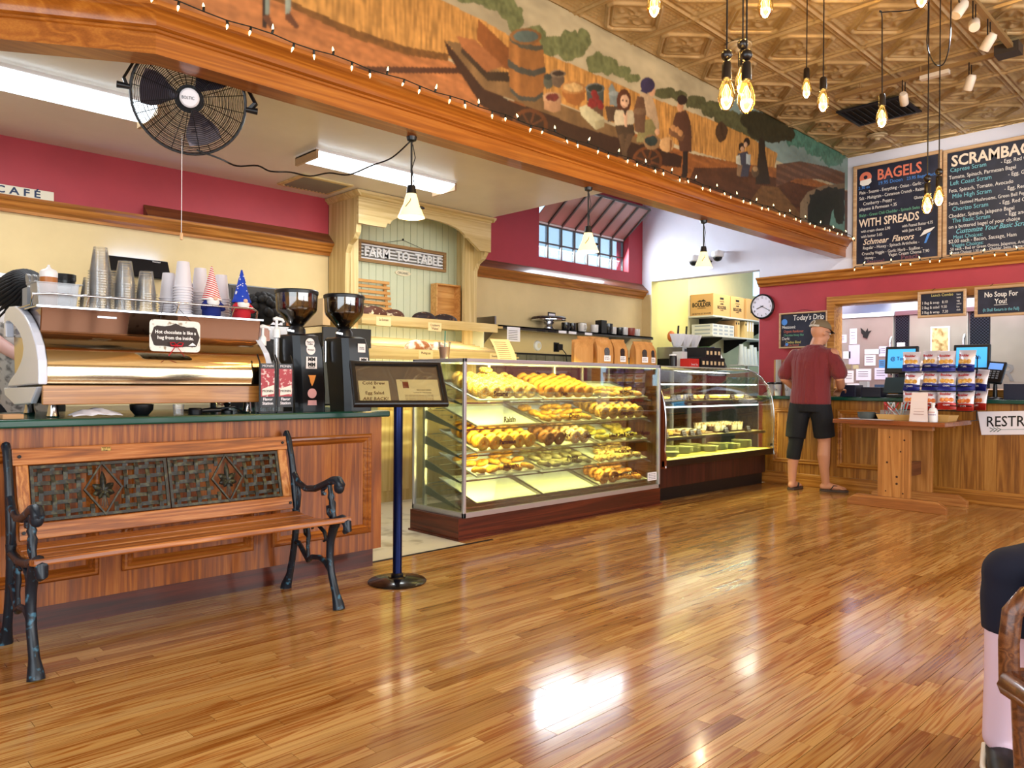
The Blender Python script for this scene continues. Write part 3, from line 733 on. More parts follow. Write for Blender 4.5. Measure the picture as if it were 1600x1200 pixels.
def paint_mural():
    import numpy as np
    x0, x1, z0, z1, st = 1.12, XW, 2.60, ZC, .0072
    W, H = int((x1-x0)/st)+1, int((z1-z0)/st)+1
    X, Z = np.meshgrid(np.linspace(x0, x1, W), np.linspace(z0, z1, H)); rng = np.random.RandomState(5)
    def vn(cx, cz):
        g = rng.rand(int((z1-z0)/cz)+3, int((x1-x0)/cx)+3); u = (X-x0)/cx; v = (Z-z0)/cz
        i = u.astype(int); j = v.astype(int); fu = u-i; fv = v-j; fu = fu*fu*(3-2*fu); fv = fv*fv*(3-2*fv)
        return (g[j,i]*(1-fu)+g[j,i+1]*fu)*(1-fv)+(g[j+1,i]*(1-fu)+g[j+1,i+1]*fu)*fv
    cloud = vn(.5,.14)*.5+vn(.2,.07)*.3+vn(.06,.03)*.2
    fine = vn(.02,.02)*.6+vn(.045,.045)*.4; streak = vn(.012,.09); ground = vn(.3,.03)*.5+vn(.05,.015)*.5
    C = np.zeros((H, W, 3)); C[:] = lin('#b9a883')[:3]
    C *= (.55+.85*cloud)[..., None]
    first = True
    for kind, col, pts, mode in MURAL:
        c = np.array(lin(col)[:3])
        if kind == 'e':
            (cx, cz), (ax, az), (bx, bz) = pts; ax -= cx; az -= cz; bx -= cx; bz -= cz; det = ax*bz-az*bx
            if abs(det) < 1e-9: continue
            u = ((X-cx)*bz-(Z-cz)*bx)/det; v = ((Z-cz)*ax-(X-cx)*az)/det; d = u*u+v*v
            if mode == 'n': d = d*(.7+.7*vn(.05,.04))
            M = d < 1; shade = 1.12-.45*np.clip(u*.5+.5, 0, 1)
        else:
            M = np.zeros((H, W), bool); k = len(pts)
            for i in range(k):
                xa, za = pts[i]; xb, zb = pts[(i+1) % k]
                if abs(za-zb) < 1e-9: continue
                M ^= ((za > Z) != (zb > Z)) & (X < (xb-xa)*(Z-za)/(zb-za)+xa)
            px = [p[0] for p in pts]; shade = 1.15-.4*np.clip((X-min(px))/(max(px)-min(px)+1e-6), 0, 1)
        if first: first = False; continue
        if mode == 'w': shade = (.55+.8*streak)*(.75+.35*fine)*(1.0-.10*np.clip((X-4)/3, -1, 1.6))
        elif mode == 'g': shade = (.6+.8*ground)*(.8+.4*fine)
        elif mode == 's': shade = shade*(.7+.5*vn(.05,.4))*(.85+.3*fine)
        elif mode == 'b': shade = .7+.6*((np.floor(X/.11)+np.floor(Z/.035)*.5) % 1 > .12)*((Z/.035) % 1 > .15)*fine
        elif mode == 'c': shade = .6+.8*cloud
        elif mode == 'n': shade = .55+.9*fine
        else: shade = shade*(.8+.4*fine)
        C = np.where(M[..., None], c*shade[..., None], C)
    C *= .84
    # soften brush edges
    for _ in range(1): C[1:-1,1:-1] = C[1:-1,1:-1]*.6+(C[:-2,1:-1]+C[2:,1:-1]+C[1:-1,:-2]+C[1:-1,2:])*.1
    yy = 3.345
    co = np.stack([X, np.full_like(X, yy), Z], -1).reshape(-1, 3)
    idx = np.arange(W*H).reshape(H, W); F = np.stack([idx[:-1,:-1], idx[:-1,1:], idx[1:,1:], idx[1:,:-1]], -1).reshape(-1, 4)
    me = bpy.data.meshes.new('mural'); me.vertices.add(W*H); me.vertices.foreach_set('co', co.ravel())
    n = len(F); me.loops.add(n*4); me.polygons.add(n); me.loops.foreach_set('vertex_index', F.ravel().astype(np.int32))
    me.polygons.foreach_set('loop_start', np.arange(0, n*4, 4, dtype=np.int32)); me.update(calc_edges=True)
    at = me.color_attributes.new('paint', 'FLOAT_COLOR', 'POINT')
    at.data.foreach_set('color', np.concatenate([np.clip(C, 0, 1).reshape(-1, 3), np.ones((W*H, 1))], 1).astype(np.float32).ravel())
    m = mat('mural_paint', '#ffffff', .45); t = NT(m); a = t.n('ShaderNodeVertexColor', layer_name='paint'); t.l(a.outputs[0], t.b.inputs['Base Color'])
    v = t.coords((1,1,1)); t.bump(t.noise(v, 60, 3, .6), .15, .002)
    me.materials.append(m)
    o = bpy.data.objects.new('painted_wall', me); COL.objects.link(o)
    root = thing('mural', 'painted mural of a laden farm wagon and villagers in a wheat field', 'mural', (x0, 3.36, 2.65))
    o.parent = root; o.location = (-x0, -3.36, -2.65)
    # thin plaster body behind the paint, and the turned end panel on the left
    MB().box(x0, 3.347, 2.60, x1, 3.40, ZC).build('plaster', M_lowc, root, loc=(-x0, -3.36, -2.65))
    q = spots('mural_earth', '#b9733f', '#8a5428', 14, .58, .5, .15, '#c98a52')
    k2 = Vector((1.146, 3.345, 0)); e2 = k2+d2*2.6
    MB().add([(k2.x,k2.y,2.60),(e2.x,e2.y,2.60),(e2.x,e2.y,ZC),(k2.x,k2.y,ZC),(k2.x,k2.y+.06,2.60),(e2.x,e2.y+.06,2.60),(e2.x,e2.y+.06,ZC),(k2.x,k2.y+.06,ZC)],
             [(0,1,2,3),(7,6,5,4),(0,4,5,1),(3,2,6,7),(1,5,6,2),(0,3,7,4)]).build('turned_panel', q, root, loc=(-x0, -3.36, -2.65))
paint_mural()
# ------------------------------------------------------------------ left coffee counter
PANEL = [(0,0),(0,.012),(.008,.020),(.018,.022),(.026,.012),(.036,.018),(.044,.010),(.05,0)]
def coffee_counter():
    t = thing('coffee_counter', 'oak coffee counter with moulded panels behind the park bench', 'counter', (.75, 3.9, 0))
    L = Vector((-.75, -3.9, 0))
    MB().box(-1.0, 3.67, .11, 2.515, 4.42, .868).build('body', M_oak, t, loc=L)
    MB().box(-1.0, 3.715, 0, 2.49, 4.33, .11).build('plinth', M_oakd, t, loc=L)
    for x0, x1 in ((-.75,-.05), (.03,.30), (.38,1.022), (1.117,1.737), (1.838,2.44)):
        mb = MB(); moulding(mb, frame_pts(x0, .21, x1, .775), PANEL, (0,3.67,0), XR, ZU, (0,-1,0)); mb.build('panel_moulding', M_oakx, t, smooth=30, loc=L)
    return t
coffee_counter()
top = MB().box(-1.02, 3.625, .869, 2.545, 4.47, .905).build('countertop', M_green, bev=.008)
tag(top, 'dark green laminate top of the coffee counter carrying the espresso machine', 'countertop')
def order_counter():
    t = thing('order_counter', 'oak panelled order counter below the kitchen pass-through', 'counter', (8.05, 2.5, 0))
    L = Vector((-8.05, -2.5, 0))
    MB().box(7.8, -.6, .10, 8.296, 4.05, .912).build('body', wood('oak_panel_light', '#6e4010', '#a06826', '#c08c44', 'z', .38, 2.2), t, loc=L)
    MB().box(7.775, -.6, 0, 8.296, 4.05, .13).build('baseboard', M_oaky, t, loc=L, bev=.004)
    for y0, y1 in ((3.30,3.93), (2.42,3.23)):
        mb = MB(); moulding(mb, frame_pts(-y1, .23, -y0, .82), PANEL, (7.8,0,0), YL, ZU, (-1,0,0)); mb.build('panel_moulding', M_oaky, t, smooth=30, loc=L)
    return t
order_counter()
top = MB().box(7.73, -.65, .913, 8.298, 4.08, .95).build('countertop', M_green, bev=.008)
tag(top, 'dark green laminate top of the order counter below the raspberry wall', 'countertop')

# ------------------------------------------------------------------ park bench
M_iron = spots('painted_cast_iron', '#10161f', '#3f6e86', 40, .66, .35, .06, '#1b2733')
M_bronze = spots('bronze_patina', '#211e17', '#545238', 45, .6, .45, .12)
M_slat = wood('bench_slat', '#6a3410', '#a86026', '#d0945a', 'x', .4, 3)
def bench():
    t = thing('park_bench', 'park bench with oak slats, cast-iron ends and woven iron back', 'bench', (1.28, 3.4, 0))
    L = Vector((-1.28, -3.43, 0))
    def end(x, lab):
        f = MB().build('x', None) if 0 else None
        leg = lambda pts, r, nm, m=M_iron, fl=1: MB().tube([(x, y, z) for y, z in pts], r, 8, flat=fl).build(nm, m, t, smooth=50, loc=L)
        leg([(3.135,.0),(3.14,.02),(3.165,.07),(3.205,.16),(3.22,.24),(3.215,.31),(3.19,.37),(3.16,.41)], [.030,.028,.019,.018,.018,.02,.022,.022], 'front_leg')
        leg([(3.65,.0),(3.645,.02),(3.61,.08),(3.585,.16),(3.56,.26),(3.545,.36),(3.55,.42)], [.030,.027,.018,.017,.017,.018,.02], 'rear_leg')
        # upright of the back
        leg([(3.545,.36),(3.555,.45),(3.57,.56),(3.60,.68),(3.635,.775),(3.655,.80),(3.668,.79)], [.019,.018,.018,.016,.016,.018,.014], 'back_upright')
        # seat rail with front scroll
        leg([(3.545,.385),(3.42,.375),(3.30,.385),(3.20,.405),(3.11,.43),(3.07,.415),(3.065,.385),(3.09,.37)], [.016,.016,.017,.018,.02,.022,.021,.012], 'seat_rail')
        # arm with rolled front end and turned support
        a = leg([(3.57,.60),(3.53,.56),(3.45,.535),(3.36,.545),(3.27,.575),(3.20,.60),(3.15,.605),(3.125,.585),(3.135,.56),(3.16,.56)], [.014,.015,.016,.017,.018,.02,.022,.022,.018,.012], 'armrest')
        MB().ell((x, 3.14, .573), (.024,.03,.03)).build('scroll_end', M_iron, a, smooth=60)
        leg([(3.225,.575),(3.215,.54),(3.212,.52),(3.208,.505),(3.20,.49),(3.19,.45),(3.18,.42)], [.012,.012,.018,.013,.018,.011,.012], 'arm_support')
        leg([(3.26,.56),(3.29,.545),(3.285,.525),(3.265,.53)], [.008,.010,.010,.008], 'leaf_scroll')
        leg([(3.21,.425),(3.235,.44),(3.24,.47),(3.22,.475)], [.009,.010,.010,.007], 'leaf_scroll')
        leg([(3.555,.56),(3.525,.54),(3.515,.50),(3.525,.44),(3.545,.41)], [.009,.010,.010,.010,.009], 'leaf_scroll')
        # brace between the legs and its curls
        b = leg([(3.58,.255),(3.52,.255),(3.46,.21),(3.42,.185),(3.385,.205),(3.31,.215),(3.26,.20),(3.215,.165)], [.011,.012,.013,.016,.013,.013,.012,.011], 'leg_brace')
        leg([(3.42,.195),(3.43,.25),(3.42,.30),(3.43,.35),(3.40,.37),(3.38,.345)], [.010,.009,.012,.009,.010,.007], 'brace_scroll')
        leg([(3.43,.30),(3.455,.31),(3.46,.335),(3.44,.34)], [.008,.009,.009,.006], 'brace_scroll')
        leg([(3.38,.37),(3.33,.37),(3.27,.345),(3.255,.31),(3.275,.30)], [.008,.009,.010,.009,.007], 'brace_scroll')
    end(.665, 0); end(1.895, 0)
    # seat slats
    for i, (y, z) in enumerate(((3.10,.425),(3.19,.408),(3.285,.398),(3.385,.396),(3.48,.402))):
        MB().cbox((1.28, y, z), (1.28 if i == 0 else 1.21, .078, .024), Matrix.Rotation(math.radians((-10,-8,-3,2,6)[i]), 3, 'X')).build('seat_slat', M_slat, t, loc=L, bev=.006)
    # back: tilted plane
    tilt = Matrix.Rotation(math.radians(-16.5), 3, 'X'); base = Vector((0, 3.545, .455))
    def bp(x, h, o=0): return base+Vector((x, 0, 0))+tilt @ Vector((0, o, h))
    def board(x0, x1, h0, h1, nm, m=M_slat, th=.022):
        c = (bp((x0+x1)/2, (h0+h1)/2)); return MB().cbox(c, (x1-x0, th, h1-h0), tilt).build(nm, m, t, loc=L, bev=.004)
    board(.68, 1.88, .275, .345, 'top_rail'); board(.69, 1.87, -.03, .035, 'bottom_rail')
    vm = wood('bench_stile', '#7a3d12', '#b06a2c', '#d39a58', 'z', .4, 3)
    board(.69, .735, .035, .275, 'stile', vm); board(1.825, 1.87, .035, .275, 'stile', vm)
    pl = board(1.01, 1.05, .315, .335, 'maker_plaque', mat('brass_plaque', '#b99a5a', .35, metal=.8), .026)
    text('Park and\nVillage', .009, M_ink, pl, bp(1.013, .326, -.0137), XR, tilt @ Vector((0,0,1)))
    for x in (.705, 1.855):
        for h in (.31, 0): MB().cyl(bp(x, h, -.017), bp(x, h, 0), .007, n=10).build('bolt', M_blackm, t, loc=L)
    for (x0, x1) in ((.74,1.277), (1.283,1.822)):
        h0, h1 = .04, .27; w = x1-x0
        mb = MB(); moulding(mb, frame_pts(x0, h0, x1, h1), [(0,-.006),(0,.006),(.012,.006),(.012,-.006)], base, XR, tilt @ Vector((0,0,1)), tilt @ Vector((0,-1,0)))
        fr = mb.build('woven_panel', M_bronze, t, loc=L)
        nx, nz = 11, 5; cx = (x0+x1)/2; ch = (h0+h1)/2
        def inside(x, h): return abs(x-cx)/.078+abs(h-ch)/.118 < 1
        sx = (w-.024)/nx; sz = (h1-h0-.024)/nz
        for i in range(nx):
            x = x0+.012+(i+.5)*sx; seg = []
            for k in range(2*nz+1):
                h = h0+.012+k*sz/2; o = -.005*(1 if ((k//2)+i) % 2 == 0 else -1)*(1 if k % 2 else 0)
                seg.append((x, h, o))
            run = []
            for s in seg+[None]:
                if s is None or inside(s[0], s[1]):
                    if len(run) > 1:
                        MB().sheet([[bp(q[0]-.0085, q[1], q[2]) for q in run], [bp(q[0]+.0085, q[1], q[2]) for q in run]], .004, tilt @ Vector((0,1,0))).build('upright_strip', M_bronze, fr)
                    run = []
                else: run.append(s)
        for j in range(nz):
            h = h0+.012+(j+.5)*sz; run = []
            for k in list(range(2*nx+1))+[None]:
                q = None
                if k is not None:
                    x = x0+.012+k*sx/2; o = .005*(1 if ((k//2)+j) % 2 == 0 else -1)*(1 if k % 2 else 0)
                    if not inside(x, h): q = (x, h, o)
                if q is None:
                    if len(run) > 1: MB().sheet([[bp(p[0], p[1]-.0085, p[2]) for p in run], [bp(p[0], p[1]+.0085, p[2]) for p in run]], .004, tilt @ Vector((0,1,0))).build('cross_strip', M_bronze, fr)
                    run = []
                else: run.append(q)
        # diamond medallion with a lily
        mb = MB(); moulding(mb, [(cx,ch-.118),(cx+.078,ch),(cx,ch+.118),(cx-.078,ch)], [(0,-.004),(0,.009),(.007,.009),(.007,-.004)], base, XR, tilt @ Vector((0,0,1)), tilt @ Vector((0,-1,0)))
        md = mb.build('diamond_frame', M_bronze, fr)
        def petal(a, ln, wd, o=.0):
            d = Vector((math.sin(a), math.cos(a))); n = Vector((d.y, -d.x)); rows = []
            for u in range(6):
                f = u/5; ww = wd*math.sin(PI*(.08+.92*f))**.8 if f < 1 else .001; p = Vector((cx, ch-.01))+d*ln*f
                rows.append([bp(p.x-n.x*ww, p.y-n.y*ww, -o-.004), bp(p.x, p.y, -o-.012*math.sin(PI*f)-.004), bp(p.x+n.x*ww, p.y+n.y*ww, -o-.004)])
            return MB().sheet(rows, .003, tilt @ Vector((0,1,0)))
        for a, ln, wd in ((0,.085,.013),(.95,.052,.016),(-.95,.052,.016),(1.9,.045,.016),(-1.9,.045,.016),(2.6,.04,.012),(-2.6,.04,.012)):
            petal(a, ln, wd).build('petal', M_bronze, fr, smooth=60)
        for k in (-.012, -.004, .004, .012):
            MB().tube([bp(cx+k*.4, ch-.03, -.006), bp(cx+k, ch-.09+abs(k), -.006)], .002, 6).build('stem', M_bronze, fr)
    return t
bench()

# ------------------------------------------------------------------ floor-standing sign holder
def sign_stand():
    rz = math.radians(-24)
    t = thing('sign_stand', 'black pedestal sign holder with two tan notices in front of the counter', 'sign stand', (2.385, 3.325, 0), rz)
    M_post = mat('blue_black_post', '#0d1c4a', .16, metal=.7)
    MB().lathe([(0,0),(.155,0),(.156,.006),(.15,.012),(.05,.026),(.045,.032),(0,.032)], n=40).build('base', mat('black_gloss_base', '#0b0b0c', .22, coat=.5), t, smooth=40)
    MB().cyl((0,0,.03), (0,0,.96), .0245, n=24).build('post', M_post, t, smooth=40)
    MB().lathe([(.032,0),(.034,.01),(.026,.02)], (0,0,.03), 20).build('collar', M_blackm, t, smooth=40)
    tl = Matrix.Rotation(math.radians(-38), 3, 'X'); c = Vector((.0, -.01, 1.06)); W, H = .50, .29
    ax, ay, an = Vector((1,0,0)), tl @ Vector((0,0,1)), tl @ Vector((0,-1,0))
    mb = MB(); moulding(mb, frame_pts(-W/2, -H/2, W/2, H/2), [(0,-.012),(0,.014),(.006,.018),(.022,.018),(.026,.010),(.026,-.012)], c, ax, ay, an)
    fr = mb.build('frame', M_black, t, smooth=30)
    MB().cbox(c-an*.006, (W-.03, .008, H-.03), tl).build('backing_board', mat('taupe_board', '#6e5a52', .5), t)
    for x0, x1, h0, h1 in ((-.215,-.055,-.118,.02), (-.012,.215,-.118,.03)):
        p = MB().cbox(c+ax*((x0+x1)/2)+ay*((h0+h1)/2)+an*.0, (x1-x0, .0015, h1-h0), tl).build('notice', M_ivory, t)
        o = c+an*.0012
        if x0 < -.1:
            mi = mat('brown_ink', '#5a2a14', .6)
            for s, h, sz in (('Cold Brew',-.005,.027), ('&',-.032,.022), ('Egg Salad',-.070,.027), ('ARE BACK!',-.108,.027)):
                text(s, sz, mi, p, o+ax*((x0+x1)/2)+ay*h, ax, ay, 'CENTER', bold=.0004, shear=.2 if 'ARE' in s else 0)
        else:
            mi = mat('brown_ink', '#5a2a14', .6)
            MB().cbox(c+ax*.035+ay*-.008+an*.0012, (.032, .001, .042), tl).build('bag_emblem', mat('emblem_red', '#7a2a20', .6), p)
            text('Thank you', .010, mi, p, o+ax*.03+ay*.016, ax, ay, 'CENTER')
            text('GROUND BEAN', .011, mi, p, o+ax*.13+ay*-.045, ax, ay, 'CENTER')
            text('COFFEE BY THE POUND', .009, mi, p, o+ax*.12+ay*-.062, ax, ay, 'CENTER')
            for k in range(4): text('fresh roasted beans sold here every day of the week', .0072, mi, p, o+ax*.10+ay*(-.078-.010*k), ax, ay, 'CENTER')
    MB().cbox(c+ax*0+ay*-.05-an*.02, (.09, .03, .09), tl).build('tilt_bracket', M_black, t)
    MB().box(-.25, -.005, .0, .25, 0, .001) if 0 else None
    MB().cbox(c+an*.009, (W-.05, .002, H-.05), tl).build('cover_sheet', M_clear, t)
    return t
sign_stand()
# ------------------------------------------------------------------ espresso machine
M_mirror = mat('polished_chrome', '#dccaa8', .1, metal=1)
M_gwhite = mat('gloss_white_panel', '#dfe3f2', .15, coat=.5)
M_mwood = wood('machine_walnut', '#8a5220', '#b37a3c', '#cf9a5c', 'x', .3, 2.5)
def espresso():
    t = thing('espresso_machine', 'chrome espresso machine with white arched sides and walnut panel on the counter', 'coffee machine', (1.3, 4.0, .905))
    L = Vector((-1.3, -4.0, -.905))
    xa, xb = .825, 1.815
    prof = [(3.815,1.285),(3.775,1.258),(3.735,1.222),(3.705,1.185),(3.69,1.15),(3.684,1.10),(3.69,1.055),(3.72,1.048),(4.30,1.048),(4.33,1.285)]
    mb = MB(); k = len(prof); mb.add([(x, y, z) for x in (xa, xb) for y, z in prof], [(i, (i+1) % k, k+(i+1) % k, k+i) for i in range(k)]+[tuple(range(k-1,-1,-1)), tuple(range(k, 2*k))])
    mb.build('curved_back', M_mirror, t, smooth=35, loc=L)
    mb = MB(); extrude_prof(mb, [(3.80,1.39),(3.82,1.283),(4.28,1.283),(4.28,1.39)], (xa-.0,0,0), (xb+.02,0,0), (0,1,0)); mb.build('upper_fascia', mat('smoked_chrome', '#7a5a48', .08, metal=1), t, loc=L, bev=.004)
    MB().box(xa-.02, 3.79, 1.388, xb+.03, 4.30, 1.396).build('cup_tray', M_chrome, t, loc=L)
    p = MB().box(.812, 3.705, .962, 1.80, 3.73, 1.046).build('wood_panel', M_mwood, t, loc=L, bev=.003)
    MB().box(.83, 3.73, .965, 1.79, 4.28, 1.047).build('base_body', M_blackm, t, loc=L)
    outer = [(4.366,1.275),(4.37,1.372),(4.33,1.405),(4.26,1.418),(4.137,1.412),(4.04,1.39),(3.954,1.36),(3.87,1.32),(3.80,1.275),(3.73,1.218),(3.69,1.152),(3.68,1.10),(3.683,1.05),(3.86,1.046),(4.30,1.034)]
    inner = [(4.21,1.076),(4.098,1.108),(4.01,1.15),(3.975,1.177),(3.96,1.21),(3.98,1.246),(4.04,1.28),(4.104,1.307),(4.18,1.33),(4.251,1.347),(4.31,1.35),(4.335,1.343),(4.319,1.274)]
    ring = outer+inner
    for x0, x1 in ((.79,.825), (1.815,1.85)):
        mb = MB(); mb.prism(ring, (x0,0,0), (0,1,0), (0,0,1), (1,0,0), x1-x0)
        s = mb.build('side_arch', M_gwhite, t, loc=L, bev=.006)
        mb = MB(); mb.prism([(4.39,1.03),(4.36,.99),(4.16,.95),(3.98,.957),(3.84,.965),(3.72,1.04)], (x0+.004,0,0), (0,1,0), (0,0,1), (1,0,0), x1-x0-.008)
        mb.build('side_skirt', M_gwhite, s, bev=.006)
    for x in (.87, 1.76):
        for y in (3.79, 4.22):
            MB().lathe([(0,0),(.022,0),(.026,.006),(.022,.02),(.018,.055),(.03,.06)], (x, y, .905), 16).build('foot', M_chrome, t, smooth=40, loc=L)
    mb = MB().tube([(.80,4.25,1.40),(.80,3.86,1.40),(.80,3.83,1.445),(.86,3.82,1.452),(1.80,3.82,1.452),(1.83,3.83,1.44),(1.835,3.85,1.40)], .0055, 10)
    mb.build('cup_rail', M_chrome, t, smooth=60, loc=L)
    for x in (1.02, 1.42, 1.7): MB().cyl((x-.01,3.84,1.396), (x,3.82,1.45), .004, n=8).build('rail_post', M_chrome, t, loc=L)
    MB().box(1.05, 3.803, 1.355, 1.13, 3.806, 1.363).build('maker_badge', M_steel, t, loc=L)
    for x in (.98, 1.3, 1.6):
        g = MB().cyl((x, 4.30, 1.10), (x, 4.38, 1.10), .035, n=18).build('group_head', M_chrome, t, smooth=40, loc=L)
        MB().bar((x,4.36,1.09), (x,4.52,1.07), .025, .025).build('portafilter_handle', M_black, g)
espresso()

# sign hanging on the machine
def hug_sign():
    t = thing('hanging_plaque', 'whitewashed plaque with dark scroll and red bow hanging on the espresso machine', 'sign', (1.345, 3.66, 1.205))
    c = Vector((0,0,0)); rnd = .018
    w, h = .232, .148
    pts = []
    for cx, cz, a0 in ((w/2-rnd, rnd, -90), (w/2-rnd, h-rnd, 0), (-w/2+rnd, h-rnd, 90), (-w/2+rnd, rnd, 180)):
        pts += [(cx+rnd*math.cos(math.radians(a0+k*30)), cz+rnd*math.sin(math.radians(a0+k*30))) for k in range(4)]
    MB().prism(pts, (0,0,0), XR, ZU, (0,1,0), .008).build('board', spots('whitewash', '#e8e4da', '#9a8a74', 35, .64, .7, .05), t, bev=.002)
    dk = [(-.105,.05),(-.098,.03),(-.09,.026),(-.05,.026),(0,.02),(.05,.026),(.09,.026),(.098,.03),(.105,.05),(.112,.072),(.105,.09),(.098,.112),(.085,.12),(.05,.118),(.02,.124),(0,.134),(-.02,.124),(-.05,.118),(-.085,.12),(-.098,.112),(-.105,.09),(-.112,.072)]
    sc = MB().prism(dk, (0,-.002,0), XR, ZU, (0,1,0), .002).build('dark_scroll', mat('dark_brown_paint', '#2f211d', .6), t)
    mw = mat('white_ink', '#f4f0ec', .6)
    text('Hot chocolate is like a', .0225, mw, sc, (0,-.003,.084), XR, ZU, 'CENTER', squash=.92, bold=.0004)
    text('hug from the inside.', .0225, mw, sc, (0,-.003,.058), XR, ZU, 'CENTER', squash=.92, bold=.0004)
    MB().prism([(.058,.03),(.095,.032),(.078,.046)], (0,-.004,0), XR, ZU, (0,1,0), .002).build('cup_motif', mw, t)
    mr = mat('red_ribbon', '#c01a2a', .5)
    for s in (-1, 1):
        MB().tube([(0,-.008,.032),(s*.012,-.014,.044),(s*.03,-.016,.042),(s*.024,-.014,.028),(0,-.008,.03)], .0035, 8, flat=.5).build('bow_loop', mr, t, smooth=60)
        MB().tube([(0,-.008,.03),(s*.016,-.012,.008),(s*.036,-.012,-.02)], [.003,.004,.0045], 8, flat=.4).build('bow_tail', mr, t, smooth=60)
    MB().tube([(-.07,.004,h-.01),(-.02,.10,.235),(.03,.11,.24),(.08,.004,h-.01)], .0012, 6).build('hanging_cord', M_black, t)
hug_sign()

# ------------------------------------------------------------------ stacked cups on the cup tray
def cup_mesh(name, r0, r1, h, m, n=20):
    mb = MB(); rr = r1+.0058
    mb.lathe([(0,h-.004),(r0*.93,h-.004),(r0,h),(r0+.001,h-.006),(r1,.006),(rr,.0055),(rr,.0005),(r1-.001,0)], n=n); mb.f = [q for q in mb.f if len(q) <= 4]
    return mb.mesh(name, m, 40)
ME_CLEAR = cup_mesh('clear_cup', .030, .0455, .118, M_cup)
ME_PAPER = cup_mesh('paper_cup', .029, .0425, .135, mat('white_card', '#dcd6da', .45))
ORD = ['topmost', 'second from top', 'third from top', 'fourth from top', 'fifth from top', 'sixth from top', 'seventh from top', 'eighth from top', 'ninth from top', 'tenth from top',
       'eleventh from top', 'twelfth from top', 'thirteenth from top', 'fourteenth from top', 'fifteenth from top', 'sixteenth from top']
def stack(me, nm, x, y, n, pitch, z, what, where, cat='cup'):
    for k in range(n):
        o = bpy.data.objects.new(nm, me); COL.objects.link(o); o.location = (x, y, z+k*pitch)
        tag(o, '%s, %s in the %s' % (what, ORD[n-1-k], where), cat, where)
Z = 1.397
for x, y, n, lab in ((1.095,3.93,16,'tallest clear stack on the espresso machine'), (1.21,3.95,12,'middle clear stack on the espresso machine'), (1.315,3.97,9,'clear stack nearest the white cups'),
                     (1.20,4.06,9,'clear stack behind the two tallest ones'), (1.085,4.05,5,'shortest clear stack near the black can')):
    stack(ME_CLEAR, 'plastic_cup', x, y, n, .0122, Z, 'clear plastic cup', lab)
for x, y, n, lab in ((1.495,3.97,12,'tallest white stack on the espresso machine'), (1.455,4.06,8,'white stack nearest the clear cups'), (1.61,4.04,11,'white stack behind the striped gnome'),
                     (1.715,4.02,9,'white stack between the two gnomes'), (1.555,4.08,5,'shortest white stack, behind the others')):
    stack(ME_PAPER, 'paper_cup', x, y, n, .0135, Z, 'white paper cup', lab)

# gnomes
def striped(name, a, b, n):
    m = mat(name, a, .8); t = NT(m); v = t.coords((1,1,1)); sp = t.n('ShaderNodeSeparateXYZ'); t.l(v, sp.inputs[0])
    q = t.n('ShaderNodeMath', operation='MULTIPLY'); q.inputs[1].default_value = n; t.l(sp.outputs[2], q.inputs[0])
    ad = t.n('ShaderNodeMath', operation='MULTIPLY_ADD'); ad.inputs[1].default_value = n*.35; t.l(sp.outputs[0], ad.inputs[0]); t.l(q.outputs[0], ad.inputs[2])
    f = t.n('ShaderNodeMath', operation='FRACT'); t.l(ad.outputs[0], f.inputs[0])
    t.l(t.mix(t.ramp(f.outputs[0], [(.47,'#000000'),(.53,'#ffffff')]), a, b), t.b.inputs['Base Color']); return m
def gnome(x, y, label, hatm, bodym, stars, sash):
    t = thing('gnome', label, 'figurine', (x, y, Z), 0, 'gnomes on the espresso machine')
    MB().lathe([(0,0),(.042,.0),(.047,.02),(.045,.05),(.03,.085),(.01,.10),(0,.10)], n=18).build('body', bodym, t, smooth=50)
    for s in (-1, 1): MB().tube([(s*.03,-.01,.08),(s*.047,-.015,.06),(s*.05,-.025,.04)], [.012,.013,.014], 8).build('arm', sash, t, smooth=60)
    mb = MB()
    for k in range(9):
        a = -1.1+2.2*k/8; mb.tube([(math.sin(a)*.03,-math.cos(a)*.036,.095),(math.sin(a)*.036,-math.cos(a)*.048,.072),(math.sin(a)*.02,-math.cos(a)*.05,.035+.02*abs(a))], [.009,.012,.003], 6)
    bd = MB().lathe([(.0,.03),(.018,.045),(.034,.075),(.030,.10)], (0,-.016,0), 14).build('beard', mat('white_beard', '#efe9e4', .95), t, smooth=60)
    MB().ell((0,-.047,.095), (.012,.011,.011), 12, 8).build('nose', mat('gnome_nose', '#e6b59a', .6), t, smooth=60)
    h = MB().lathe([(.048,.088),(.050,.094),(.044,.105),(.030,.16),(.016,.215),(.004,.262),(0,.265)], n=22).build('hat', hatm, t, smooth=60)
    if stars:
        ms = mat('white_star', '#f2f0ee', .7); rr = random.Random(4)
        for k in range(22):
            z = .11+.13*rr.random(); a = rr.uniform(-PI, 0); r = .045*(1-(z-.1)/.17)+.002; s = .004 if k else .009
            p = [( (s if i % 2 == 0 else s*.45)*math.sin(i*PI/5), (s if i % 2 == 0 else s*.45)*math.cos(i*PI/5)) for i in range(10)]
            c = Vector((math.cos(a)*r, math.sin(a)*r, z)); an = Vector((math.cos(a), math.sin(a), .25)).normalized(); ax = Vector((-math.sin(a), math.cos(a), 0))
            MB().prism(p, c, ax, an.cross(ax), an, .0015).build('star', ms, h)
    else: MB().torus((0,0,.092), .047, .005, 20, 6).build('hat_brim', mat('white_beard', '#efe9e4', .95), h, smooth=60)
    return t
M_navy = mat('navy_felt', '#16246e', .9)
gnome(1.607, 3.885, 'gnome in red and white striped hat in front of the white cups', striped('red_white_stripes', '#c8262e', '#f0e8e2', 85), M_navy, 0, M_navy)
gnome(1.768, 3.885, 'gnome in blue star-spangled hat at the right end of the machine', mat('blue_felt', '#1d3fae', .9), mat('red_felt', '#b8202c', .9), 1, mat('red_felt', '#b8202c', .9))

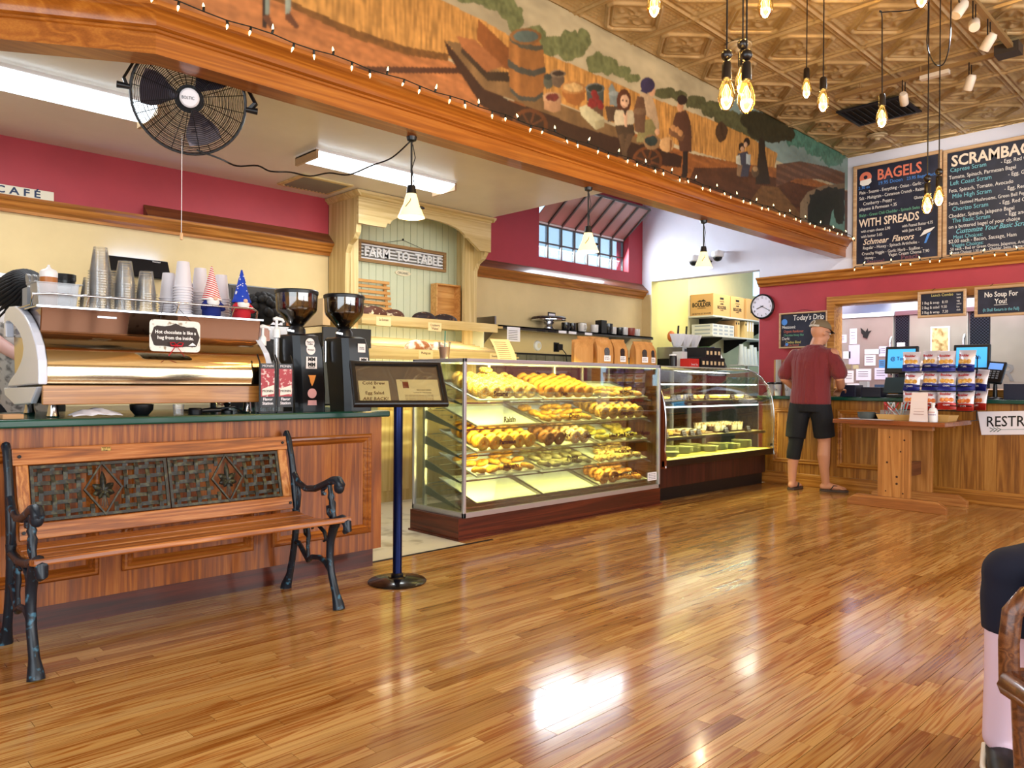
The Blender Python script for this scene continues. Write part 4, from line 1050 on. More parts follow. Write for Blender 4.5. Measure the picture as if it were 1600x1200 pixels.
# condiment bin, squeeze bottle, lids on the tray's left end
def tub(nm, label, x, y, z, w, d, h, m, cat):
    t = thing(nm, label, cat, (x, y, z)); th = .003; mb = MB(); s = .88
    def ring(k, f, o): return [Vector((-w/2*f+o, -d/2*f+o, k)), Vector((w/2*f-o, -d/2*f+o, k)), Vector((w/2*f-o, d/2*f-o, k)), Vector((-w/2*f+o, d/2*f-o, k))]
    MB().loft([ring(0,s,0), ring(h,1,0), ring(h,1,th), ring(th,s,th)]).build('tub', m, t)
    mb = MB(); moulding(mb, frame_pts(-w/2-.012,-d/2-.012,w/2+.012,d/2+.012), [(0,0),(0,.004),(.014,.004),(.014,0)], (0,0,h), XR, (0,1,0), ZU); mb.build('rim', m, t)
    return t
M_frost = glass_mat('frosted_plastic', '#eceef2', .35, .4, .12)
tub('condiment_bin', 'translucent plastic bin holding the amber squeeze bottle', .905, 3.93, Z, .17, .13, .105, M_frost, 'bin')
t = thing('squeeze_bottle', 'amber squeeze bottle with white cap standing in the plastic bin', 'bottle', (.885, 3.945, Z+.004))
MB().lathe([(0,0),(.034,0),(.036,.006),(.036,.13),(.034,.14)], n=22).build('bottle', mat('amber_syrup', '#b06a34', .3), t, smooth=40)
cp = MB().lathe([(.0365,.135),(.0365,.158),(.03,.168),(.012,.175),(.006,.185),(.005,.192),(0,.192)], n=22).build('cap', M_wht, t, smooth=40)
t = thing('coffee_can', 'black round container on the espresso machine left of the clear cups', 'container', (.985, 4.12, Z))
MB().lathe([(0,0),(.044,0),(.052,.15),(.05,.152),(0,.15)], n=24).build('body', M_black, t, smooth=40)
for k in range(5): MB().torus((0,0,.152+k*.006), .052, .004, 24, 6).build('lid', M_black, t, smooth=60)
t = thing('lid_sleeve', 'clear sleeve of dome lids lying behind the squeeze bottle', 'lids', (.935, 4.235, Z+.115))
MB().box(-.085,-.05,-.115,.085,.05,-.002).build('stand_box', mat('grey_box', '#8c9096', .5), t)
for k in range(7): MB().lathe([(.033,0),(.032,.012),(.026,.022),(0,.026)], (-.075+k*.025,0,0), 16, axis=(1,0,.15)).build('dome_lid', M_frost, t, smooth=50, loc=(0,0,.034))

# ------------------------------------------------------------------ things on the counter under and beside the machine
t = thing('bar_towel', 'crumpled white bar towel under the espresso machine', 'towel', (1.02, 3.72, .906))
rows = []; rr = random.Random(9)
for i in range(9):
    rows.append([(-.10+.025*j+.004*rr.random(), -.04+.012*i, .004+.036*abs(math.sin(j*1.1+i*.7))*math.sin(PI*(j+.6)/9.2)*math.sin(PI*(i+.7)/9.4)) for j in range(9)])
MB().sheet(rows, .003, (0,0,1)).build('cloth', mat('towel_cotton', '#d7d3da', .95), t, smooth=80)
t = thing('knock_box', 'black round knock box under the espresso machine', 'container', (1.235, 3.78, .906))
MB().lathe([(0,0),(.03,0),(.05,.025),(.052,.05),(.045,.052),(.04,.03),(0,.02)], n=24).build('bowl', M_black, t, smooth=50)
t = thing('glass_tumbler', 'small clear glass tumbler under the espresso machine', 'glass', (1.375, 3.70, .906))
MB().lathe([(0,0),(.022,0),(.026,.05),(.0245,.05),(.021,.005),(0,.005)], n=20).build('glass', M_cup, t, smooth=40)
t = thing('portafilter', 'black handled portafilter lying under the machine', 'portafilter', (1.47, 3.74, .906))
MB().lathe([(0,0),(.032,0),(.034,.022),(.028,.03),(0,.03)], n=20).build('basket', M_blackm, t, smooth=40)
MB().tube([(.03,0,.016),(.08,.01,.018),(.13,.012,.018)], [.01,.013,.012], 10).build('handle', M_black, t, smooth=50)
tag(MB().tube([(1.55,4.2,.912),(1.57,3.85,.912),(1.60,3.75,.93),(1.66,3.73,.94),(1.72,3.76,.915),(1.76,3.9,.912)], .006, 8).build('power_cord', M_black, smooth=60), 'black cord coiled under the right side of the espresso machine', 'cord')
t = thing('tamper', 'round black tamper with steel base near the right foot of the machine', 'tamper', (1.655, 3.80, .906))
MB().lathe([(0,0),(.029,0),(.029,.012),(.01,.018),(.012,.035),(.02,.048),(0,.055)], n=20).build('body', M_blackm, t, smooth=40)
tag(MB().box(.66,3.66,.906,.735,3.74,.926).build('cork_block', mat('cork', '#b98d62', .8), bev=.003), 'small cork block at the far left of the green counter', 'block')

# syrup display sleeves and pump bottles
def syrup(x, label):
    t = thing('syrup_display', label, 'display', (x, 3.668, .906), 0, 'flavour displays')
    w = .085
    for sx in (-1, 1):
        MB().tube([(sx*w/2,-.02,0),(sx*w/2,-.02,.26),(sx*w/2,.008,.30)], .004, 8).build('wire_frame', M_blackm, t, smooth=50)
    b = MB().box(-w/2+.002,-.022,.03,w/2-.002,-.014,.255).build('sleeve', M_black, t)
    mr = spots('syrup_photo_red', '#8c1a24', '#e8c8c0', 55, .62, .4, .06, '#b8323a')
    MB().box(-w/2+.006,-.0235,.085,w/2-.006,-.0215,.228).build('picture', mr, b)
    MB().prism([(-.03,.09),(.034,.10),(.034,.145),(-.03,.125)], (0,-.024,0), XR, ZU, (0,1,0), .001).build('bottle_label', mat('label_cream', '#eadfd2', .6), b)
    text('MONIN', .018, M_paper, b, (0,-.0245,.236), XR, ZU, 'CENTER')
    text('MONIN', .017, M_ink, b, (0,-.0255,.108), XR, ZU, 'CENTER')
    text('Flavor\nStation', .021, M_paper, b, (0,-.0245,.065), XR, ZU, 'CENTER', bold=.0004)
    MB().box(-w/2,-.02,0,w/2,.01,.006).build('foot_tray', M_blackm, t)
syrup(1.80, 'flavour station syrup display beside the espresso machine'); syrup(1.898, 'flavour station syrup display beside the coffee grinder')
def pump(x, y, z, label):
    t = thing('syrup_bottle', label, 'bottle', (x, y, .906))
    MB().lathe([(0,0),(.036,0),(.038,.01),(.038,.20),(.03,.25),(.014,.28),(.014,z-.09)], n=20).build('bottle', M_frost, t, smooth=40)
    MB().lathe([(.02,z-.10),(.02,z-.06),(.013,z-.05),(.008,z-.045),(.008,z-.005)], n=16).build('pump_collar', M_wht, t, smooth=40)
    MB().tube([(-.018,0,z-.002),(.0,0,z+.004),(.03,-.006,z-.002),(.038,-.008,z-.016)], [.008,.011,.008,.006], 10).build('pump_head', M_wht, t, smooth=50)
pump(1.865, 3.84, .455, 'shorter syrup bottle with white pump behind the flavour displays'); pump(1.935, 3.82, .50, 'taller syrup bottle with white pump beside the coffee grinder')

# ------------------------------------------------------------------ coffee grinders
M_beans = spots('roasted_beans', '#140c09', '#3a2418', 130, .55, .35, .1)
M_gblk = mat('grinder_black', '#07080c', .32, coat=.15, spec=.35)
M_hopper = glass_mat('smoked_hopper', '#d9d0c6', .05, .6)
def grinder(x, label, tall):
    t = thing('coffee_grinder', label, 'grinder', (x, 3.86, .905), 0, 'coffee grinders')
    def rr(y0, y1, x0, x1, z, b=.03):
        return [Vector(p) for p in [(x0+b,y0,z),(x1-b*.4,y0,z),(x1,y0+b*.4,z),(x1,y1-b,z),(x1-b,y1,z),(x0+b,y1,z),(x0,y1-b,z),(x0,y0+b,z)]]
    b = MB().loft([rr(-.125,.09,-.07,.10,0), rr(-.125,.10,-.075,.10,.12), rr(-.120,.12,-.085,.085,.34), rr(-.110,.13,-.085,.065,.415), rr(-.09,.12,-.07,.05,.425)]).build('body', M_gblk, t, smooth=30)
    MB().lathe([(.05,.42),(.05,.455),(.035,.475),(.045,.485)], (-.005,.02,0), 24).build('neck', M_blackm, t, smooth=40)
    h = MB().lathe([(.036,.475),(.045,.485),(.107,.555),(.112,.57),(.116,.655),(.113,.655),(.109,.57),(.104,.557),(.04,.487)], (-.005,.02,0), 32).build('hopper', M_hopper, t, smooth=40)
    fl = .575 if not tall else .625
    MB().lathe([(0,.482),(.034,.482),(.101,.556),(.106,.572),(.106+.003*(fl-.57)/.08,fl),(.05,fl+.012),(0,fl+.004)], (-.005,.02,0), 28).build('coffee_beans', M_beans, t, smooth=40)
    MB().lathe([(.119,.652),(.12,.668),(.114,.674),(0,.676)], (-.005,.02,0), 32).build('hopper_lid', M_black, t, smooth=40)
    MB().bar((-.06,-.05,.44), (-.10,-.05,.445), .012, .01).build('adjust_lever', M_chrome, t)
    MB().lathe([(.012,.0),(.012,.12)], (-.105,.06,.28), 14).build('dosing_tube', M_chrome, t, smooth=40)
    def face(z): return -.125+.0055*max(0,(z-.12)/.2)*1.0-.0008
    st = mat('sticker_white', '#e6dcd8', .5); so = mat('sticker_orange', '#d98a3c', .5); sp = mat('sticker_pink', '#d8a0a0', .5)
    def stick(nm, pts, m): return MB().prism(pts, (0,0,0), XR, ZU, (0,1,0), .004).build(nm, m, b)
    def disc(cx, cz, r, y, m, nm='sticker'):
        return MB().prism([(cx+r*math.cos(a*PI/9), cz+r*math.sin(a*PI/9)) for a in range(18)], (0,y,0), XR, ZU, (0,1,0), .004).build(nm, m, b)
    if not tall:
        disc(.0, .375, .027, -.1225, st); disc(.005, .338, .027, -.1235, st)
        text('Bagels &\nCoffee', .012, M_ink, b, (.0,-.1245,.378), XR, ZU, 'CENTER'); text('Roasters', .011, M_ink, b, (.005,-.1255,.335), XR, ZU, 'CENTER')
        s = MB().box(-.025,-.127,.235,.04,-.122,.30).build('sticker', st, b)
        text('MM\nMM', .029, M_ink, b, (.0075,-.1282,.277), XR, ZU, 'CENTER', bold=.001); text('MAZZER', .010, M_ink, b, (.0075,-.1282,.239), XR, ZU, 'CENTER')
        stick('sticker', [(-.012,.20),(.035,.20),(.03,.185),(.022,.16),(.012,.14),(.002,.16),(-.004,.185)], so).location.y = -.127
        disc(.012, .10, .027, -.128, sp); stick('sticker', [(-.015,.035),(.04,.035),(.038,.062),(-.012,.062)], sp).location.y = -.128
    else:
        s = MB().box(.0,-.1235,.335,.05,-.119,.385).build('sticker', st, b); text('Boulder\nCOFFEE', .010, M_ink, b, (.025,-.1245,.36), XR, ZU, 'CENTER')
        s = MB().box(.01,-.126,.255,.065,-.122,.305).build('sticker', st, b); text('MM\nMM', .024, M_ink, b, (.0375,-.1272,.284), XR, ZU, 'CENTER', bold=.001)
grinder(2.09, 'black coffee grinder with stickers beside the syrup displays', False)
grinder(2.395, 'black coffee grinder with full bean hopper behind the sign stand', True)
# white towel over the counter's right end
t = thing('hanging_towel', 'white towel hanging over the right end of the coffee counter', 'towel', (2.56, 4.0, .91))
MB().sheet([[(-.05,-.05,.004),(-.01,-.05,.006),(.012,-.05,-.01),(.02,-.04,-.10),(.03,-.02,-.20),(.045,-.005,-.235)],[(-.05,.02,.004),(-.01,.02,.008),(.014,.02,-.01),(.03,.02,-.10),(.05,.02,-.20),(.055,.02,-.235)],[(-.05,.07,.004),(-.01,.07,.006),(.012,.07,-.01),(.018,.06,-.10),(.028,.05,-.20),(.04,.035,-.23)]], .004, (1,0,.1)).build('cloth', mat('towel_cotton', '#d7d3da', .95), t, smooth=80)
# ------------------------------------------------------------------ bagel display case
M_shelfmetal = mat('grey_shelf_metal', '#6f7478', .4, metal=.7)
M_pan = mat('sheet_pan', '#b9bcbc', .3, metal=.8)
M_liner = mat('pan_liner', '#dfe8d8', .5)
YEL = (1.0, .86, .24)
def bagel_case():
    t = thing('bagel_display_case', 'glass bagel display case with slanted trays on a dark oak plinth', 'display case', (4.47, 4.16, 0))
    L = Vector((-4.47, -4.16, 0)); x0, x1, y0, y1, z0, z1 = 3.325, 5.61, 3.88, 4.46, .155, 1.235
    b = lambda nm, m, *a, **k: MB().box(*a).build(nm, m, t, loc=L, **k)
    b('plinth', M_oakd, 3.30, 3.90, .012, 5.64, 4.44, .15); b('plinth_shoe', M_oakd, 3.285, 3.885, 0, 5.655, 4.45, .012)
    b('plinth_end', M_oakdy, 3.296, 3.90, .012, 3.30, 4.44, .15)
    b('deck', mat('dark_deck', '#4a4334', .5), x0+.02, y0+.02, .152, x1-.02, y1, .165)
    s = .022
    for nm, a in (('front_sill', (x0,y0,.15,x1,y0+s,.185)), ('front_header', (x0,y0,z1-.026,x1,y0+s,z1)), ('side_sill', (x0,y0,.15,x0+s,y1,.185)), ('side_header', (x0,y0,z1-.026,x0+s,y1,z1)),
                  ('side_header', (x1-s,y0,z1-.026,x1,y1,z1)), ('rear_header', (x0,y1-s,z1-.026,x1,y1,z1)), ('corner_post', (x0,y0,.15,x0+s,y0+s,z1)), ('corner_post', (x1-s,y0,.15,x1,y0+s,z1)),
                  ('rear_post', (x0,y1-s,.15,x0+s,y1,z1)), ('rear_post', (x1-s,y1-s,.15,x1,y1,z1)), ('shelf_upright', (x0+.02,y1-.12,.18,x0+.045,y1-.095,z1-.03)),
                  ('rear_mullion', (4.05,y1-.02,.18,4.075,y1,z1-.02)), ('rear_mullion', (4.82,y1-.02,.18,4.845,y1,z1-.02)), ('rear_mullion', (5.2,y1-.02,.18,5.22,y1,z1-.02))):
        b(nm, M_alu, *a, bev=.002)
    b('top_glass', M_clear, x0+s, y0+s, z1-.008, x1-s, y1-s, z1-.002)
    b('front_glass', M_clear, x0+s, y0+.008, .185, x1-s, y0+.013, z1-.026)
    b('side_glass', M_clear, x0+.008, y0+s, .185, x0+.013, y1-s, z1-.026)
    b('end_panel', wood('dark_end_panel', '#2a1208', '#3d1c0e', '#4c2816', 'z', .25, 1), x1-.02, y0+s, .17, x1-.006, y1-s, z1-.026)
    fronts = (.935, .752, .568, .398, .212); sl = math.tan(math.radians(18))
    for r, zf in enumerate(fronts):
        for xx in (x0+.03, 4.17, 4.85, x1-.05):
            mb = MB(); mb.prism([(3.945,zf-.022),(3.945,zf-.012),(y1-.10,zf-.012+sl*(y1-.10-3.945)),(y1-.10,zf-.075+sl*(y1-.10-3.945))], (xx,0,0), (0,1,0), ZU, (1,0,0), .006)
            mb.build('shelf_bracket', M_shelfmetal, t, loc=L)
        sh = MB().bar((x0+.03,3.945,zf-.009), (x1-.04,3.945,zf-.009), .008, .008).build('shelf_rail', M_chrome, t, loc=L)
        MB().bar((x0+.03,4.36,zf-.009+sl*.415), (x1-.04,4.36,zf-.009+sl*.415), .008, .008).build('rear_rail', M_chrome, sh)
        for k in range(5): MB().bar((x0+.06+.004*k,3.96+.09*k,zf-.01+sl*(.015+.09*k)), (3.52,3.96+.09*k,zf-.01+sl*(.015+.09*k)), .004, .004).build('shelf_wire', M_chrome, sh)
        # (a lamp sits under the front lip of each shelf, shining on the tray below)
    MB().box(x0+.03, y0+.03, z1-.034, x1-.03, y0+.05, z1-.027).build('lamp_strip', mat('case_lamp', '#fff4c8', .4, emit='#ffe9a0', estr=3), t, loc=L)
    lamp('bagel_case_lamp', 'AREA', ((x0+x1)/2, y0+.05, z1-.038), 34, YEL, 2.1, .02, aim=(0,.9,-.8))
    for zf in fronts[:4]: lamp('bagel_shelf_lamp', 'AREA', ((x0+x1)/2, 3.985, zf-.034), 15, YEL, 2.1, .02, aim=(0,1,-.75))
    mi = mat('case_lettering', '#3a1010', .5)
    for s_, x, z, sz in (('Sesame',3.60,.975,.05), ('Raisin',3.70,.79,.055), ('Parmesan',3.66,.635,.045), ('Jalapeno',3.70,.46,.05), ('Onion',4.40,.80,.05), ('Plain',4.30,.975,.045), ('Multigrain',5.03,.98,.05), ('Everything',5.05,.808,.045),
                         ('Salt',4.60,.637,.05), ('Rye',4.35,.655,.045), ('Spinach 2oz & Green Chili Cheddar',4.89,.630,.043), ('Poppy',4.38,.472,.055), ('Cranberry',5.02,.49,.05), ('Cinnamon Crunch',4.98,.30,.045)):
        text(s_, sz, mi, t, (x-4.47, y0+.0065-4.16, z), XR, ZU, squash=.92, bold=.0016, name='flavour_lettering')
    n = b('care_notice', M_paper, 5.43, y0+.003, .225, 5.56, y0+.007, .295)
    for k in range(4): text('please ask us for help', .012, M_ink, n, (5.44, y0+.002, .278-.014*k), XR, ZU)
    return fronts, sl
FR, SL = bagel_case()
PANX = (3.505, 4.185, 4.865); PW, PD = .655, .45
COLN = ('left', 'middle', 'right'); ROWN = ('top', 'second', 'third', 'fourth', 'bottom')
def pan_mesh():
    w, d, h = PW, PD, .018; mb = MB()
    def ring(k, o): return [Vector((o,o,k)), Vector((w-o,o,k)), Vector((w-o,d-o,k)), Vector((o,d-o,k))]
    mb.loft([ring(0,.012), ring(h,0), ring(h+.002,.004), ring(.002,.016)]); return mb.mesh('pan', M_pan)
ME_PAN = pan_mesh(); ME_LIN = MB().box(.017,.017,.0022,PW-.017,PD-.017,.0035).mesh('liner', M_liner)
TILT = math.atan(SL); RX = Matrix.Rotation(TILT, 3, 'X')
def pan(r, c):
    t = thing('sheet_pan', '%s sheet pan in the %s row of the bagel case' % (COLN[c], ROWN[r]), 'tray', (PANX[c], 3.955, FR[r]), 0, 'sheet pans in the bagel case'); t.rotation_euler = (TILT, 0, 0)
    for nm, me in (('pan', ME_PAN), ('liner', ME_LIN)):
        o = bpy.data.objects.new(nm, me); COL.objects.link(o); o.parent = t
BK = {}
def bagel_mesh(kind):
    if kind in BK: return BK[kind]
    spec = {'plain': ('#d8982e', '#e6b248', None), 'sesame': ('#d8a648', '#f0dfa4', 110), 'onion': ('#d8a030', '#8a5a1c', 75), 'everything': ('#cc9c44', '#5a482c', 105), 'parmesan': ('#d6962e', '#e6b450', 60),
            'rye': ('#7a4a1e', '#4a2a12', 60), 'salt': ('#c08a3c', '#efe9da', 120), 'spinach': ('#b9a040', '#6a7a24', 70), 'jalapeno': ('#d39a3a', '#a86a1c', 60), 'poppy': ('#8f8a6a', '#3c3c38', 140),
            'cranberry': ('#d8bf78', '#6a1c1c', 60), 'cinnamon': ('#c98c3c', '#7c4416', 55), 'multigrain': ('#d2a85a', '#8a6428', 80)}[kind]
    m = spots('bagel_'+kind, spec[0], spec[1], spec[2] or 40, .55 if spec[2] else .68, .55, .06)
    mb = MB(); n, k = 18, 10; R0, r0 = .0335, .0215
    for i in range(n):
        a = 2*PI*i/n; w = 1+.03*math.sin(2*a+1)+.02*math.sin(5*a)
        for j in range(k):
            b = 2*PI*j/k; rr = (R0+r0*math.cos(b))*w; mb.v.append((rr*math.cos(a), rr*math.sin(a), r0*.86*math.sin(b)*(1+.05*math.sin(3*a))))
    for i in range(n):
        for j in range(k): mb.f.append((i*k+j, ((i+1) % n)*k+j, ((i+1) % n)*k+(j+1) % k, i*k+(j+1) % k))
    BK[kind] = mb.mesh('bagel', m, 60); return BK[kind]
NTH = ('first', 'second', 'third', 'fourth', 'fifth', 'sixth', 'seventh', 'eighth')
RB = random.Random(21)
def put_bagel(kind, r, c, u, v, stand, lab):
    """u, v in metres across / up the pan"""
    o = bpy.data.objects.new('bagel', bagel_mesh(kind)); COL.objects.link(o)
    base = Vector((PANX[c], 3.955, FR[r])); h = .0565 if stand else .0225
    o.location = base+RX @ Vector((u, v, .0036+h*.97))
    if stand: e = (PI/2+TILT-.16+RB.uniform(-.06,.06), RB.uniform(-.2,.2), RB.uniform(-.07,.07))
    else: e = (TILT+RB.uniform(-.02,.02), RB.uniform(-.02,.02), RB.uniform(0,6))
    o.rotation_euler = e
    tag(o, lab, 'bagel', '%s bagels in the case' % kind)
TRN = lambda r, c: '%s %s tray' % (ROWN[r], COLN[c])
def standing(kind, r, c, cols, deep, u0=.09, du=.118, extra=0):
    for i in range(cols):
        for j in range(deep):
            put_bagel(kind, r, c, u0+i*du+RB.uniform(-.004,.004), .05+j*.062, True, '%s bagel, %s column from left, %s row back, %s' % (kind, NTH[i], NTH[j], TRN(r, c)))
def flat(kind, r, c, cols, rows, u0=.08, v0=.075, du=.122, dv=.118, skip=()):
    for j in range(rows):
        for i in range(cols):
            if (i, j) in skip: continue
            put_bagel(kind, r, c, u0+i*du+RB.uniform(-.003,.003), v0+j*dv+RB.uniform(-.003,.003), False, 'flat %s bagel, %s column from left, %s row back, %s' % (kind, NTH[i], NTH[j], TRN(r, c)))
for r in range(5):
    for c in range(3): pan(r, c)
standing('sesame', 0, 0, 5, 6); standing('plain', 0, 1, 5, 6); flat('multigrain', 0, 2, 5, 2, skip=()); 
flat('onion', 1, 1, 5, 3, skip=((1,2),)); standing('everything', 1, 2, 5, 6)
standing('parmesan', 2, 0, 5, 6); standing('rye', 2, 1, 2, 4); standing('salt', 2, 1, 2, 5, .40); flat('spinach', 2, 2, 5, 3, skip=((2,2),(2,1)))
flat('jalapeno', 3, 0, 5, 3, skip=((2,2),)); flat('poppy', 3, 1, 5, 3); flat('cranberry', 3, 2, 5, 3, skip=((0,2),(1,2),(0,1)))
standing('cinnamon', 4, 2, 2, 4, .09, .12); flat('cinnamon', 4, 2, 3, 3, .33, .075)
# loose bagel lying on top of the sesame rows
o = bpy.data.objects.new('bagel', bagel_mesh('sesame')); COL.objects.link(o); o.location = (3.505+.33, 4.23, FR[0]+.232); o.rotation_euler = (.25,0,0)
tag(o, 'sesame bagel lying flat on top of the others, top left tray', 'bagel', 'sesame bagels in the case')

# ------------------------------------------------------------------ curved refrigerated case
def curved_case():
    t = thing('curved_glass_case', 'curved glass pastry case with chrome trim and dark wood base', 'display case', (6.7, 4.3, 0))
    L = Vector((-6.7, -4.3, 0)); x0, x1 = 5.665, 7.715
    prof = [(3.885,.40),(3.878,.55),(3.876,.70),(3.88,.80),(3.895,.90),(3.92,.99),(3.96,1.07),(4.015,1.14),(4.09,1.195),(4.18,1.228),(4.28,1.242)]
    back = 4.72
    b = lambda nm, m, *a, **k: MB().box(*a).build(nm, m, t, loc=L, **k)
    b('toe_kick', M_black, x0+.02, 4.0, 0, x1-.02, back, .12); b('wood_base', wood('dark_red_base', '#1e0806', '#3a1410', '#4c2018', 'z', .4, 2), x0+.01, 3.97, .12, x1-.01, back, .33)
    b('deck', mat('case_deck', '#e6dc8c', .35), x0+.03, 3.90, .36, x1-.02, back-.02, .385)
    b('lower_rail', mat('bronze_rail', '#3a2c22', .3, metal=.6), x0, 3.87, .325, x1, 3.905, .385, bev=.004)
    rows = [[(x, y, z) for y, z in prof] for x in (x0+.03, x0+1.03, x1-.02)]
    MB().sheet([rows[0], rows[2]], .005, (0,1,0)).build('curved_glass', M_clear, t, smooth=60, loc=L)
    b('top_slab', mat('case_top', '#cfcabc', .35), x0, 4.28, 1.225, x1, back, 1.247, bev=.004)
    for x, nm in ((x0, 'end_panel'), (x1-.02, 'end_glass')):
        poly = [(3.86,.31),(3.86,.40)]+prof[1:]+[(back,1.243),(back,.31)]
        mb = MB(); mb.prism([(y+.004, z) for y, z in poly], (x,0,0), (0,1,0), ZU, (1,0,0), .02 if nm == 'end_panel' else .006)
        mb.build(nm, M_oak if 0 else (wood('reddish_end', '#5a2a16', '#7a3c22', '#8f5030', 'z', .35, 2) if nm == 'end_panel' else M_clear), t, loc=L)
        MB().tube([(x+.012, y-.006, z) for y, z in [(3.875,.32)]+prof]+[(x+.012,4.5,1.25)], .0085, 8).build('chrome_edge', M_chrome, t, smooth=60, loc=L)
    for k, (z, y0) in enumerate(((.575,3.965), (.915,4.0))):
        s = MB().box(x0+.03, y0, z-.012, x1-.02, back-.06, z).build('glass_shelf', mat('shelf_edge', '#b5a468', .35, metal=.2), t, loc=L)
        MB().box(x0+.03, y0-.006, z-.028, x1-.02, y0+.004, z-.006).build('shelf_lip', M_shelfmetal, s)
    for z, y in ((1.06,4.05), (.845,4.03)):
        MB().box(x0+.05, y, z, x1-.05, y+.022, z+.014).build('lamp_tube', mat('cold_case_lamp', '#ffffff', .4, emit='#f6fbff', estr=5), t, loc=L)
        lamp('pastry_case_lamp', 'AREA', ((x0+x1)/2, y+.012, z-.004), 42, (1.0,.94,.55), 1.9, .02, aim=(0,.35,-1))
    lamp('pastry_deck_lamp', 'AREA', ((x0+x1)/2, 4.0, .555), 26, (1.0,.86,.22), 1.9, .02, aim=(0,.75,-1))
    for x in (5.72, 6.35, 6.40, 7.0, 7.35, 7.66): b('rear_door_frame', M_alu, x, back-.03, .385, x+.03, back, 1.22)
    b('rear_glass', M_clear, x0+.03, back-.018, .39, x1-.03, back-.012, 1.22)
    b('price_plate', M_black, 7.63, 3.872, .415, 7.68, 3.876, .44)
curved_case()
M_plate = mat('stoneware_plate', '#cfd8c2', .3, coat=.3)
def plate_mesh():
    return MB().lathe([(0,0),(.06,0),(.075,.006),(.105,.017),(.107,.019),(.073,.010),(0,.004)], n=28).mesh('plate', M_plate, 40)
ME_PLATE = plate_mesh()
PL = [(5.86,4.06,4),(6.05,4.0,3),(6.2,4.1,6),(6.42,4.08,5),(6.62,4.12,6),(6.84,4.05,4),(7.08,4.08,5),(7.3,4.06,4),(7.54,4.06,6)]
for i, (x, y, n) in enumerate(PL):
    for k in range(n):
        o = bpy.data.objects.new('plate', ME_PLATE); COL.objects.link(o); o.location = (x, y+.10, .386+k*.0125)
        tag(o, 'plate, %s in the %s plate stack from left in the pastry case' % (ORD[n-1-k], NTH[i] if i < 8 else 'ninth'), 'plate', 'plates stacked in the pastry case')
# trays, sandwiches, cups and price tents on the shelves
M_tagw = mat('price_card', '#c9c2c2', .6)
def tent(x, y, z, lab):
    t = thing('price_tent', lab, 'price card', (x, y, z), 0, 'price cards in the pastry case')
    MB().prism([(-.02,0),(.0,.062),(.02,0)], (-.032,0,0), (0,1,0), ZU, (1,0,0), .064).build('card', M_black, t)
    f = MB().add([(-.03,-.0195,.003),(.03,-.0195,.003),(.03,-.0035,.053),(-.03,-.0035,.053)], [(0,1,2,3)]); f.sheet([[(-.03,-.0205,.003),(.03,-.0205,.003)],[(-.03,-.0045,.053),(.03,-.0045,.053)]]) if 0 else None
    mb = MB(); mb.add([(-.03,-.021,.004),(.03,-.021,.004),(.03,-.0045,.055),(-.03,-.0045,.055),(-.03,-.019,.004),(.03,-.019,.004),(.03,-.0025,.055),(-.03,-.0025,.055)], [(0,1,2,3),(7,6,5,4),(0,4,5,1),(1,5,6,2),(2,6,7,3),(3,7,4,0)])
    c = mb.build('face', M_tagw, t); u = Vector((0,.0165,.051)).normalized()
    for k in range(2): text(('Brownie','Muffin')[k], .016, M_ink, c, (-.026,-.0222+.0165*(.55-.4*k),.004+.051*(.55-.4*k)), XR, u)
for i, x in enumerate((5.79,6.03,6.12,6.25,6.34,6.62,7.12,7.40)): tent(x, 4.035, .916, 'price card %s from left on the upper shelf of the pastry case' % NTH[i])
for i, x in enumerate((5.86,6.16,6.30,6.42,6.93,7.38)): tent(x, 4.0, .576, 'price card %s from left on the lower shelf of the pastry case' % NTH[i])
M_flat = mat('dark_pastry_tray', '#3a241c', .4)
TC = [(5.95,.576,.50),(6.55,.576,.44),(7.2,.576,.72),(5.98,.916,.5),(6.6,.916,.5),(7.25,.916,.6)]
for i, (x, z, w) in enumerate(TC):
    t = thing('pastry_tray', 'dark tray %s from left on the %s pastry shelf' % (NTH[i % 3], 'lower' if i < 3 else 'upper'), 'tray', (x, 4.25, z))
    mb = MB(); moulding(mb, frame_pts(-w/2,-.2,w/2,.2), [(0,0),(0,.014),(.01,.014),(.014,.004),(.2,.004),(.2,0)], (0,0,0), XR, (0,1,0), ZU); mb.build('tray', M_flat if i != 1 else M_ivory, t)
M_bar = spots('lemon_bar', '#d9b850', '#b58a30', 30, .6, .6, .1); M_muf = spots('muffin_crumb', '#b98a4a', '#7a4e20', 40, .55, .7, .1, '#d8b878'); M_wrap = mat('parchment_wrap', '#e6dcb4', .7); M_choc = mat('chocolate', '#3a2014', .5)
k = 0
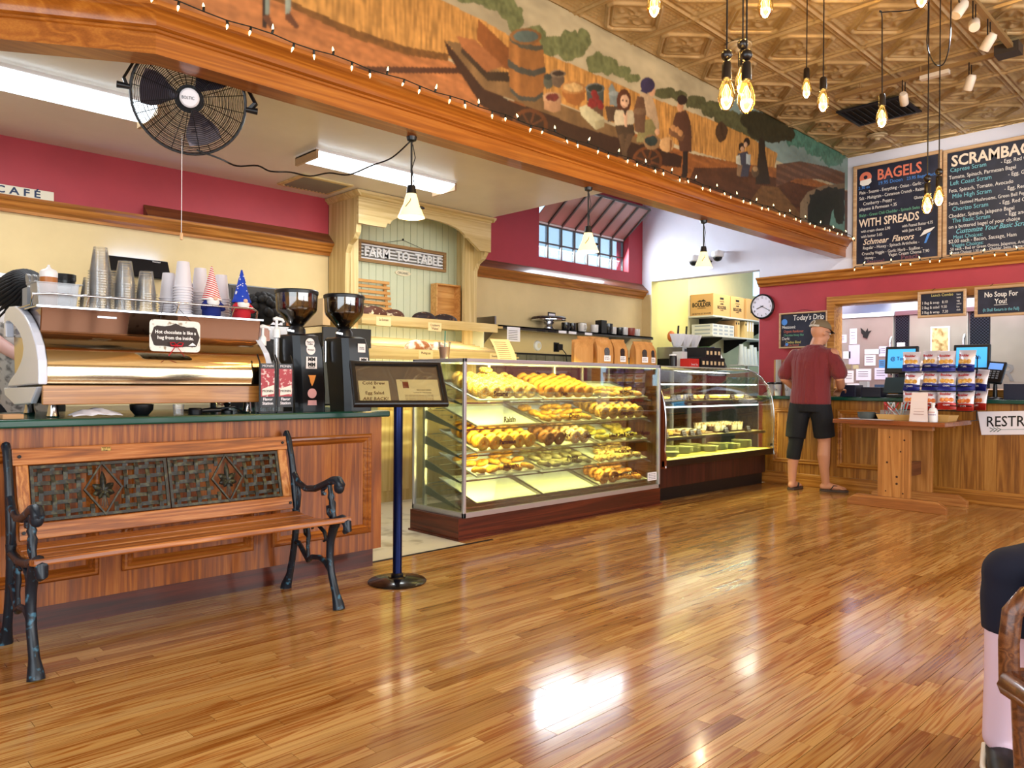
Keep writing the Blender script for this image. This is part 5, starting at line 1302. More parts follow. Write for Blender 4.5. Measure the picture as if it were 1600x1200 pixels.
for i, (x, z, w) in enumerate(TC):
    nn = max(3, int(w/.12))
    for j in range(nn):
        for d in range(2):
            xx, yy = x-w/2+.07+j*(w-.14)/(nn-1), 4.16+d*.16
            where = '%s from left in the %s row, %s pastry shelf, %s tray' % (NTH[j], ('front', 'rear')[d], 'lower' if i < 3 else 'upper', COLN[i % 3])
            if i == 2:
                t = thing('wrapped_muffin', 'muffin in parchment, '+where, 'muffin', (xx, yy, z+.005), 0, 'wrapped muffins')
                MB().lathe([(0,0),(.028,0),(.036,.055),(.034,.06)], n=12).build('case', M_choc if (j+d) % 3 == 0 else M_wrap, t, smooth=40)
                mb = MB()
                for q in range(8):
                    a = q*PI/4; mb.add([(.034*math.cos(a),.034*math.sin(a),.05),(.034*math.cos(a+.7),.034*math.sin(a+.7),.05),(.046*math.cos(a+.35),.046*math.sin(a+.35),.095)], [(0,1,2)])
                q = mb.build('paper_points', M_wrap, t); q['kind'] = 'stuff'
                MB().ell((0,0,.058), (.036,.036,.026), 12, 6).build('crown', M_muf, t, smooth=60)
            else:
                t = thing('pastry_bar', 'baked square, '+where, 'pastry', (xx, yy, z+.005), RB.uniform(-.1,.1), 'baked squares')
                MB().box(-.04,-.045,0,.04,.045,.028).build('crumb', (M_bar, M_muf, M_choc, M_bar, M_muf, M_bar)[i], t, bev=.006)
                MB().box(-.038,-.043,.0285,.038,.043,.036).build('topping', (M_bar, M_wrap, M_bar, M_choc, M_bar, M_wrap)[i], t, bev=.003)

# ------------------------------------------------------------------ on top of the bagel case
M_kraft = wood('kraft_paper', '#a5723c', '#b98449', '#c99760', 'z', .8, 1, coat=0)
def coffee_bag(x, y, rz, h, lab, win=True):
    t = thing('coffee_bag', lab, 'coffee bag', (x, y, 1.236), rz, 'kraft coffee bags on the bagel case')
    w, d = .15, .095; h *= 1.12
    def ring(ww, dd, z, oy=0): return [Vector((-ww/2,-dd/2+oy,z)), Vector((0,-dd/2+oy-.006,z)), Vector((ww/2,-dd/2+oy,z)), Vector((ww/2-.004,oy,z)), Vector((ww/2,dd/2+oy,z)), Vector((-ww/2,dd/2+oy,z)), Vector((-ww/2+.004,oy,z))]
    MB().loft([ring(w,d,0), ring(w*1.01,d*1.03,h*.3), ring(w,d*.92,h*.62), ring(w*.99,d*.5,h*.82), ring(w*.98,.014,h*.92), ring(w*.98,.010,h)]).build('bag', M_kraft, t, smooth=25)
    if win:
        p = [(-.022,0),(.022,0),(.026,.05),(.02,.07),(0,.078),(-.02,.07),(-.026,.05)]
        MB().prism(p, (.012,-d/2-.0085,.055), XR, Vector((0,.05,1)), (0,1,0), .002).build('bean_window', M_beans, t)
        lb = MB().box(-.018,-d/2-.0105,.018,.045,-d/2-.0085,.066).build('label', M_paper, t)
        text('LIGHT\nROAST', .0155, M_ink, lb, (-.013,-d/2-.0115,.046), XR, ZU)
    MB().box(-w/2,-.006,h-.012,w/2,.006,h+.002).build('tin_tie', M_kraft, t)
for i, (x, y, rz, h, lab, wn) in enumerate(((4.70,4.0,-.9,.17,'kraft coffee bag seen side-on at the left end of the row',0), (4.80,4.12,-.85,.175,'second side-on kraft coffee bag from the left',0), (4.94,4.00,-.35,.18,'kraft coffee bag with dark window, third from left',1),
        (5.125,3.99,-.15,.185,'kraft coffee bag with dark window in the middle of the row',1), (5.29,4.10,.0,.175,'kraft coffee bag half hidden behind its neighbours',1), (5.42,3.97,-.3,.18,'kraft coffee bag in front, second from right',1), (5.555,3.99,.05,.18,'kraft coffee bag at the right end of the row',1),
        (5.02,4.28,0,.215,'taller kraft bag standing behind at the left',0), (5.17,4.30,0,.22,'taller kraft bag standing behind in the middle',0), (5.32,4.31,0,.22,'taller kraft bag standing behind at the right',0))):
    coffee_bag(x, y, rz, h, lab, wn)
t = thing('iced_coffee', 'clear cup of iced coffee with green straw on the bagel case', 'drink', (3.45, 4.25, 1.236))
MB().lathe([(0,.0),(.033,0),(.046,.118),(.049,.12),(.049,.125),(.044,.125),(.031,.004),(0,.004)], n=24).build('cup', M_cup, t, smooth=40)
MB().lathe([(0,.005),(.031,.005),(.041,.088),(0,.088)], n=24).build('coffee', mat('milky_coffee', '#9a6a48', .35), t, smooth=40)
MB().cyl((0,0,.02), (.006,0,.205), .004, n=10).build('straw', mat('green_straw', '#1c7a66', .4), t)
t = thing('menu_sheet', 'curled tan menu sheet standing on the bagel case', 'menu', (4.17, 4.30, 1.236), -.25)
rows = [[(x+.05*(z/.18)**2*-1.2-.02, .02+.035*math.sin(z*9), z) for x in (-.085, -.03, .03, .085)] for z in (0,.03,.06,.09,.12,.15,.18)]
sh = MB().sheet(rows, .001, (0,1,0)).build('sheet', M_ivory, t, smooth=60)
for k in range(9): MB().bar((-.085-.05*((.155-.016*k)/.18)**2*1.2, .018+.035*math.sin((.155-.016*k)*9), .155-.016*k), (.02-.05*((.155-.016*k)/.18)**2*1.2, .018+.035*math.sin((.155-.016*k)*9), .155-.016*k), .0012, .003).build('text_line', mat('brown_ink', '#5a2a14', .6), sh)
# ------------------------------------------------------------------ bread hutch against the back wall
M_hutch = wood('hutch_cream_glaze', '#b8995c', '#d0b57c', '#dfc996', 'z', .45, 1.2)
M_hutchx = wood('hutch_cream_glaze_x', '#b8995c', '#d0b57c', '#dfc996', 'x', .45, 1.2)
M_bead = paint('sage_beadboard', '#cfd3b2', .04, .5)
def hutch():
    t = thing('bread_hutch', 'cream glazed bread hutch with arched top and sage beadboard back', 'hutch', (4.3, 5.8, 0))
    L = Vector((-4.3, -5.8, 0)); yf = 5.56; xl, xr = 3.56, 5.10
    b = lambda nm, m, *a, **k: MB().box(*a).build(nm, m, t, loc=L, **k)
    # beadboard back: separate boards
    x = xl+.02; i = 0
    me = MB().box(0, 0, 0, .076, .012, 1.84).mesh('beadboard', M_bead)
    while x < xr-.03:
        o = bpy.data.objects.new('beadboard', me); COL.objects.link(o); o.parent = t; o.location = Vector((x, 6.03, .86))+L; x += .08
    b('back_panel', mat('bead_groove', '#8f9578', .7), xl, 6.042, .86, xr, 6.05, 2.71)
    # side cheeks with curved corbels
    def cheek(x0, x1):
        pts = [(6.05,.9),(6.05,2.705),(yf+.032,2.705),(yf+.032,2.42),(yf+.04,2.36),(yf+.08,2.31),(yf+.16,2.27),(yf+.20,2.20),(yf+.21,2.0),(yf+.21,.9)]
        mb = MB(); mb.prism(pts, (x0,0,0), (0,1,0), ZU, (1,0,0), x1-x0); mb.build('side_cheek', M_hutch, t, loc=L)
    cheek(xl, xl+.05); cheek(xr-.05, xr)
    # front pilasters
    b('pilaster', M_hutch, xl+.0505, yf+.20, .9, xl+.13, yf+.24, 2.6); b('pilaster', M_hutch, xr-.17, yf+.20, .9, xr-.0505, yf+.24, 2.6)
    # arched valance
    top = 2.66; pts = [(xl,top),(xl,2.43),(xl+.28,2.43),(xl+.30,2.47)]
    for k in range(13):
        a = PI*k/12; pts.append(((xl+xr)/2-.42*math.cos(a)*1.05, 2.47+.115*math.sin(a)))
    pts += [(xr-.30,2.47),(xr-.15,2.37),(xr,2.37),(xr,top)]
    mb = MB(); mb.prism(pts, (0,yf,0), XR, ZU, (0,1,0), .03); mb.build('arched_valance', M_hutchx, t, loc=L)
    mb = MB(); pr = [(0,0),(.012,.005),(.02,.02),(.035,.03),(.04,.05),(0,.05)]
    for a, c, o in (((xl-.0,yf,top), (xr+.0,yf,top), (0,-1,0)),): extrude_prof(mb, pr, a, c, o)
    mb.build('crown_moulding', M_hutchx, t, loc=L); mb = MB(); extrude_prof(mb, pr, (xl,yf-.04,top), (xl,6.05,top), (-1,0,0)); mb.build('crown_moulding', M_hutch, t, loc=L)
    mb = MB(); extrude_prof(mb, pr, (xr,yf-.04,top), (xr,6.05,top), (1,0,0)); mb.build('crown_moulding', M_hutch, t, loc=L)
    # upper shelf with front board
    us = b('upper_shelf', M_hutchx, xl-.08, 5.36, 1.60, xr-.02, 6.03, 1.62); b('shelf_board', M_hutchx, xl-.10, 5.345, 1.555, xr-.10, 5.365, 1.635)
    # slatted lower shelf, sloping down to the front
    for k in range(11):
        y = 5.12+.075*k; z = 1.30+.017*k
        MB().box(xl-.25, y, z, xr-.03, y+.05, z+.016).build('shelf_slat', M_hutchx, t, loc=L, bev=.003)
    b('shelf_board', M_hutchx, xl-.27, 5.085, 1.255, xr-.10, 5.11, 1.345)
    b('bead_side', M_bead, xr-.06, 5.6, 1.3, xr-.05, 6.04, 1.6)
    # base cabinet, doors and knobs
    b('base_cabinet', M_hutch, 3.1, 5.60, 0, 5.2, 6.04, .86); b('worktop', M_hutchx, 3.05, 5.53, .86, 5.25, 6.04, .90)
    for i in range(4):
        x = 3.13+.52*i; d = b('cabinet_door', M_hutch, x, 5.583, .10, x+.48, 5.60, .82, bev=.004)
        MB().ell((x+(.44 if i % 2 == 0 else .04), 5.565, .74), (.014,.014,.014), 10, 8).build('knob', M_black, d, smooth=60)
    # lamp strip hidden behind the shelf board
    b('lamp_tube', mat('hutch_lamp', '#fffbe8', .4, emit='#fff6d8', estr=4), 3.75, 5.38, 1.565, 4.9, 5.40, 1.58)
    lamp('hutch_shelf_lamp', 'AREA', (4.3, 5.42, 1.57), 9, (1,.93,.72), 1.2, .03, aim=(0,.3,-1))
    # small grille of printed flavour cards
    for x, s_, yy, zz in ((3.60,'La Levain',5.342,1.545), (4.15,'Cranberry\nWalnut',5.342,1.53), (3.85,'Multigrain',5.082,1.265), (4.66,'Sourdough',5.082,1.262)):
        c = b('flavour_card', M_ivory, x, yy, zz, x+.15, yy+.003, zz+.075); text(s_, .03, M_ink, c, (x+.075, yy-.001, zz+.042), XR, ZU, 'CENTER', squash=.85)
hutch()
def farm_sign():
    t = thing('farm_sign', 'framed sign with raised white letters hanging on the hutch beadboard', 'sign', (4.36, 5.99, 2.19))
    W, H = 1.04, .20
    mb = MB(); moulding(mb, frame_pts(-W/2,0,W/2,H), [(0,0),(0,.03),(.028,.03),(.028,0)], (0,.03,0), XR, ZU, (0,-1,0)); mb.build('frame', wood('weathered_frame', '#7a5430', '#a07a4c', '#b99464', 'x', .7, 3, coat=0), t)
    for k in range(5): MB().box(-W/2+.028, .022, .03+.031*k, W/2-.028, .028, .043+.031*k).build('slat', M_wht, t)
    MB().box(-W/2+.02, .028, .02, W/2-.02, .03, H-.02).build('backing', mat('sign_backing', '#6f6a64', .7), t)
    text('FARM  TO  TABLE', .125, M_wht, t, (0,.008,.055), XR, ZU, 'CENTER', squash=.93, depth=.014, bold=.003)
    MB().tube([(-.25,.02,H),(0,.026,H+.06),(.25,.02,H)], .002, 6).build('hanging_wire', M_blackm, t)
    MB().ell((0,.028,H+.065), (.008,.008,.012), 8, 6).build('nail', M_blackm, t)
farm_sign()
t = thing('organic_tag', 'small oval cream tag under the farm sign', 'sign', (4.36, 6.015, 2.10))
MB().prism([(.085*math.cos(a*PI/10)*(1.1), .028*math.sin(a*PI/10)) for a in range(20)], (0,0,.03), XR, ZU, (0,1,0), .006).build('tag', mat('cream_tag', '#e8dcb8', .6), t)
text('ORGANIC', .032, M_ink, t, (0,-.001,.019), XR, ZU, 'CENTER', squash=.9)
M_slatw = wood('pine_slats', '#b5793a', '#cf9650', '#dfae6c', 'x', .5, 2)
t = thing('slatted_rack', 'slatted pine bread rack leaning on the beadboard at left', 'rack', (3.93, 5.98, 1.625))
for k in range(8): MB().box(-.24,-.012-.008*(7-k),.02+.05*k,.24,.004-.008*(7-k),.047+.05*k).build('slat', M_slatw, t, bev=.002)
for x in (-.2, .2): MB().bar((x,-.05,.0), (x,.018,.40), .03, .012, up=(0,1,0)).build('batten', M_slatw, t)
t = thing('wooden_crate', 'shallow pine crate standing on end against the beadboard', 'crate', (4.83, 5.97, 1.625), -.05)
MB().box(-.15,.0,.0,.15,.012,.43).build('bottom', M_slatw, t)
for nm, a in (('side', (-.15,-.09,0,-.135,0,.43)), ('side', (.135,-.09,0,.15,0,.43)), ('end', (-.135,-.09,.415,.135,0,.43)), ('end', (-.135,-.09,0,.135,0,.015))): MB().box(*a).build(nm, M_slatw, t, bev=.002)
M_crust = spots('dark_crust', '#5a2c12', '#d8c29a', 26, .66, .7, .06, '#3a1a0c'); M_crust2 = spots('flour_crust', '#b9703a', '#f0e2c4', 18, .5, .7, .1, '#8a4a20'); M_choccr = spots('black_crust', '#2a1410', '#6b4a30', 30, .66, .7, .05, '#1a0c08')
def loaf(x, y, z, rx, ry, rz_, rot, m, lab):
    t = thing('bread_loaf', lab, 'bread', (x, y, z), rot)
    mb = MB(); n, k = 16, 9; vs = []; rr = random.Random(int(x*1000))
    for i in range(k+1):
        a = -PI/2*.35+(PI/2*1.35)*i/k
        for j in range(n):
            q = 2*PI*j/n; f = 1+.05*math.sin(3*q+x*9)
            vs.append((rx*math.cos(a)*math.cos(q)*f, ry*math.cos(a)*math.sin(q)*f, max(0, rz_*(math.sin(a)+.3)/1.3)))
    mb.add(vs, [(i*n+j, i*n+(j+1) % n, (i+1)*n+(j+1) % n, (i+1)*n+j) for i in range(k) for j in range(n)]+[tuple(range(n-1,-1,-1))])
    o = mb.build('crust', m, t, smooth=60)
    for s in (-1, 0, 1):
        MB().tube([(s*rx*.4-.01, -ry*.45, rz_*.86), (s*rx*.4+.01, 0, rz_*1.005*(1-.12*abs(s))), (s*rx*.4+.02, ry*.45, rz_*.86)], [.003,.007,.003], 6, flat=.5).build('score_line', M_crust2 if m != M_crust2 else M_crust, t, smooth=60)
for a in ((3.66,5.50,1.621,.16,.10,.105,.1,M_crust,'long dark loaf at the left of the upper bread shelf'), (3.88,5.50,1.621,.10,.09,.09,-.3,M_crust,'round dark loaf beside the long loaf, upper shelf'),
          (4.22,5.49,1.621,.13,.09,.09,.1,M_choccr,'nearly black loaf in the middle of the upper bread shelf'), (4.45,5.49,1.621,.13,.09,.085,-.1,M_choccr,'nearly black loaf near the crate, upper shelf'),
          (3.98,5.27,1.338,.14,.10,.10,.2,M_crust2,'floury loaf at left on the slatted bread shelf'), (4.20,5.28,1.338,.11,.09,.09,-.2,M_crust2,'floury loaf at right on the slatted bread shelf'),
          (3.40,5.47,1.621,.10,.07,.08,.3,M_crust,'dark loaf half hidden behind the full coffee grinder')):
    loaf(*a)

# ------------------------------------------------------------------ back counter at the left with equipment
t = thing('back_counter', 'cream back counter along the wall behind the espresso machine', 'counter', (1.2, 5.75, 0))
MB().box(-2.2,-.22,0,1.8,.28,.86).build('cabinet', M_hutch, t); MB().box(-2.2,-.26,.86,1.84,.29,.90).build('worktop', mat('beige_laminate', '#cbbf9c', .4), t)
t = thing('stainless_brewer', 'stainless brewer with dark control window at the far left', 'brewer', (.93, 5.05+.62, .901), .2)
MB().box(-.17,-.2,0,.19,.2,.82).build('housing', M_steel, t, bev=.01); MB().box(-.12,-.205,.72,.02,-.2,.79).build('control_window', M_black, t); MB().box(.05,-.205,.73,.15,-.2,.78).build('switch_plate', M_wht, t)
MB().cyl((.0,-.21,.5),(.0,-.27,.5),.018,n=12).build('tap', M_chrome, t)
t = thing('microwave', 'wood-trimmed black oven on the back counter beside the star gnome', 'oven', (2.70, 5.78, .901))
MB().box(-.28,-.22,0,.26,.22,.60).build('stand', M_steel, t); MB().box(-.28,-.23,.602,.26,.22,.90).build('housing', mat('dark_oven', '#1a1512', .3), t, bev=.008); MB().box(-.25,-.236,.64,.12,-.23,.87).build('door_window', M_black, t)
MB().box(.19,-.238,.61,.26,-.23,.90).build('wood_trim', M_oak, t); MB().box(-.26,-.234,.61,.16,-.2335,.632).build('text_strip', M_paper, t)
t = thing('coffee_brewer', 'black and steel coffee brewer behind the two grinders', 'brewer', (2.92, 4.95, 0))
MB().box(-.22,-.2,0,.3,.22,.9).build('stand', mat('green_grey_cabinet', '#7f8468', .5), t); MB().box(-.15,-.16,.90,.25,.2,1.42).build('housing', M_black, t, bev=.01); MB().box(-.15,-.18,1.32,.25,-.16,1.46).build('control_head', mat('dark_panel', '#1b1d1f', .3), t)
for k in range(2): MB().lathe([(0,0),(.016,0),(.016,.012),(0,.014)], (.0+.0*k,-.181,1.37+.045*k), 14, axis=(0,-1,0)).build('dial', M_wht, t)
MB().lathe([(.05,0),(.055,.12),(.03,.16)], (.05,-.02,1.02), 18).build('carafe', M_steel, t, smooth=40); MB().box(-.16,-.19,1.47,-.10,.2,1.66).build('side_panel', M_ivory, t)
# fly-light trap on the wall
t = thing('fly_light', 'black wall-mounted fly light glowing blue upward', 'insect light', (1.92, 5.98, 1.84))
MB().prism([(0,.015),(.07,.0),(-.0,.135),(-.02,.14)], (-.215,-.0,0), (0,-1,0), ZU, (1,0,0), .43).build('shade', M_black, t); MB().box(-.2,.0,.0,.2,.065,.10).build('back_box', M_black, t)
text('Vector', .022, M_wht, t, (.10,-.012,.118), XR, Vector((0,.45,1)))
MB().cyl((-.17,.035,.12),(.17,.035,.12),.008,n=10).build('uv_tube', mat('uv_tube', '#8fb0ff', .4, emit='#6f9bff', estr=6), t)
lamp('fly_light_glow', 'AREA', (1.92, 6.0, 1.975), .5, (.16,.30,1), .36, .03, aim=(0,.3,1))
# signboard on the cornice
t = thing('cafe_sign', 'cream plank sign with dark letters on the cornice ledge at far left', 'sign', (1.16, 5.955, 2.302), 0)
MB().box(-.5,0,0,.205,.012,.062).build('plank', mat('cream_plank', '#d9d0bc', .7), t, bev=.002)
text('C A F É', .066, mat('navy_ink', '#1c2c4e', .6), t, (.125,-.002,.008), XR, ZU, 'RIGHT', depth=.002, bold=.0015, squash=1.25)

# ------------------------------------------------------------------ steel wall shelf with mugs
def wall_shelf():
    t = thing('wall_shelf', 'stainless wall shelf with mugs and a cake stand on the cream wall', 'shelf', (6.3, 6.05, 1.655))
    MB().box(-1.0,-.36,0,1.75,-.002,.014).build('board', M_steel, t); MB().box(-1.0,-.36,-.022,1.75,-.352,.014).build('front_lip', mat('dark_steel', '#4a4744', .35, metal=.8), t)
    for x in (-.98, 1.3): MB().prism([(0,0),(0,-.25),(.05,-.25),(.34,-.02),(.34,0)], (x,-.002,0), (0,-1,0), ZU, (1,0,0), .006).build('bracket', M_steel, t)
    MB().box(-1.02,-.36,-.002,-1.0,-.002,.10).build('end_guard', M_steel, t)
    for x in (-.40, -.22, -.05, .12, .40): MB().box(x,-.364,-.025,x+.13,-.361,.004).build('shelf_label', M_paper if x > -.1 else M_black, t)
    n = MB().box(-.85,-.366,-.15,-.66,-.363,0).build('notice', M_paper, t)
    for k in range(6): MB().box(-.83,-.3675,-.04-.018*k,-.70,-.3665,-.035-.018*k).build('text_line', M_ink, n)
wall_shelf()
t = thing('cake_stand', 'dark footed cake stand holding a tart on the wall shelf', 'cake stand', (6.28, 5.87, 1.670))
MB().lathe([(0,0),(.075,0),(.08,.01),(.05,.03),(.04,.06),(.065,.085),(.05,.10),(.12,.105),(.20,.11),(.20,.118),(0,.118)], n=32).build('stand', M_chrome, t, smooth=40)
MB().lathe([(0,.119),(.19,.119),(.20,.135),(.185,.15),(0,.145)], n=32).build('tart', spots('berry_tart', '#2a1612', '#caa890', 60, .66, .5, .05), t, smooth=40)
MB().box(-.06,-.05,.148,.06,-.04,.20).build('sign_card', M_black, t); MB().box(-.05,-.052,.152,.05,-.05,.185).build('card_face', M_paper, t)
def mug(x, y, z, col, lab, rot=0, s=1.0):
    t = thing('mug', lab, 'mug', (x, y, z), rot); t.scale = (s, s, s)
    MB().lathe([(0,0),(.036,0),(.042,.01),(.044,.088),(.040,.088),(.037,.01),(0,.008)], n=18).build('cup', col, t, smooth=40)
    MB().tube([(.040,0,.072),(.065,0,.07),(.072,0,.045),(.06,0,.022),(.040,0,.02)], .006, 8).build('handle', col, t, smooth=60)
mk = mat('black_glaze', '#151212', .2, coat=.4); mw_ = mat('white_glaze', '#ddd6cf', .25, coat=.4); mr_ = mat('brick_glaze', '#8a3a2c', .3)
for i, (x, y, c, lab, r, s) in enumerate(((6.49,5.80,mk,'black speckled mug next to the cake stand',0,1.1), (6.625,5.82,mk,'black mug second from the cake stand',.6,1.1), (6.76,5.78,mw_,'white mug with its handle to the front',-1.8,1.15), (6.875,5.90,mk,'black mug behind two white mugs',0,1.35), (6.985,5.78,mw_,'white upturned mug below the lamp',.4,1.1),
        (7.26,5.80,mk,'tall black and white mug beside the black box',2.2,1.45), (7.41,5.84,mw_,'white mug right of the tall mug',.2,1.1), (7.52,5.82,mk,'black striped mug in the middle of the shelf',.3,1.1), (7.635,5.84,mw_,'white mug left of the brick-red mug',.3,1.2), (7.765,5.83,mr_,'brick-red mug on the wall shelf',.2,1.2), (7.895,5.84,mw_,'white mug at the right end of the shelf',.2,1.1))):
    mug(x, y, 1.670, c, lab, r, s)
tag(MB().box(7.07,5.74,1.670,7.17,5.84,1.83).build('tea_box', M_black, bev=.003), 'black square tin among the mugs on the wall shelf', 'tin')
t = thing('thermostat', 'round white thermostat on the cream wall under the shelf', 'thermostat', (6.28, 6.05, 1.46)); MB().lathe([(0,.03),(.04,.03),(.055,.02),(.06,0)], (0,0,.04), 24, axis=(0,-1,0)).build('dial', M_wht, t, smooth=40); MB().lathe([(0,.034),(.03,.033)], (0,0,.04), 20, axis=(0,-1,0)).build('dial_face', mat('cream_tag', '#e8dcb8', .6), t)
t = thing('wall_socket', 'black wall socket with plug and cord below the wall shelf', 'socket', (6.62, 6.05, 1.44)); MB().box(-.06,-.008,0,.03,0,.11).build('plate', M_black, t); MB().box(-.03,-.05,.02,.05,-.008,.09).build('plug', M_black, t); MB().tube([(.03,-.05,.04),(.08,-.07,-.02),(.12,-.06,-.15)], .006, 8).build('cord', M_black, t, smooth=60)
t = thing('adapter_cord', 'black plug and looped cord left of the thermostat', 'cord', (5.62, 6.04, 1.42)); MB().box(-.04,-.04,.04,.04,0,.09).build('plug', M_black, t); MB().tube([(.03,-.04,.07),(.09,-.05,.05),(.11,-.05,-.05),(.11,-.05,-.30)], .006, 8).build('cord', M_black, t, smooth=60)
# tiled splashback: each tile its own piece
sp = struct(MB().box(5.3, 6.03, .9, 8.28, 6.046, 1.40).build('wall_splashback', mat('grout', '#3e3a32', .8)))
me = MB().box(0,0,0,.148,.010,.148).mesh('tile', spots('grey_tile', '#77735e', '#5c5847', 9, .55, .3, .2))
for i in range(19):
    for j in range(3):
        o = bpy.data.objects.new('tile', me); COL.objects.link(o); o.parent = sp; o.location = (5.31+.155*i, 6.021, .93+.155*j)
struct(MB().box(5.3, 6.02, 1.395, 8.28, 6.048, 1.41).build('trim_8', M_blackm))
# work counter behind the display cases
t = thing('service_counter', 'khaki service counter along the tiled wall behind the display cases', 'counter', (6.7, 5.75, 0))
MB().box(-1.4,-.25,0,1.5,.27,.86).build('cabinet', mat('khaki_cabinet', '#a89c74', .5), t); MB().box(-1.42,-.29,.86,1.52,.265,.90).build('worktop', M_steel, t)
t = thing('wood_cabinet', 'tall brown cabinet against the wall at the end of the shelf', 'cabinet', (6.98, 5.85, .905)); MB().box(-.03,-.12,0,.28,.16,.62).build('body', mat('dark_brown_cabinet', '#2c1c14', .5), t, bev=.004); MB().box(-.03,-.13,.0,.02,-.12,.30).build('door_strip', M_oak, t)
t = thing('panini_press', 'black and steel panini press on the service counter', 'press', (6.0, 5.7, .901)); MB().box(-.25,-.18,.03,.25,.2,.16).build('base', M_black, t, bev=.01); MB().box(-.25,-.16,.17,.25,.2,.30).build('lid', M_steel, t, bev=.01); MB().tube([(-.24,-.16,.28),(-.24,-.24,.26),(.24,-.24,.26),(.24,-.16,.28)], .01, 8).build('handle', M_black, t, smooth=50)
# clerestory window
def clerestory():
    t = struct(bpy.data.objects.new('window_2', None)); COL.objects.link(t); t.location = (7.15, 6.15, 2.53)
    L = Vector((-7.15, -6.15, -2.53)); mf = mat('window_bar', '#5b5652', .5, metal=.3); yg = 6.15
    for k in range(8): MB().box(6.30+.2425*k-.012, yg-.015, 2.53, 6.30+.2425*k+.012, yg+.015, 2.95).build('glazing_bar', mf, t, loc=L) if 6.3+.2425*k <= 8.01 else None
    for z in (2.53, 2.72, 2.93): MB().box(6.30, yg-.012, z, 8.0, yg+.012, z+(.014 if z == 2.72 else .022)).build('cross_bar', mf, t, loc=L)
    gl = glass_mat('sky_pane', '#f6fbff', 0, .1)
    for k in range(7): MB().box(6.312+.2425*k, yg-.003, 2.55, 6.53+.2425*k, yg+.003, 2.93).build('pane', gl, t, loc=L)
    # hopper sash leaning into the room
    pk = mat('pink_reflection_pane', '#a8837c', .35); y1, z1 = 5.72, 3.30  # pinkish reflection in the hopper glass, put into the pane colour
    for k in range(7):
        xa, xb = 6.312+.2425*k, 6.53+.2425*k
        MB().add([(xa,yg,2.955),(xb,yg,2.955),(xb,y1,z1),(xa,y1,z1),(xa,yg+.006,2.96),(xb,yg+.006,2.96),(xb,y1+.006,z1+.005),(xa,y1+.006,z1+.005)], [(0,1,2,3),(7,6,5,4),(0,4,5,1),(1,5,6,2),(2,6,7,3),(3,7,4,0)]).build('hopper_pane', pk, t, loc=L)
        MB().bar((xb+.012,yg-.01,2.955), (xb+.012,y1-.01,z1), .02, .03).build('hopper_bar', mf, t, loc=L)
    MB().bar((6.30,y1,z1), (8.0,y1,z1), .025, .025).build('hopper_rail', mf, t, loc=L); MB().bar((6.30,yg-.01,2.955), (8.0,yg-.01,2.955), .025, .02).build('hopper_rail', M_wht, t, loc=L)
clerestory()
lamp('clerestory_daylight', 'AREA', (7.15, 6.12, 2.74), 60, (.82,.92,1), 1.6, .35, aim=(0,-1,-.5))
# ------------------------------------------------------------------ storage passage behind the doorway
M_card = mat('corrugated_card', '#c49a62', .8); M_shelfw = mat('white_shelf', '#c9c8c2', .5)
def long_shelf(z, lab, d):
    t = thing('storage_shelf', lab, 'shelf', (10.6, 6.05, z))
    MB().box(-1.18,-d,-.02,1.3,-.002,0).build('board', M_shelfw, t)
    for x in (-.9, -.2, .6): MB().prism([(0,-.02),(0,-.22),(.03,-.22),(d-.02,-.04),(d-.02,-.02)], (x,-.002,0), (0,-1,0), ZU, (1,0,0), .012).build('bracket', M_blackm, t)
long_shelf(2.045, 'upper storage shelf carrying the cardboard boxes', .40); long_shelf(1.765, 'lower storage shelf carrying white cartons and binders', .40)
def carton(x0, x1, lab):
    t = thing('cardboard_box', lab, 'box', ((x0+x1)/2, 5.86, 2.046)); w = (x1-x0)/2; H = .31
    b = MB().box(-w,-.19,0,w,.185,H).build('carton', M_card, t, bev=.003)
    MB().box(-.05,-.1915,H-.075,.05,-.189,H-.045).build('hand_hole', M_ink, t)
    text('BOULDER', .085 if 0 else .062, M_ink, b, (0,-.1915,.10), XR, ZU, 'CENTER', bold=.002, squash=.85); text('CANNING', .02, M_ink, b, (0,-.1915,.075), XR, ZU, 'CENTER'); text('LIVE BETTER', .022, M_ink, b, (0,-.1915,.20), XR, ZU, 'CENTER')
    MB().prism([(-.05,.165),(-.02,.185),(0,.175),(.02,.19),(.05,.165)], (0,-.1915,0), XR, ZU, (0,-1,0), .001).build('mountain_mark', M_ink, b)
    return t, b, w
t, b, w = carton(9.46, 9.92, 'nearest cardboard box on the top storage shelf, logo on its side')
text('BOULDER', .085, M_ink, b, (-w-.0015,0,.13), YL, ZU, 'CENTER', bold=.003, squash=.8); text('CANNING', .03, M_ink, b, (-w-.0015,0,.10), YL, ZU, 'CENTER'); text('LIVE BETTER EAT BOULDER', .032, M_ink, b, (-w-.0015,0,.02), YL, ZU, 'CENTER', squash=.8)
MB().prism([(-.08,.20),(-.03,.225),(0,.215),(.03,.235),(.08,.20)], (-w-.001,0,0), YL, ZU, (-1,0,0), .001).build('mountain_mark', M_ink, b)
carton(9.94, 10.32, 'middle cardboard box on the top storage shelf'); carton(10.40, 10.86, 'farthest cardboard box on the top storage shelf')
M_cart = mat('white_carton', '#d6d6d2', .6)
me = MB().box(-.072,-.17,0,.072,.17,.052).mesh('carton', M_cart)
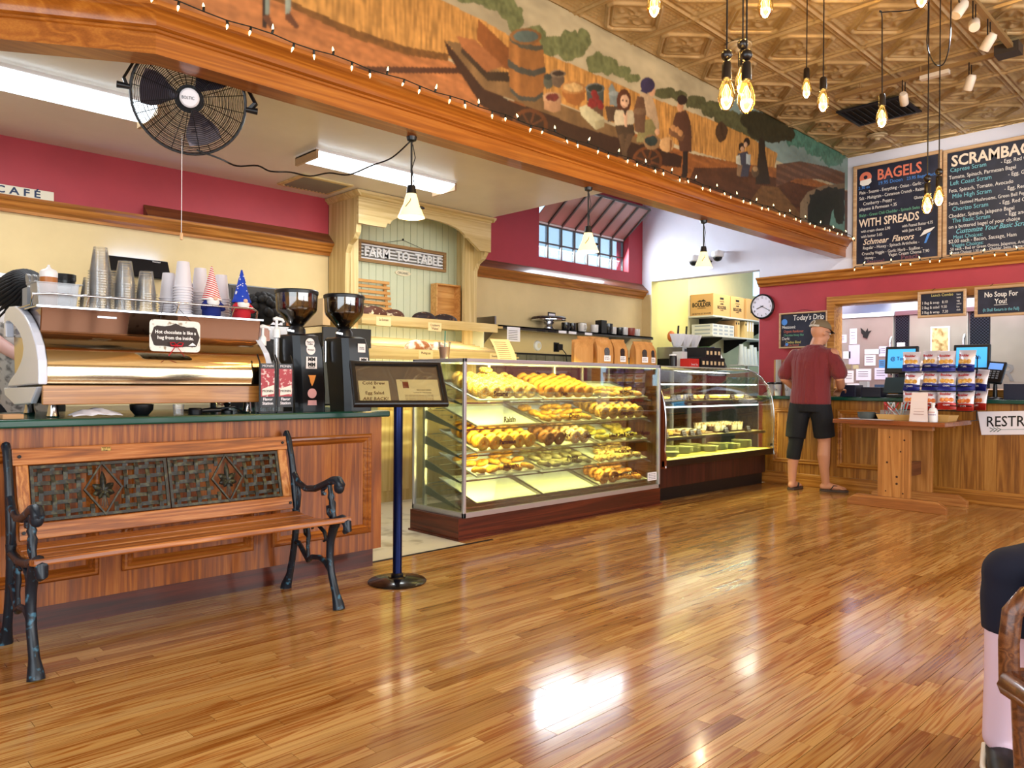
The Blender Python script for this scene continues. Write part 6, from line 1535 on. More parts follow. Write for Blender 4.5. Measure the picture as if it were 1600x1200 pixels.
for r in range(3):
    for c in range(4):
        t = thing('white_carton', 'white carton, %s from left in the %s layer on the lower shelf' % (NTH[c], ('bottom', 'middle', 'top')[r]), 'box', (9.52+.148*c, 5.84, 1.766+.0535*r), 0, 'white cartons on the lower storage shelf')
        o = bpy.data.objects.new('carton', me); COL.objects.link(o); o.parent = t
        MB().box(-.05,-.1715,.012,.05,-.1705,.038).build('printed_label', mat('pale_print', '#9aa2ac', .6), t)
        if c == 0: MB().box(-.0735,-.13,.015,-.0725,.12,.035).build('side_print', mat('pale_print', '#9aa2ac', .6), t)
for i in range(3):
    x = 10.10+.07*i+(.14 if i == 2 else 0)
    t = thing('file_box', ('kraft file box with black pull hole left of two others', 'kraft file box with black pull hole in the middle', 'slim kraft file box beside the tall binders')[i], 'file box', (x, 5.85, 1.766))
    MB().box(-.033,-.18,0,.033,.16,.245).build('box', mat('kraft_card', '#d8b878', .7) if i else M_card, t, bev=.002); MB().lathe([(0,.002),(.018,.002)], (0,-.181,.20), 14, axis=(0,-1,0)).build('pull_hole', M_ink, t)
for i in range(3):
    t = thing('tall_binder', 'tall cream binder %s from left on the lower shelf' % NTH[i], 'binder', (10.44+.075*i, 5.85, 1.766)); MB().box(-.03,-.18,0,.03,.14,.25).build('cover', mat('cream_binder', '#d9bf86', .6), t, bev=.003); MB().box(-.018,-.181,.10,.018,-.18,.24).build('spine_label', M_paper, t)
# counter under the shelves with coffee gear
t = thing('prep_counter', 'prep counter along the wall of the storage passage', 'counter', (10.2, 5.75, 0)); MB().box(-1.72,-.27,0,1.8,.29,.9).build('cabinet', mat('dark_cabinet', '#3a332a', .5), t); MB().box(-1.73,-.3,.9,1.8,.29,.94).build('worktop', M_steel, t)
t = thing('drip_coffee_maker', 'steel and black drip coffee maker topped with white filters', 'coffee maker', (8.72, 5.72, .941))
MB().box(-.26,-.2,0,.2,.2,.05).build('base', M_black, t); MB().box(-.26,-.05,.05,.2,.2,.52).build('column', M_black, t); MB().box(-.28,-.22,.46,.22,.2,.62).build('brew_head', M_steel, t, bev=.008); MB().box(-.24,-.224,.49,-.02,-.22,.59).build('display', mat('blue_black_display', '#16263a', .3), t); MB().lathe([(.09,0),(.11,.06),(.10,.14),(.06,.17)], (-.05,-.12,.06), 20).build('carafe', M_frost, t, smooth=40); MB().box(-.02,-.23,.30,.14,-.225,.50).build('taped_note', M_paper, t)
for i in range(3):
    t = thing('filter_stack', ('white paper filter cone left on the coffee maker', 'stack of white filters in the middle of the coffee maker', 'white filter bag at the right of the coffee maker')[i], 'filters', (8.545+.195*i, 5.66, 1.565))
    mb = MB(); n = 20; 
    mb.loft([[Vector(((.05+.035*k+(.012 if j % 2 else 0)*k)*math.cos(2*PI*j/n), (.05+.035*k+(.012 if j % 2 else 0)*k)*math.sin(2*PI*j/n), .11*k)) for j in range(n)] for k in (0, .5, 1, 1.5)]); mb.build('filter', M_paper, t)
    if i < 2: MB().bar((.02,.0,.14), (.035,.0,.28), .022, .012).build('scoop_handle', M_black, t)
tag(MB().ell((8.50,5.72,1.70), (.055,.05,.075), 14, 9).build('orange_jar', mat('orange_lid', '#c8682c', .5), smooth=60), 'rounded orange tub standing behind the white filters', 'tub')
t = thing('label_printer', 'black printer with tilted paper tray beside the coffee maker', 'printer', (9.17, 5.60, .941)); MB().box(-.2,-.2,0,.2,.2,.36).build('stand', M_black, t, bev=.01); MB().prism([(-.22,.36),(.2,.36),(.2,.62),(-.1,.60)], (-.19,0,0), (0,1,0), ZU, (1,0,0), .38).build('housing', M_black, t, bev=.01); MB().cbox((0,-.17,.50), (.26,.004,.16), Matrix.Rotation(math.radians(-26),3,'X')).build('paper', M_paper, t)
for i in range(6):
    tag(MB().box(9.42+.035*i,5.70,.941+.42,9.45+.035*i,5.95,.941+.66-.02*(i % 3)).build('folder', mat('folder_%d' % (i % 4), ('#5a8a5a', '#8a4a9a', '#c8b8a0', '#4a5a8a')[i % 4], .6)), 'thin %s folder standing in the shelf organiser, %s from left' % (('green', 'purple', 'tan', 'blue')[i % 4], NTH[i]), 'folder')
tag(MB().box(9.40,5.68,.941,9.66,5.98,1.36).build('organiser_box', M_card), 'plain brown box holding up the coloured folders', 'box')
t = thing('cup_rack', 'white wire rack of upturned clear cups in the passage', 'rack', (10.3, 5.6, .941)); MB().box(-.28,-.1,.40,.3,.14,.415).build('shelf', M_shelfw, t); MB().box(-.02,-.02,0,.02,.02,.40).build('post', M_shelfw, t)
for i in range(5):
    tag(MB().lathe([(.048,0),(.05,.004),(.036,.17-.02*(i % 2)),(.03,.30-.03*(i % 3)),(0,.30-.03*(i % 3))], (10.12+.10*i, 5.6, 1.357), 16).build('upturned_cup', mat('pale_cup', '#c9d0d0', .3), smooth=40), 'tall pale stack of cups, %s from left on the wire rack' % NTH[i], 'cups')
# on the top slab of the curved case
for i, (x, z, lab) in enumerate(((7.16,1.2485,'lower left black tea box on the curved case'), (7.32,1.2485,'lower middle black tea box on the curved case'), (7.48,1.2485,'lower right black tea box on the curved case'), (7.24,1.3595,'upper left black tea box on the curved case'), (7.40,1.3595,'upper right black tea box on the curved case'))):
    t = thing('tea_box', lab, 'box', (x, 4.50, z), 0, 'black tea boxes'); MB().box(-.078,-.12,0,.078,.12,.11).build('box', mat('matte_black_box', '#110d0e', .5), t, bev=.002)
    for k in (-.04, .035): MB().box(k-.02,-.1215,.03,k+.02,-.1205,.07).build('card_label', M_ivory, t)
t = thing('sweetener_box', 'small red carton on the curved case beside the tea boxes', 'box', (6.96, 4.45, 1.2485)); MB().box(-.09,-.06,0,.09,.06,.09).build('carton', mat('red_carton', '#c9281e', .5), t, bev=.002); text('Sweet Tea', .03, M_paper, t, (0,-.061,.02), XR, ZU, 'CENTER')
t = thing('card_box', 'white box of cards behind the red carton', 'box', (7.0, 4.6, 1.2485)); MB().box(-.05,-.06,0,.05,.06,.17).build('box', M_cart, t)
t = thing('black_canister', 'black canister with white lid on the curved case', 'canister', (6.80, 4.55, 1.2485)); MB().lathe([(0,0),(.04,0),(.04,.10),(.036,.12),(0,.12)], n=18).build('body', M_black, t, smooth=40); MB().lathe([(.041,.12),(.041,.135),(0,.14)], n=18).build('lid', M_wht, t, smooth=40)

# ------------------------------------------------------------------ kitchen seen through the pass-through
M_stain = spots('stainless_door', '#b9b6aa', '#a5a296', 3, .55, .28, .25); MATS['stainless_door'].node_tree.nodes['Principled BSDF'].inputs['Metallic'].default_value = .55
def plate_mat():
    m = mat('diamond_plate', '#15181e', .3, metal=.6); t = NT(m); v = t.coords((1,1,1)); x = t.n('ShaderNodeTexChecker'); x.inputs['Scale'].default_value = 60; t.l(v, x.inputs[0]); x.inputs[1].default_value = lin('#3a4250'); x.inputs[2].default_value = lin('#0e1116'); t.l(x.outputs[0], t.b.inputs['Base Color']); return m
M_dia = plate_mat(); XF = 9.6
struct(MB().box(10.5, .6, 0, 10.6, 5.0, 3.0).build('wall_kitchen', M_white)); struct(MB().box(XW+T, 4.36, 0, 10.5, 4.44, 3.0).build('wall_kitchen_side', M_white))
def fridge():
    t = thing('reach_in_refrigerator', 'stainless refrigerator covered with papers in the kitchen', 'refrigerator', (10.0, 2.9, 0)); L = Vector((-10.0, -2.9, 0))
    b = lambda nm, m, *a, **k: MB().box(*a).build(nm, m, t, loc=L, **k)
    b('cabinet', M_steel, XF+.02, 1.1, 0, 10.45, 4.05, 1.95)
    for y0, y1 in ((3.31,4.04), (2.52,3.13), (1.95,2.30)): b('door', M_stain, XF-.02, y0, .1, XF+.02, y1, 1.90, bev=.006)
    for y0, y1 in ((3.145,3.29), (2.31,2.50), (1.6,1.94)): b('diamond_plate_strip', M_dia, XF-.012, y0, .1, XF+.02, y1, 1.90)
    b('header', M_wht, XF-.03, 3.30, 1.905, XF+.05, 4.05, 1.955); b('header', M_steel, XF-.03, 1.1, 1.905, XF+.05, 3.29, 1.955)
    for y in (3.33, 2.55): MB().tube([(XF-.02,y,1.2),(XF-.07,y,1.25),(XF-.07,y,1.6),(XF-.02,y,1.65)], .012, 8).build('handle', M_chrome, t, smooth=50, loc=L)
    text('R', .26, mat('grey_emblem', '#7a7a76', .4), t, (XF-.0225-10.0, 2.235-2.9, 1.13), YL, ZU, shear=.25, bold=.004, name='emblem')
fridge()
MB().prism([(0,.02),(.05,.0),(.07,.06),(.10,.10),(.06,.09),(.055,.13),(.03,.085),(-.03,.14),(-.02,.07),(.0,.05)], (XF-.024,3.66,1.64), YL, ZU, (-1,0,0), .003).build('bird_decal', M_ink)
tag(bpy.data.objects['bird_decal'], 'black flying bird decal on the refrigerator door', 'decal')
NOTES = [(4.0,1.60,.14,.10,'#d9d4e6','lavender note with a written heading'), (3.82,1.58,.085,.19,'#e2dff2','tall note with a drawn swirl'), (3.83,1.33,.13,.24,'#c9c4dc','long lilac list below the swirl drawing'), (3.64,1.45,.18,.06,'#d8e2e4','wide pale card with small green print'), (3.99,1.40,.07,.07,'#3f7a34','bright green card at the left edge'), (3.90,1.40,.09,.09,'#e6e2e4','white card with a small brown mushroom'),
         (3.64,1.31,.13,.13,'#e4dbe4','white card with a grey and pink picture'), (3.47,1.42,.09,.12,'#dcd6ee','lavender sheet near the door edge'), (3.97,1.27,.09,.06,'#a86a5a','small red-brown photo'), (3.87,1.27,.07,.06,'#8a7a5c','small brown photo'), (3.78,1.27,.07,.05,'#b5aa82','small tan photo'), (3.99,1.16,.08,.10,'#8d9cc0','small blue photo at the left edge'),
         (3.88,1.10,.11,.15,'#e8e2de','white card with four brown motifs'), (3.74,1.13,.18,.14,'#e2dfe6','large white letter in the middle'), (3.52,1.14,.15,.14,'#d8d4e8','lilac letter near the edge'), (3.70,1.00,.11,.06,'#c0704a','orange postcard'), (3.52,.99,.13,.09,'#2f4660','dark blue postcard with white script'), (3.99,1.02,.08,.10,'#d9cfc8','small pale card low at left'), (3.85,.97,.09,.12,'#e6e0d8','pale card with text low in the middle'), (3.66,.93,.15,.10,'#3f7a70','teal landscape postcard'), (3.47,1.28,.07,.10,'#4a8ac0','small bright blue card'),
         (3.76,.97,.08,.12,'#ece8ec','white card with a drawn figure')]
for y, z, wd, ht, c, lab in NOTES:
    t = thing('posted_note', lab+' on the refrigerator', 'note', (XF-.0245, y, z), 0, 'papers on the refrigerator'); MB().box(0,-wd,0,.0025,0,ht).build('sheet', mat('note_'+c.strip('#'), c, .7), t)
    dk = mat('note_ink', '#4a4650', .7)
    if ht > .09 and 'list' not in lab:
        for k in range(3): MB().box(-.001,-wd*.8,ht*(.35+.2*k),0,-wd*.15,ht*(.35+.2*k)+.006).build('text_line', dk, t)
for y, z, wd, ht, m, lab in ((2.86,1.42,.26,.24,'#8a8680','grey food photo poster on the middle door'), (2.555+.0,1.42,.0,.0,'',''), (3.06,1.36,.20,.22,'#9c8f84','food photo poster behind the left screen')):
    if wd: 
        t = thing('food_poster', lab, 'poster', (XF-.0245, y, z-.22), 0); MB().box(0,-wd,0,.0025,0,ht).build('sheet', spots('food_photo', '#8f8478', '#d8cfc4', 30, .55, .6, .1, '#5f574e'), t); MB().box(-.001,-wd+.01,.0,0,-.01,.05).build('caption_band', M_paper, t)
t = thing('bagel_poster', 'tall bagel photo poster hanging on the middle refrigerator door', 'poster', (XF-.026, 2.90, 1.42)); MB().box(0,-.20,0,.003,0,.33).build('sheet', M_paper, t); MB().box(-.001,-.185,.05,0,-.015,.315).build('photo', spots('bagel_photo', '#c9ac6a', '#8a6a34', 14, .55, .6, .1, '#dcd09a'), t)
t = thing('plate_sign', 'small white notices on the black strip between doors', 'notice', (XF-.016, 3.27, 1.42)); MB().box(0,-.09,0,.003,0,.10).build('card', M_paper, t); MB().box(0,-.09,.115,.003,0,.16).build('card', M_paper, t); MB().lathe([(0,.002),(.02,.002)], (-.001,-.045,.05), 14, axis=(-1,0,0)).build('symbol', M_ink, t)
# fluorescent fixture in the kitchen
t = thing('kitchen_light', 'fluorescent troffer glowing in the kitchen ceiling', 'ceiling light', (10.05, 3.86, 2.17)); MB().box(-.35,-.22,0,.35,.22,.06).build('housing', M_wht, t); MB().box(-.33,-.20,-.012,.33,.20,0).build('diffuser', mat('kitchen_diffuser', '#f2f8ff', .4, emit='#58b8ff', estr=1.6), t)
for dx in (-.3, .3): MB().cyl((dx,0,.06), (dx,0,.83), .006, n=8).build('hanger', M_steel, t)
lamp('kitchen_lamp', 'AREA', (9.05, 2.7, 2.9), 130, (.93,.97,1), .9, 2.4, aim=(0,0,-1))
lamp('passage_lamp', 'AREA', (9.6, 5.2, 2.85), 40, (1,.96,.80), 1.6, .5, aim=(0,.25,-1))
# ------------------------------------------------------------------ boards and signs on the right wall
M_boardf = wood('board_frame', '#b08458', '#c7a077', '#d6b48e', 'y', .5, 2); M_chalk = spots('chalkboard', '#15172a', '#2a2c40', 5, .6, .55, .15)
INK = dict(w=mat('chalk_white', '#ece4dc', .8), r=mat('chalk_salmon', '#d8745a', .8), b=mat('chalk_blue', '#4f8ad8', .8), t=mat('chalk_teal', '#7cc0cc', .8), o=mat('chalk_cream', '#f0d8c0', .8), p=mat('chalk_plum', '#7a4a52', .8), y=mat('chalk_yellow', '#d8c878', .8), g=mat('chalk_green', '#6fae8a', .8))
def board(name, label, y, z, w, h, lean=0, fw=.035, x=XW-.03, cat='menu board'):
    """y = left edge as seen, z = bottom"""
    t = thing(name, label, cat, (x, y, z)); t.rotation_euler = (0, lean, 0)
    mb = MB(); moulding(mb, frame_pts(0,0,w,h), [(0,-.012),(0,.014),(.006,.018),(fw-.006,.018),(fw,.010),(fw,-.012)], (0,0,0), YL, ZU, (-1,0,0)); mb.build('frame', M_boardf, t, smooth=30)
    MB().box(.0, -w+fw*.8, fw*.8, .008, -fw*.8, h-fw*.8).build('panel', M_chalk, t)
    return t
def wr(t, s, u, v, sz, c, squash=.9, shear=0, bold=0, al='LEFT'):
    return text(s, sz, INK[c], t, (-.0012, -u, v), YL, ZU, al, squash=squash, shear=shear, bold=bold, depth=.001)
t = board('menu_board', 'tall chalk menu board listing bagels and spreads beside the mural', 3.27, 2.325, .86, 1.085, 0)
wr(t,'BAGELS',.24,.90,.155,'r',.82,0,.003)
MB().lathe([(0,.002),(.062,.002)], (-.001,-.125,.945), 20, axis=(-1,0,0)).build('bagel_emblem', INK['r'], t); MB().lathe([(0,.003),(.02,.003)], (-.001,-.125,.95), 14, axis=(-1,0,0)).build('bagel_hole', M_chalk, t); MB().prism([(-.055,.0),(.055,.01),(.06,-.03),(.03,-.055),(-.03,-.06),(-.058,-.035)], (-.0035,-.125,.92), YL, ZU, (-1,0,0), .001).build('cream_emblem', INK['w'], t)
for s, u, v, sz, c, sq in (('19.95 Dozen',.25,.845,.052,'b',.9), ('23.95 Bagel Pack',.53,.845,.045,'b',.9), ('2.30 ea',.05,.83,.045,'b',.9), ('Plain - Sesame - Everything - Onion - Garlic -',.06,.775,.048,'w',.72), ('Salt - Multigrain - Cinnamon Crunch - Raisin',.06,.715,.048,'w',.74), ('Cranberry - Poppy -',.10,.655,.048,'w',.8), ('Jalapeno & Parmesan +.35',.06,.60,.048,'w',.75), ('Gluten Free',.60,.635,.045,'w',.75),
                          ('Bialys - Green Chili Cheddar - Spinach Swiss',.06,.535,.046,'g',.72), ('with cream cheese 5.90',.08,.365,.044,'w',.7), ('with Peanut Butter 4.75',.49,.365,.044,'w',.68), ('with butter 3.65',.08,.31,.044,'w',.75), ('with Jam 4.50',.49,.315,.044,'w',.75), ('Regular - Honey - Spinach Artichoke -',.10,.185,.046,'w',.78), ('Crunchy Veggie - Garlic Herb - Scallion -',.09,.125,.046,'w',.78), ('Honey -',.12,.078,.042,'w',.8), ('Vegan Cream Cheese 7.90',.36,.085,.046,'w',.78)): wr(t,s,u,v,sz,c,sq)
wr(t,'WITH SPREADS',.06,.425,.12,'o',.72,0,.002); wr(t,'Schmear  Flavors',.10,.235,.085,'o',.85,.35,.001); wr(t,'Seasonal:',.14,.03+.0,.055,'p',.9,.2,.001); wr(t,'Peach',.48,.035,.075,'p',1,.0,.001)
MB().prism([(.66,.25),(.76,.29),(.80,.33),(.70,.31)], (-.002,0,0), YL, ZU, (-1,0,0), .001).build('knife_blade', INK['w'], t); MB().prism([(.70,.18),(.72,.18),(.76,.28),(.73,.27)], (-.002,0,0), YL, ZU, (-1,0,0), .001).build('knife_handle', INK['b'], t)
t = board('menu_board', 'wide chalk menu board listing egg dishes above the pass-through', 2.40, 2.325, 1.35, 1.07, 0)
wr(t,'SCRAMBAGELS',.07,.90,.15,'o',.86,0,.004)
for s, u, v, sz, c, sq in (('Caprese Scram',.06,.845,.06,'t',.85), ('- Egg, Red Onion, Mozzarella, Fresh',.49,.845,.052,'w',.8), ('Tomato, Spinach, Parmesan Bagel',.05,.775,.052,'w',.8), ('11.85',.80,.775,.055,'w',.85), ('Left Coast Scram',.06,.715,.06,'t',.85), ('- Egg, Green Onion, Bacon,',.55,.715,.052,'w',.8), ('Feta, Spinach, Tomato, Avocado',.05,.645,.052,'w',.8), ('13.15',.78,.645,.055,'w',.85), ('Mile High Scram',.08,.585,.06,'t',.85), ('- Egg, Red Onion, Ham, Bacon',.52,.585,.052,'w',.8), ('Swiss, Sauteed Mushrooms, Green Bell Pepper',.05,.52,.048,'w',.76),
                          ('Chorizo Scram',.08,.46,.06,'t',.85), ('- Egg, Red Onion, Chorizo',.48,.46,.052,'w',.8), ('Cheddar, Spinach, Jalapeno Bagel',.05,.395,.052,'w',.8), ('11.85',.92,.41,.055,'w',.85), ('The Basic Scram',.08,.345,.058,'t',.85), ('- Egg and Green Onion',.53,.345,.055,'w',.82), ('on a buttered bagel of your choice',.05,.29,.052,'w',.82), ('7.90',.88,.29,.055,'w',.85), ('Meat Choices:',.09,.185,.052,'t',.85), ('$2.00 each - Bacon, Sausage, Ham',.05,.145,.052,'w',.8), ('Veggie Choices:',.08,.105,.05,'t',.85), ('.50 each - Red or Green Onions, Jalapenos, Artichoke',.06,.072,.042,'w',.76), ('Cheese Choices: 1.50 each - Cheddar, Swiss, Mozzarella, Provolone',.06,.036,.04,'w',.72)): wr(t,s,u,v,sz,c,sq)
wr(t,'Customize Your Basic Scram:',.11,.235,.066,'t',.8,.35,.0005)
t = board('chalkboard', 'small chalkboard of drip coffees behind the man in the cap', 4.095, 1.485, .555, .405, 0, .018, cat='chalkboard')
wr(t,"Today's Drip",.16,.315,.085,'w',.8,.1,.0005); wr(t,'Mezzomi:',.03,.225,.05,'w',.85,0,.0005); wr(t,'Organic Rainforest',.05,.178,.042,'r',.72,.2); wr(t,'Chocolate Honey Nut',.05,.138,.036,'g',.72,.2); wr(t,'Dark:',.03,.095,.05,'w',.85); wr(t,'Cowboy Blend',.07,.055,.042,'y',.72,.2); wr(t,'decaf also brewed',.06,.026,.032,'r',.72,.2)
for u, v, r in ((.06,.30,.036), (.09,.045,.018)): MB().lathe([(0,.002),(r,.002)], (-.001,-u,v), 16, axis=(-1,0,0)).build('coffee_mark', INK['b'], t)
MB().tube([(0,-.15,.405),(.01,-.28,.435),(0,-.40,.405)], .002, 6).build('hanging_wire', M_blackm, t)
t = board('chalkboard', 'wood-framed chalkboard of sandwich prices hanging in the pass-through', 2.60, 1.745, .43, .262, 0, .026, x=8.2, cat='chalkboard')
wr(t,'Lunch Combo',.12,.205,.04,'y',.85); 
for k, s in enumerate(('1 Bag & soup   8.10', '2 Bag & salad  9.50', '3 Bag & wrap   7.30')): wr(t,s,.035,.135-.047*k,.038,'w',.78)
for k in range(6): wr(t,('ham','tuna','egg','swiss','lox','club')[k],.345,.205-.03*k,.026,'w',.8)
t = board('chalkboard', 'wood-framed chalkboard reading No Soup For You', 2.10, 1.725, .43, .285, 0, .026, x=8.2, cat='chalkboard')
wr(t,'No Soup For',.215,.185,.068,'w',.75,0,.001,'CENTER'); wr(t,'You!',.215,.12,.065,'w',.8,0,.001,'CENTER'); MB().box(-.0022,-.27,.105,-.001,-.16,.109).build('underline', INK['w'], t); wr(t,'(It Shall Return in the Fall)',.215,.05,.042,'t',.66,0,0,'CENTER')
for y in (2.38, 1.88): tag(MB().tube([(8.2,y+.12,1.99),(8.25,y+.08,2.04)], .002, 6).build('hanging_wire', M_blackm), 'short wire holding up the %s hanging chalkboard' % ('left' if y > 2 else 'right'), 'wire')
t = thing('restroom_sign', 'white plank sign lettered Restrooms with green arrows on the order counter', 'sign', (7.785, 1.93, .63)); t.rotation_euler = (math.radians(-3.5), 0, 0)
MB().prism([(0,0),(.55,0),(.55,.205),(-.02,.21)], (0,0,0), YL, ZU, (-1,0,0), .012).build('plank', M_paper, t, bev=.002)
text('RESTROOMS', .13, M_ink, t, (-.0135,-.04,.075), YL, ZU, squash=.82, bold=.001, shear=.08)
for k in range(3): MB().tube([(-.0135,-.07-.028*k,.028),(-.0135,-.10-.028*k,.047),(-.0135,-.07-.028*k,.064)], .0035, 6).build('arrow', mat('arrow_green', '#2a5a4c', .6), t)
MB().box(-.0145,-.36,.045,-.0125,-.15,.048).build('arrow_shaft', MATS['arrow_green'], t)
# wall clock
t = thing('wall_clock', 'round black-rimmed wall clock at the edge of the raspberry wall', 'clock', (XW, 4.315, 1.985))
MB().lathe([(0,.0),(.145,0),(.147,.03),(.135,.038),(.128,.034),(.128,.028)], (0,0,0), 40, axis=(-1,0,0)).build('rim', M_black, t, smooth=40); MB().lathe([(0,.030),(.130,.030)], (0,0,0), 40, axis=(-1,0,0)).build('face', mat('clock_face', '#e2dce8', .4), t)
for k in range(12):
    a = k*PI/6; text(str(12 if k == 0 else k), .034, M_ink, t, (-.0315, -.105*math.sin(a), .105*math.cos(a)-.012), YL, ZU, 'CENTER', name='numeral')
def hand(a, ln, wd, nm): MB().bar((-.034,math.sin(a)*.02,-math.cos(a)*.02), (-.034,-math.sin(a)*ln,math.cos(a)*ln), wd, .002, up=(1,0,0)).build(nm, M_ink, t)
hand(math.radians(248), .07, .008, 'hour_hand'); hand(math.radians(118), .098, .005, 'minute_hand'); MB().lathe([(0,.038),(.007,.036)], (0,0,0), 12, axis=(-1,0,0)).build('pin', M_ink, t)
# dome security cameras on the white wall
for i, (y, z) in enumerate(((5.17,2.60), (4.84,2.62))):
    t = thing('security_camera', ('left white dome security camera on the white wall', 'right white dome security camera behind the hanging lamp')[i], 'camera', (XW-.002, y, z)); MB().box(-.16,-.02,.06,0,.02,.075).build('bracket', M_wht, t); MB().lathe([(0,.06),(.07,.06),(.075,.04),(.072,.0),(.06,-.01)], (-.13,0,0), 24).build('housing', M_wht, t, smooth=40); MB().ell((-.13,0,-.012), (.055,.055,.05), 18, 8, Matrix.Rotation(PI,3,'X'), 0).build('dome', M_black, t, smooth=60)

# ------------------------------------------------------------------ on the order counter
def screen(y, lab):
    t = thing('pos_screen', lab, 'screen', (7.98, y, .951)); t.rotation_euler = (0, 0, .05)
    MB().box(-.10,-.12,0,.12,.12,.03).build('base', M_black, t, bev=.006); MB().box(.0,-.04,.03,.06,.04,.30).build('neck', M_black, t, bev=.006)
    M = Matrix.Rotation(math.radians(8),3,'Y'); MB().cbox((-.02,0,.37), (.035,.30,.27), M).build('housing', M_black, t, bev=.008); c = Vector((-.02,0,.37))
    d = MB().cbox(c+M @ Vector((-.0185,0,.012)), (.002,.25,.19), M).build('display', mat('pos_display', '#48a8e0', .3, emit='#3fa6e6', estr=.8), t)
    text('@ Touch', .05, mat('pos_logo', '#1c3f8a', .5), d, c+M @ Vector((-.0202,.10,-.005)), YL, M @ Vector((0,0,1)), bold=.001, squash=.9)
    MB().cbox((-.10,0,.12), (.02,.27,.17), Matrix.Rotation(math.radians(28),3,'Y')).build('customer_tablet', mat('tablet_slate', '#33454c', .3), t, bev=.004)
screen(2.67, 'left order screen with blue logo display behind the snack rack'); screen(2.06, 'right order screen with blue display beside the card reader')
t = thing('card_reader', 'black card reader with lit screen tilted on its stand', 'card reader', (7.90, 1.855, .951)); MB().lathe([(0,0),(.06,0),(.06,.012),(.02,.02),(.015,.15)], n=20).build('stand', M_black, t, smooth=40)
M = Matrix.Rotation(math.radians(30),3,'Y') @ Matrix.Rotation(.1,3,'X'); c = Vector((-.01,0,.24)); MB().cbox(c, (.04,.15,.22), M).build('body', M_black, t, bev=.01); MB().cbox(c+M @ Vector((-.021,0,.055)), (.002,.11,.065), M).build('display', mat('reader_display', '#6f9ce0', .3, emit='#5a8ee0', estr=.6), t)
for i in range(4):
    for j in range(3): MB().cbox(c+M @ Vector((-.022,-.03+.03*j,-.0-.022*i)), (.003,.018,.012), M).build('key', mat('key_grey', '#7a7f88', .5), t)
for y0, y1, x, h, lab in ((3.0,2.81,7.80,.10,'low black tray on the order counter left of the screens'), (3.22,3.06,7.82,.12,'small black box on the order counter in front of the man'), (1.78,1.55,7.85,.14,'navy blue box on the order counter right of the card reader')):
    tag(MB().box(x,y1,.951,x+.2,y0,.951+h).build('counter_box', mat('navy_box', '#12162e', .4), bev=.004), lab, 'box')
t = thing('napkin_holder', 'clear bin of napkins and cards beside the black tray', 'holder', (8.08, 3.08, .951)); MB().box(-.05,-.06,0,.06,.05,.10).build('bin', M_frost, t); MB().box(-.03,-.05,.02,.03,.03,.16).build('napkins', M_paper, t)
def hot_cup(x, y, lab, s):
    t = thing('sample_cup', lab, 'cup', (x, y, .951), 0, 'size sample cups'); MB().lathe([(0,0),(.030,0),(.042,.125),(.04,.125),(.028,.004),(0,.004)], n=22).build('cup', MATS['white_card'], t, smooth=40); MB().lathe([(.044,.123),(.045,.130),(.040,.142),(.034,.146),(0,.144)], n=22).build('lid', M_black, t, smooth=40)
    text(s, .036, M_ink, t, (-.0385,.024,.055), YL, Vector((.12,0,1)).normalized())
hot_cup(7.92, 4.02, 'paper sample cup marked 20 at the left end of the counter', '20'); hot_cup(7.90, 3.925, 'middle paper sample cup marked 16 on the order counter', '16'); hot_cup(7.92, 3.815, 'paper sample cup marked 12 beside the man', '12')
for i, (y, c, lab) in enumerate(((4.03,'#b9834c','brown sleeve stack nearest the curved case'), (3.985,'#b6b2ac','silver lid sleeve between two brown stacks'), (3.935,'#a87848','brown sleeve stack nearest the raspberry wall'))):
    tag(MB().lathe([(0,0),(.03,0),(.03,.40),(0,.40)], (8.12-.05*(i % 2), y+.02, .951), 16).build('sleeve_stack', mat('sleeve_%d' % i, c, .6), smooth=40), lab, 'cup sleeves')

# ------------------------------------------------------------------ trestle table
M_pine = wood('knotty_pine', '#8f5a28', '#b67a3c', '#cc9756', 'z', .45, 1.5); M_piney = wood('knotty_pine_y', '#7f4a20', '#a86a32', '#c08a4c', 'y', .45, 1.5); M_ttop = wood('table_top_wood', '#5f2c14', '#8a4a22', '#a8683a', 'y', .3, 1.5, coat=.4)
def table():
    t = thing('trestle_table', 'pine trestle table with two board pedestals in front of the order counter', 'table', (7.22, 2.4, 0)); L = Vector((-7.22, -2.4, 0))
    MB().box(6.86, 1.965, .727, 7.60, 2.885, .765).build('top', M_ttop, t, loc=L, bev=.004)
    for x in (6.93, 7.50):
        MB().box(x-.0, 2.08, .692, x+.06, 2.76, .727).build('top_cleat', M_piney, t, loc=L)
        p = MB().box(x+.008, 2.255, .10, x+.052, 2.52, .692).build('pedestal', M_pine, t, loc=L, bev=.003)
        if x < 7.2:
            for y, z, r in ((2.36,.28,.010), (2.36,.22,.010), (2.33,.50,.007), (2.44,.40,.009), (2.30,.60,.008), (2.42,.62,.006), (2.31,.14,.007), (2.45,.15,.006)): MB().lathe([(0,.001),(r,.001),(r*.6,.002)], (x+.0075,y,z), 12, axis=(-1,0,0)).build('knot' if z not in (.28,.22) else 'bolt', mat('dark_knot', '#3a1c0c', .5), p)
        mb = MB(); mb.prism([(1.97,0),(1.97,.05),(2.05,.10),(2.70,.10),(2.78,.05),(2.78,0)], (x,0,0), (0,1,0), ZU, (1,0,0), .06); mb.build('foot', M_piney, t, loc=L, bev=.004)
    MB().box(6.98, 2.345, .26, 7.51, 2.395, .38).build('stretcher', wood('stretcher_dark', '#4a2410', '#6b3a1c', '#7f4c2a', 'x', .5, 2), t, loc=L)
table()
ZT = .766
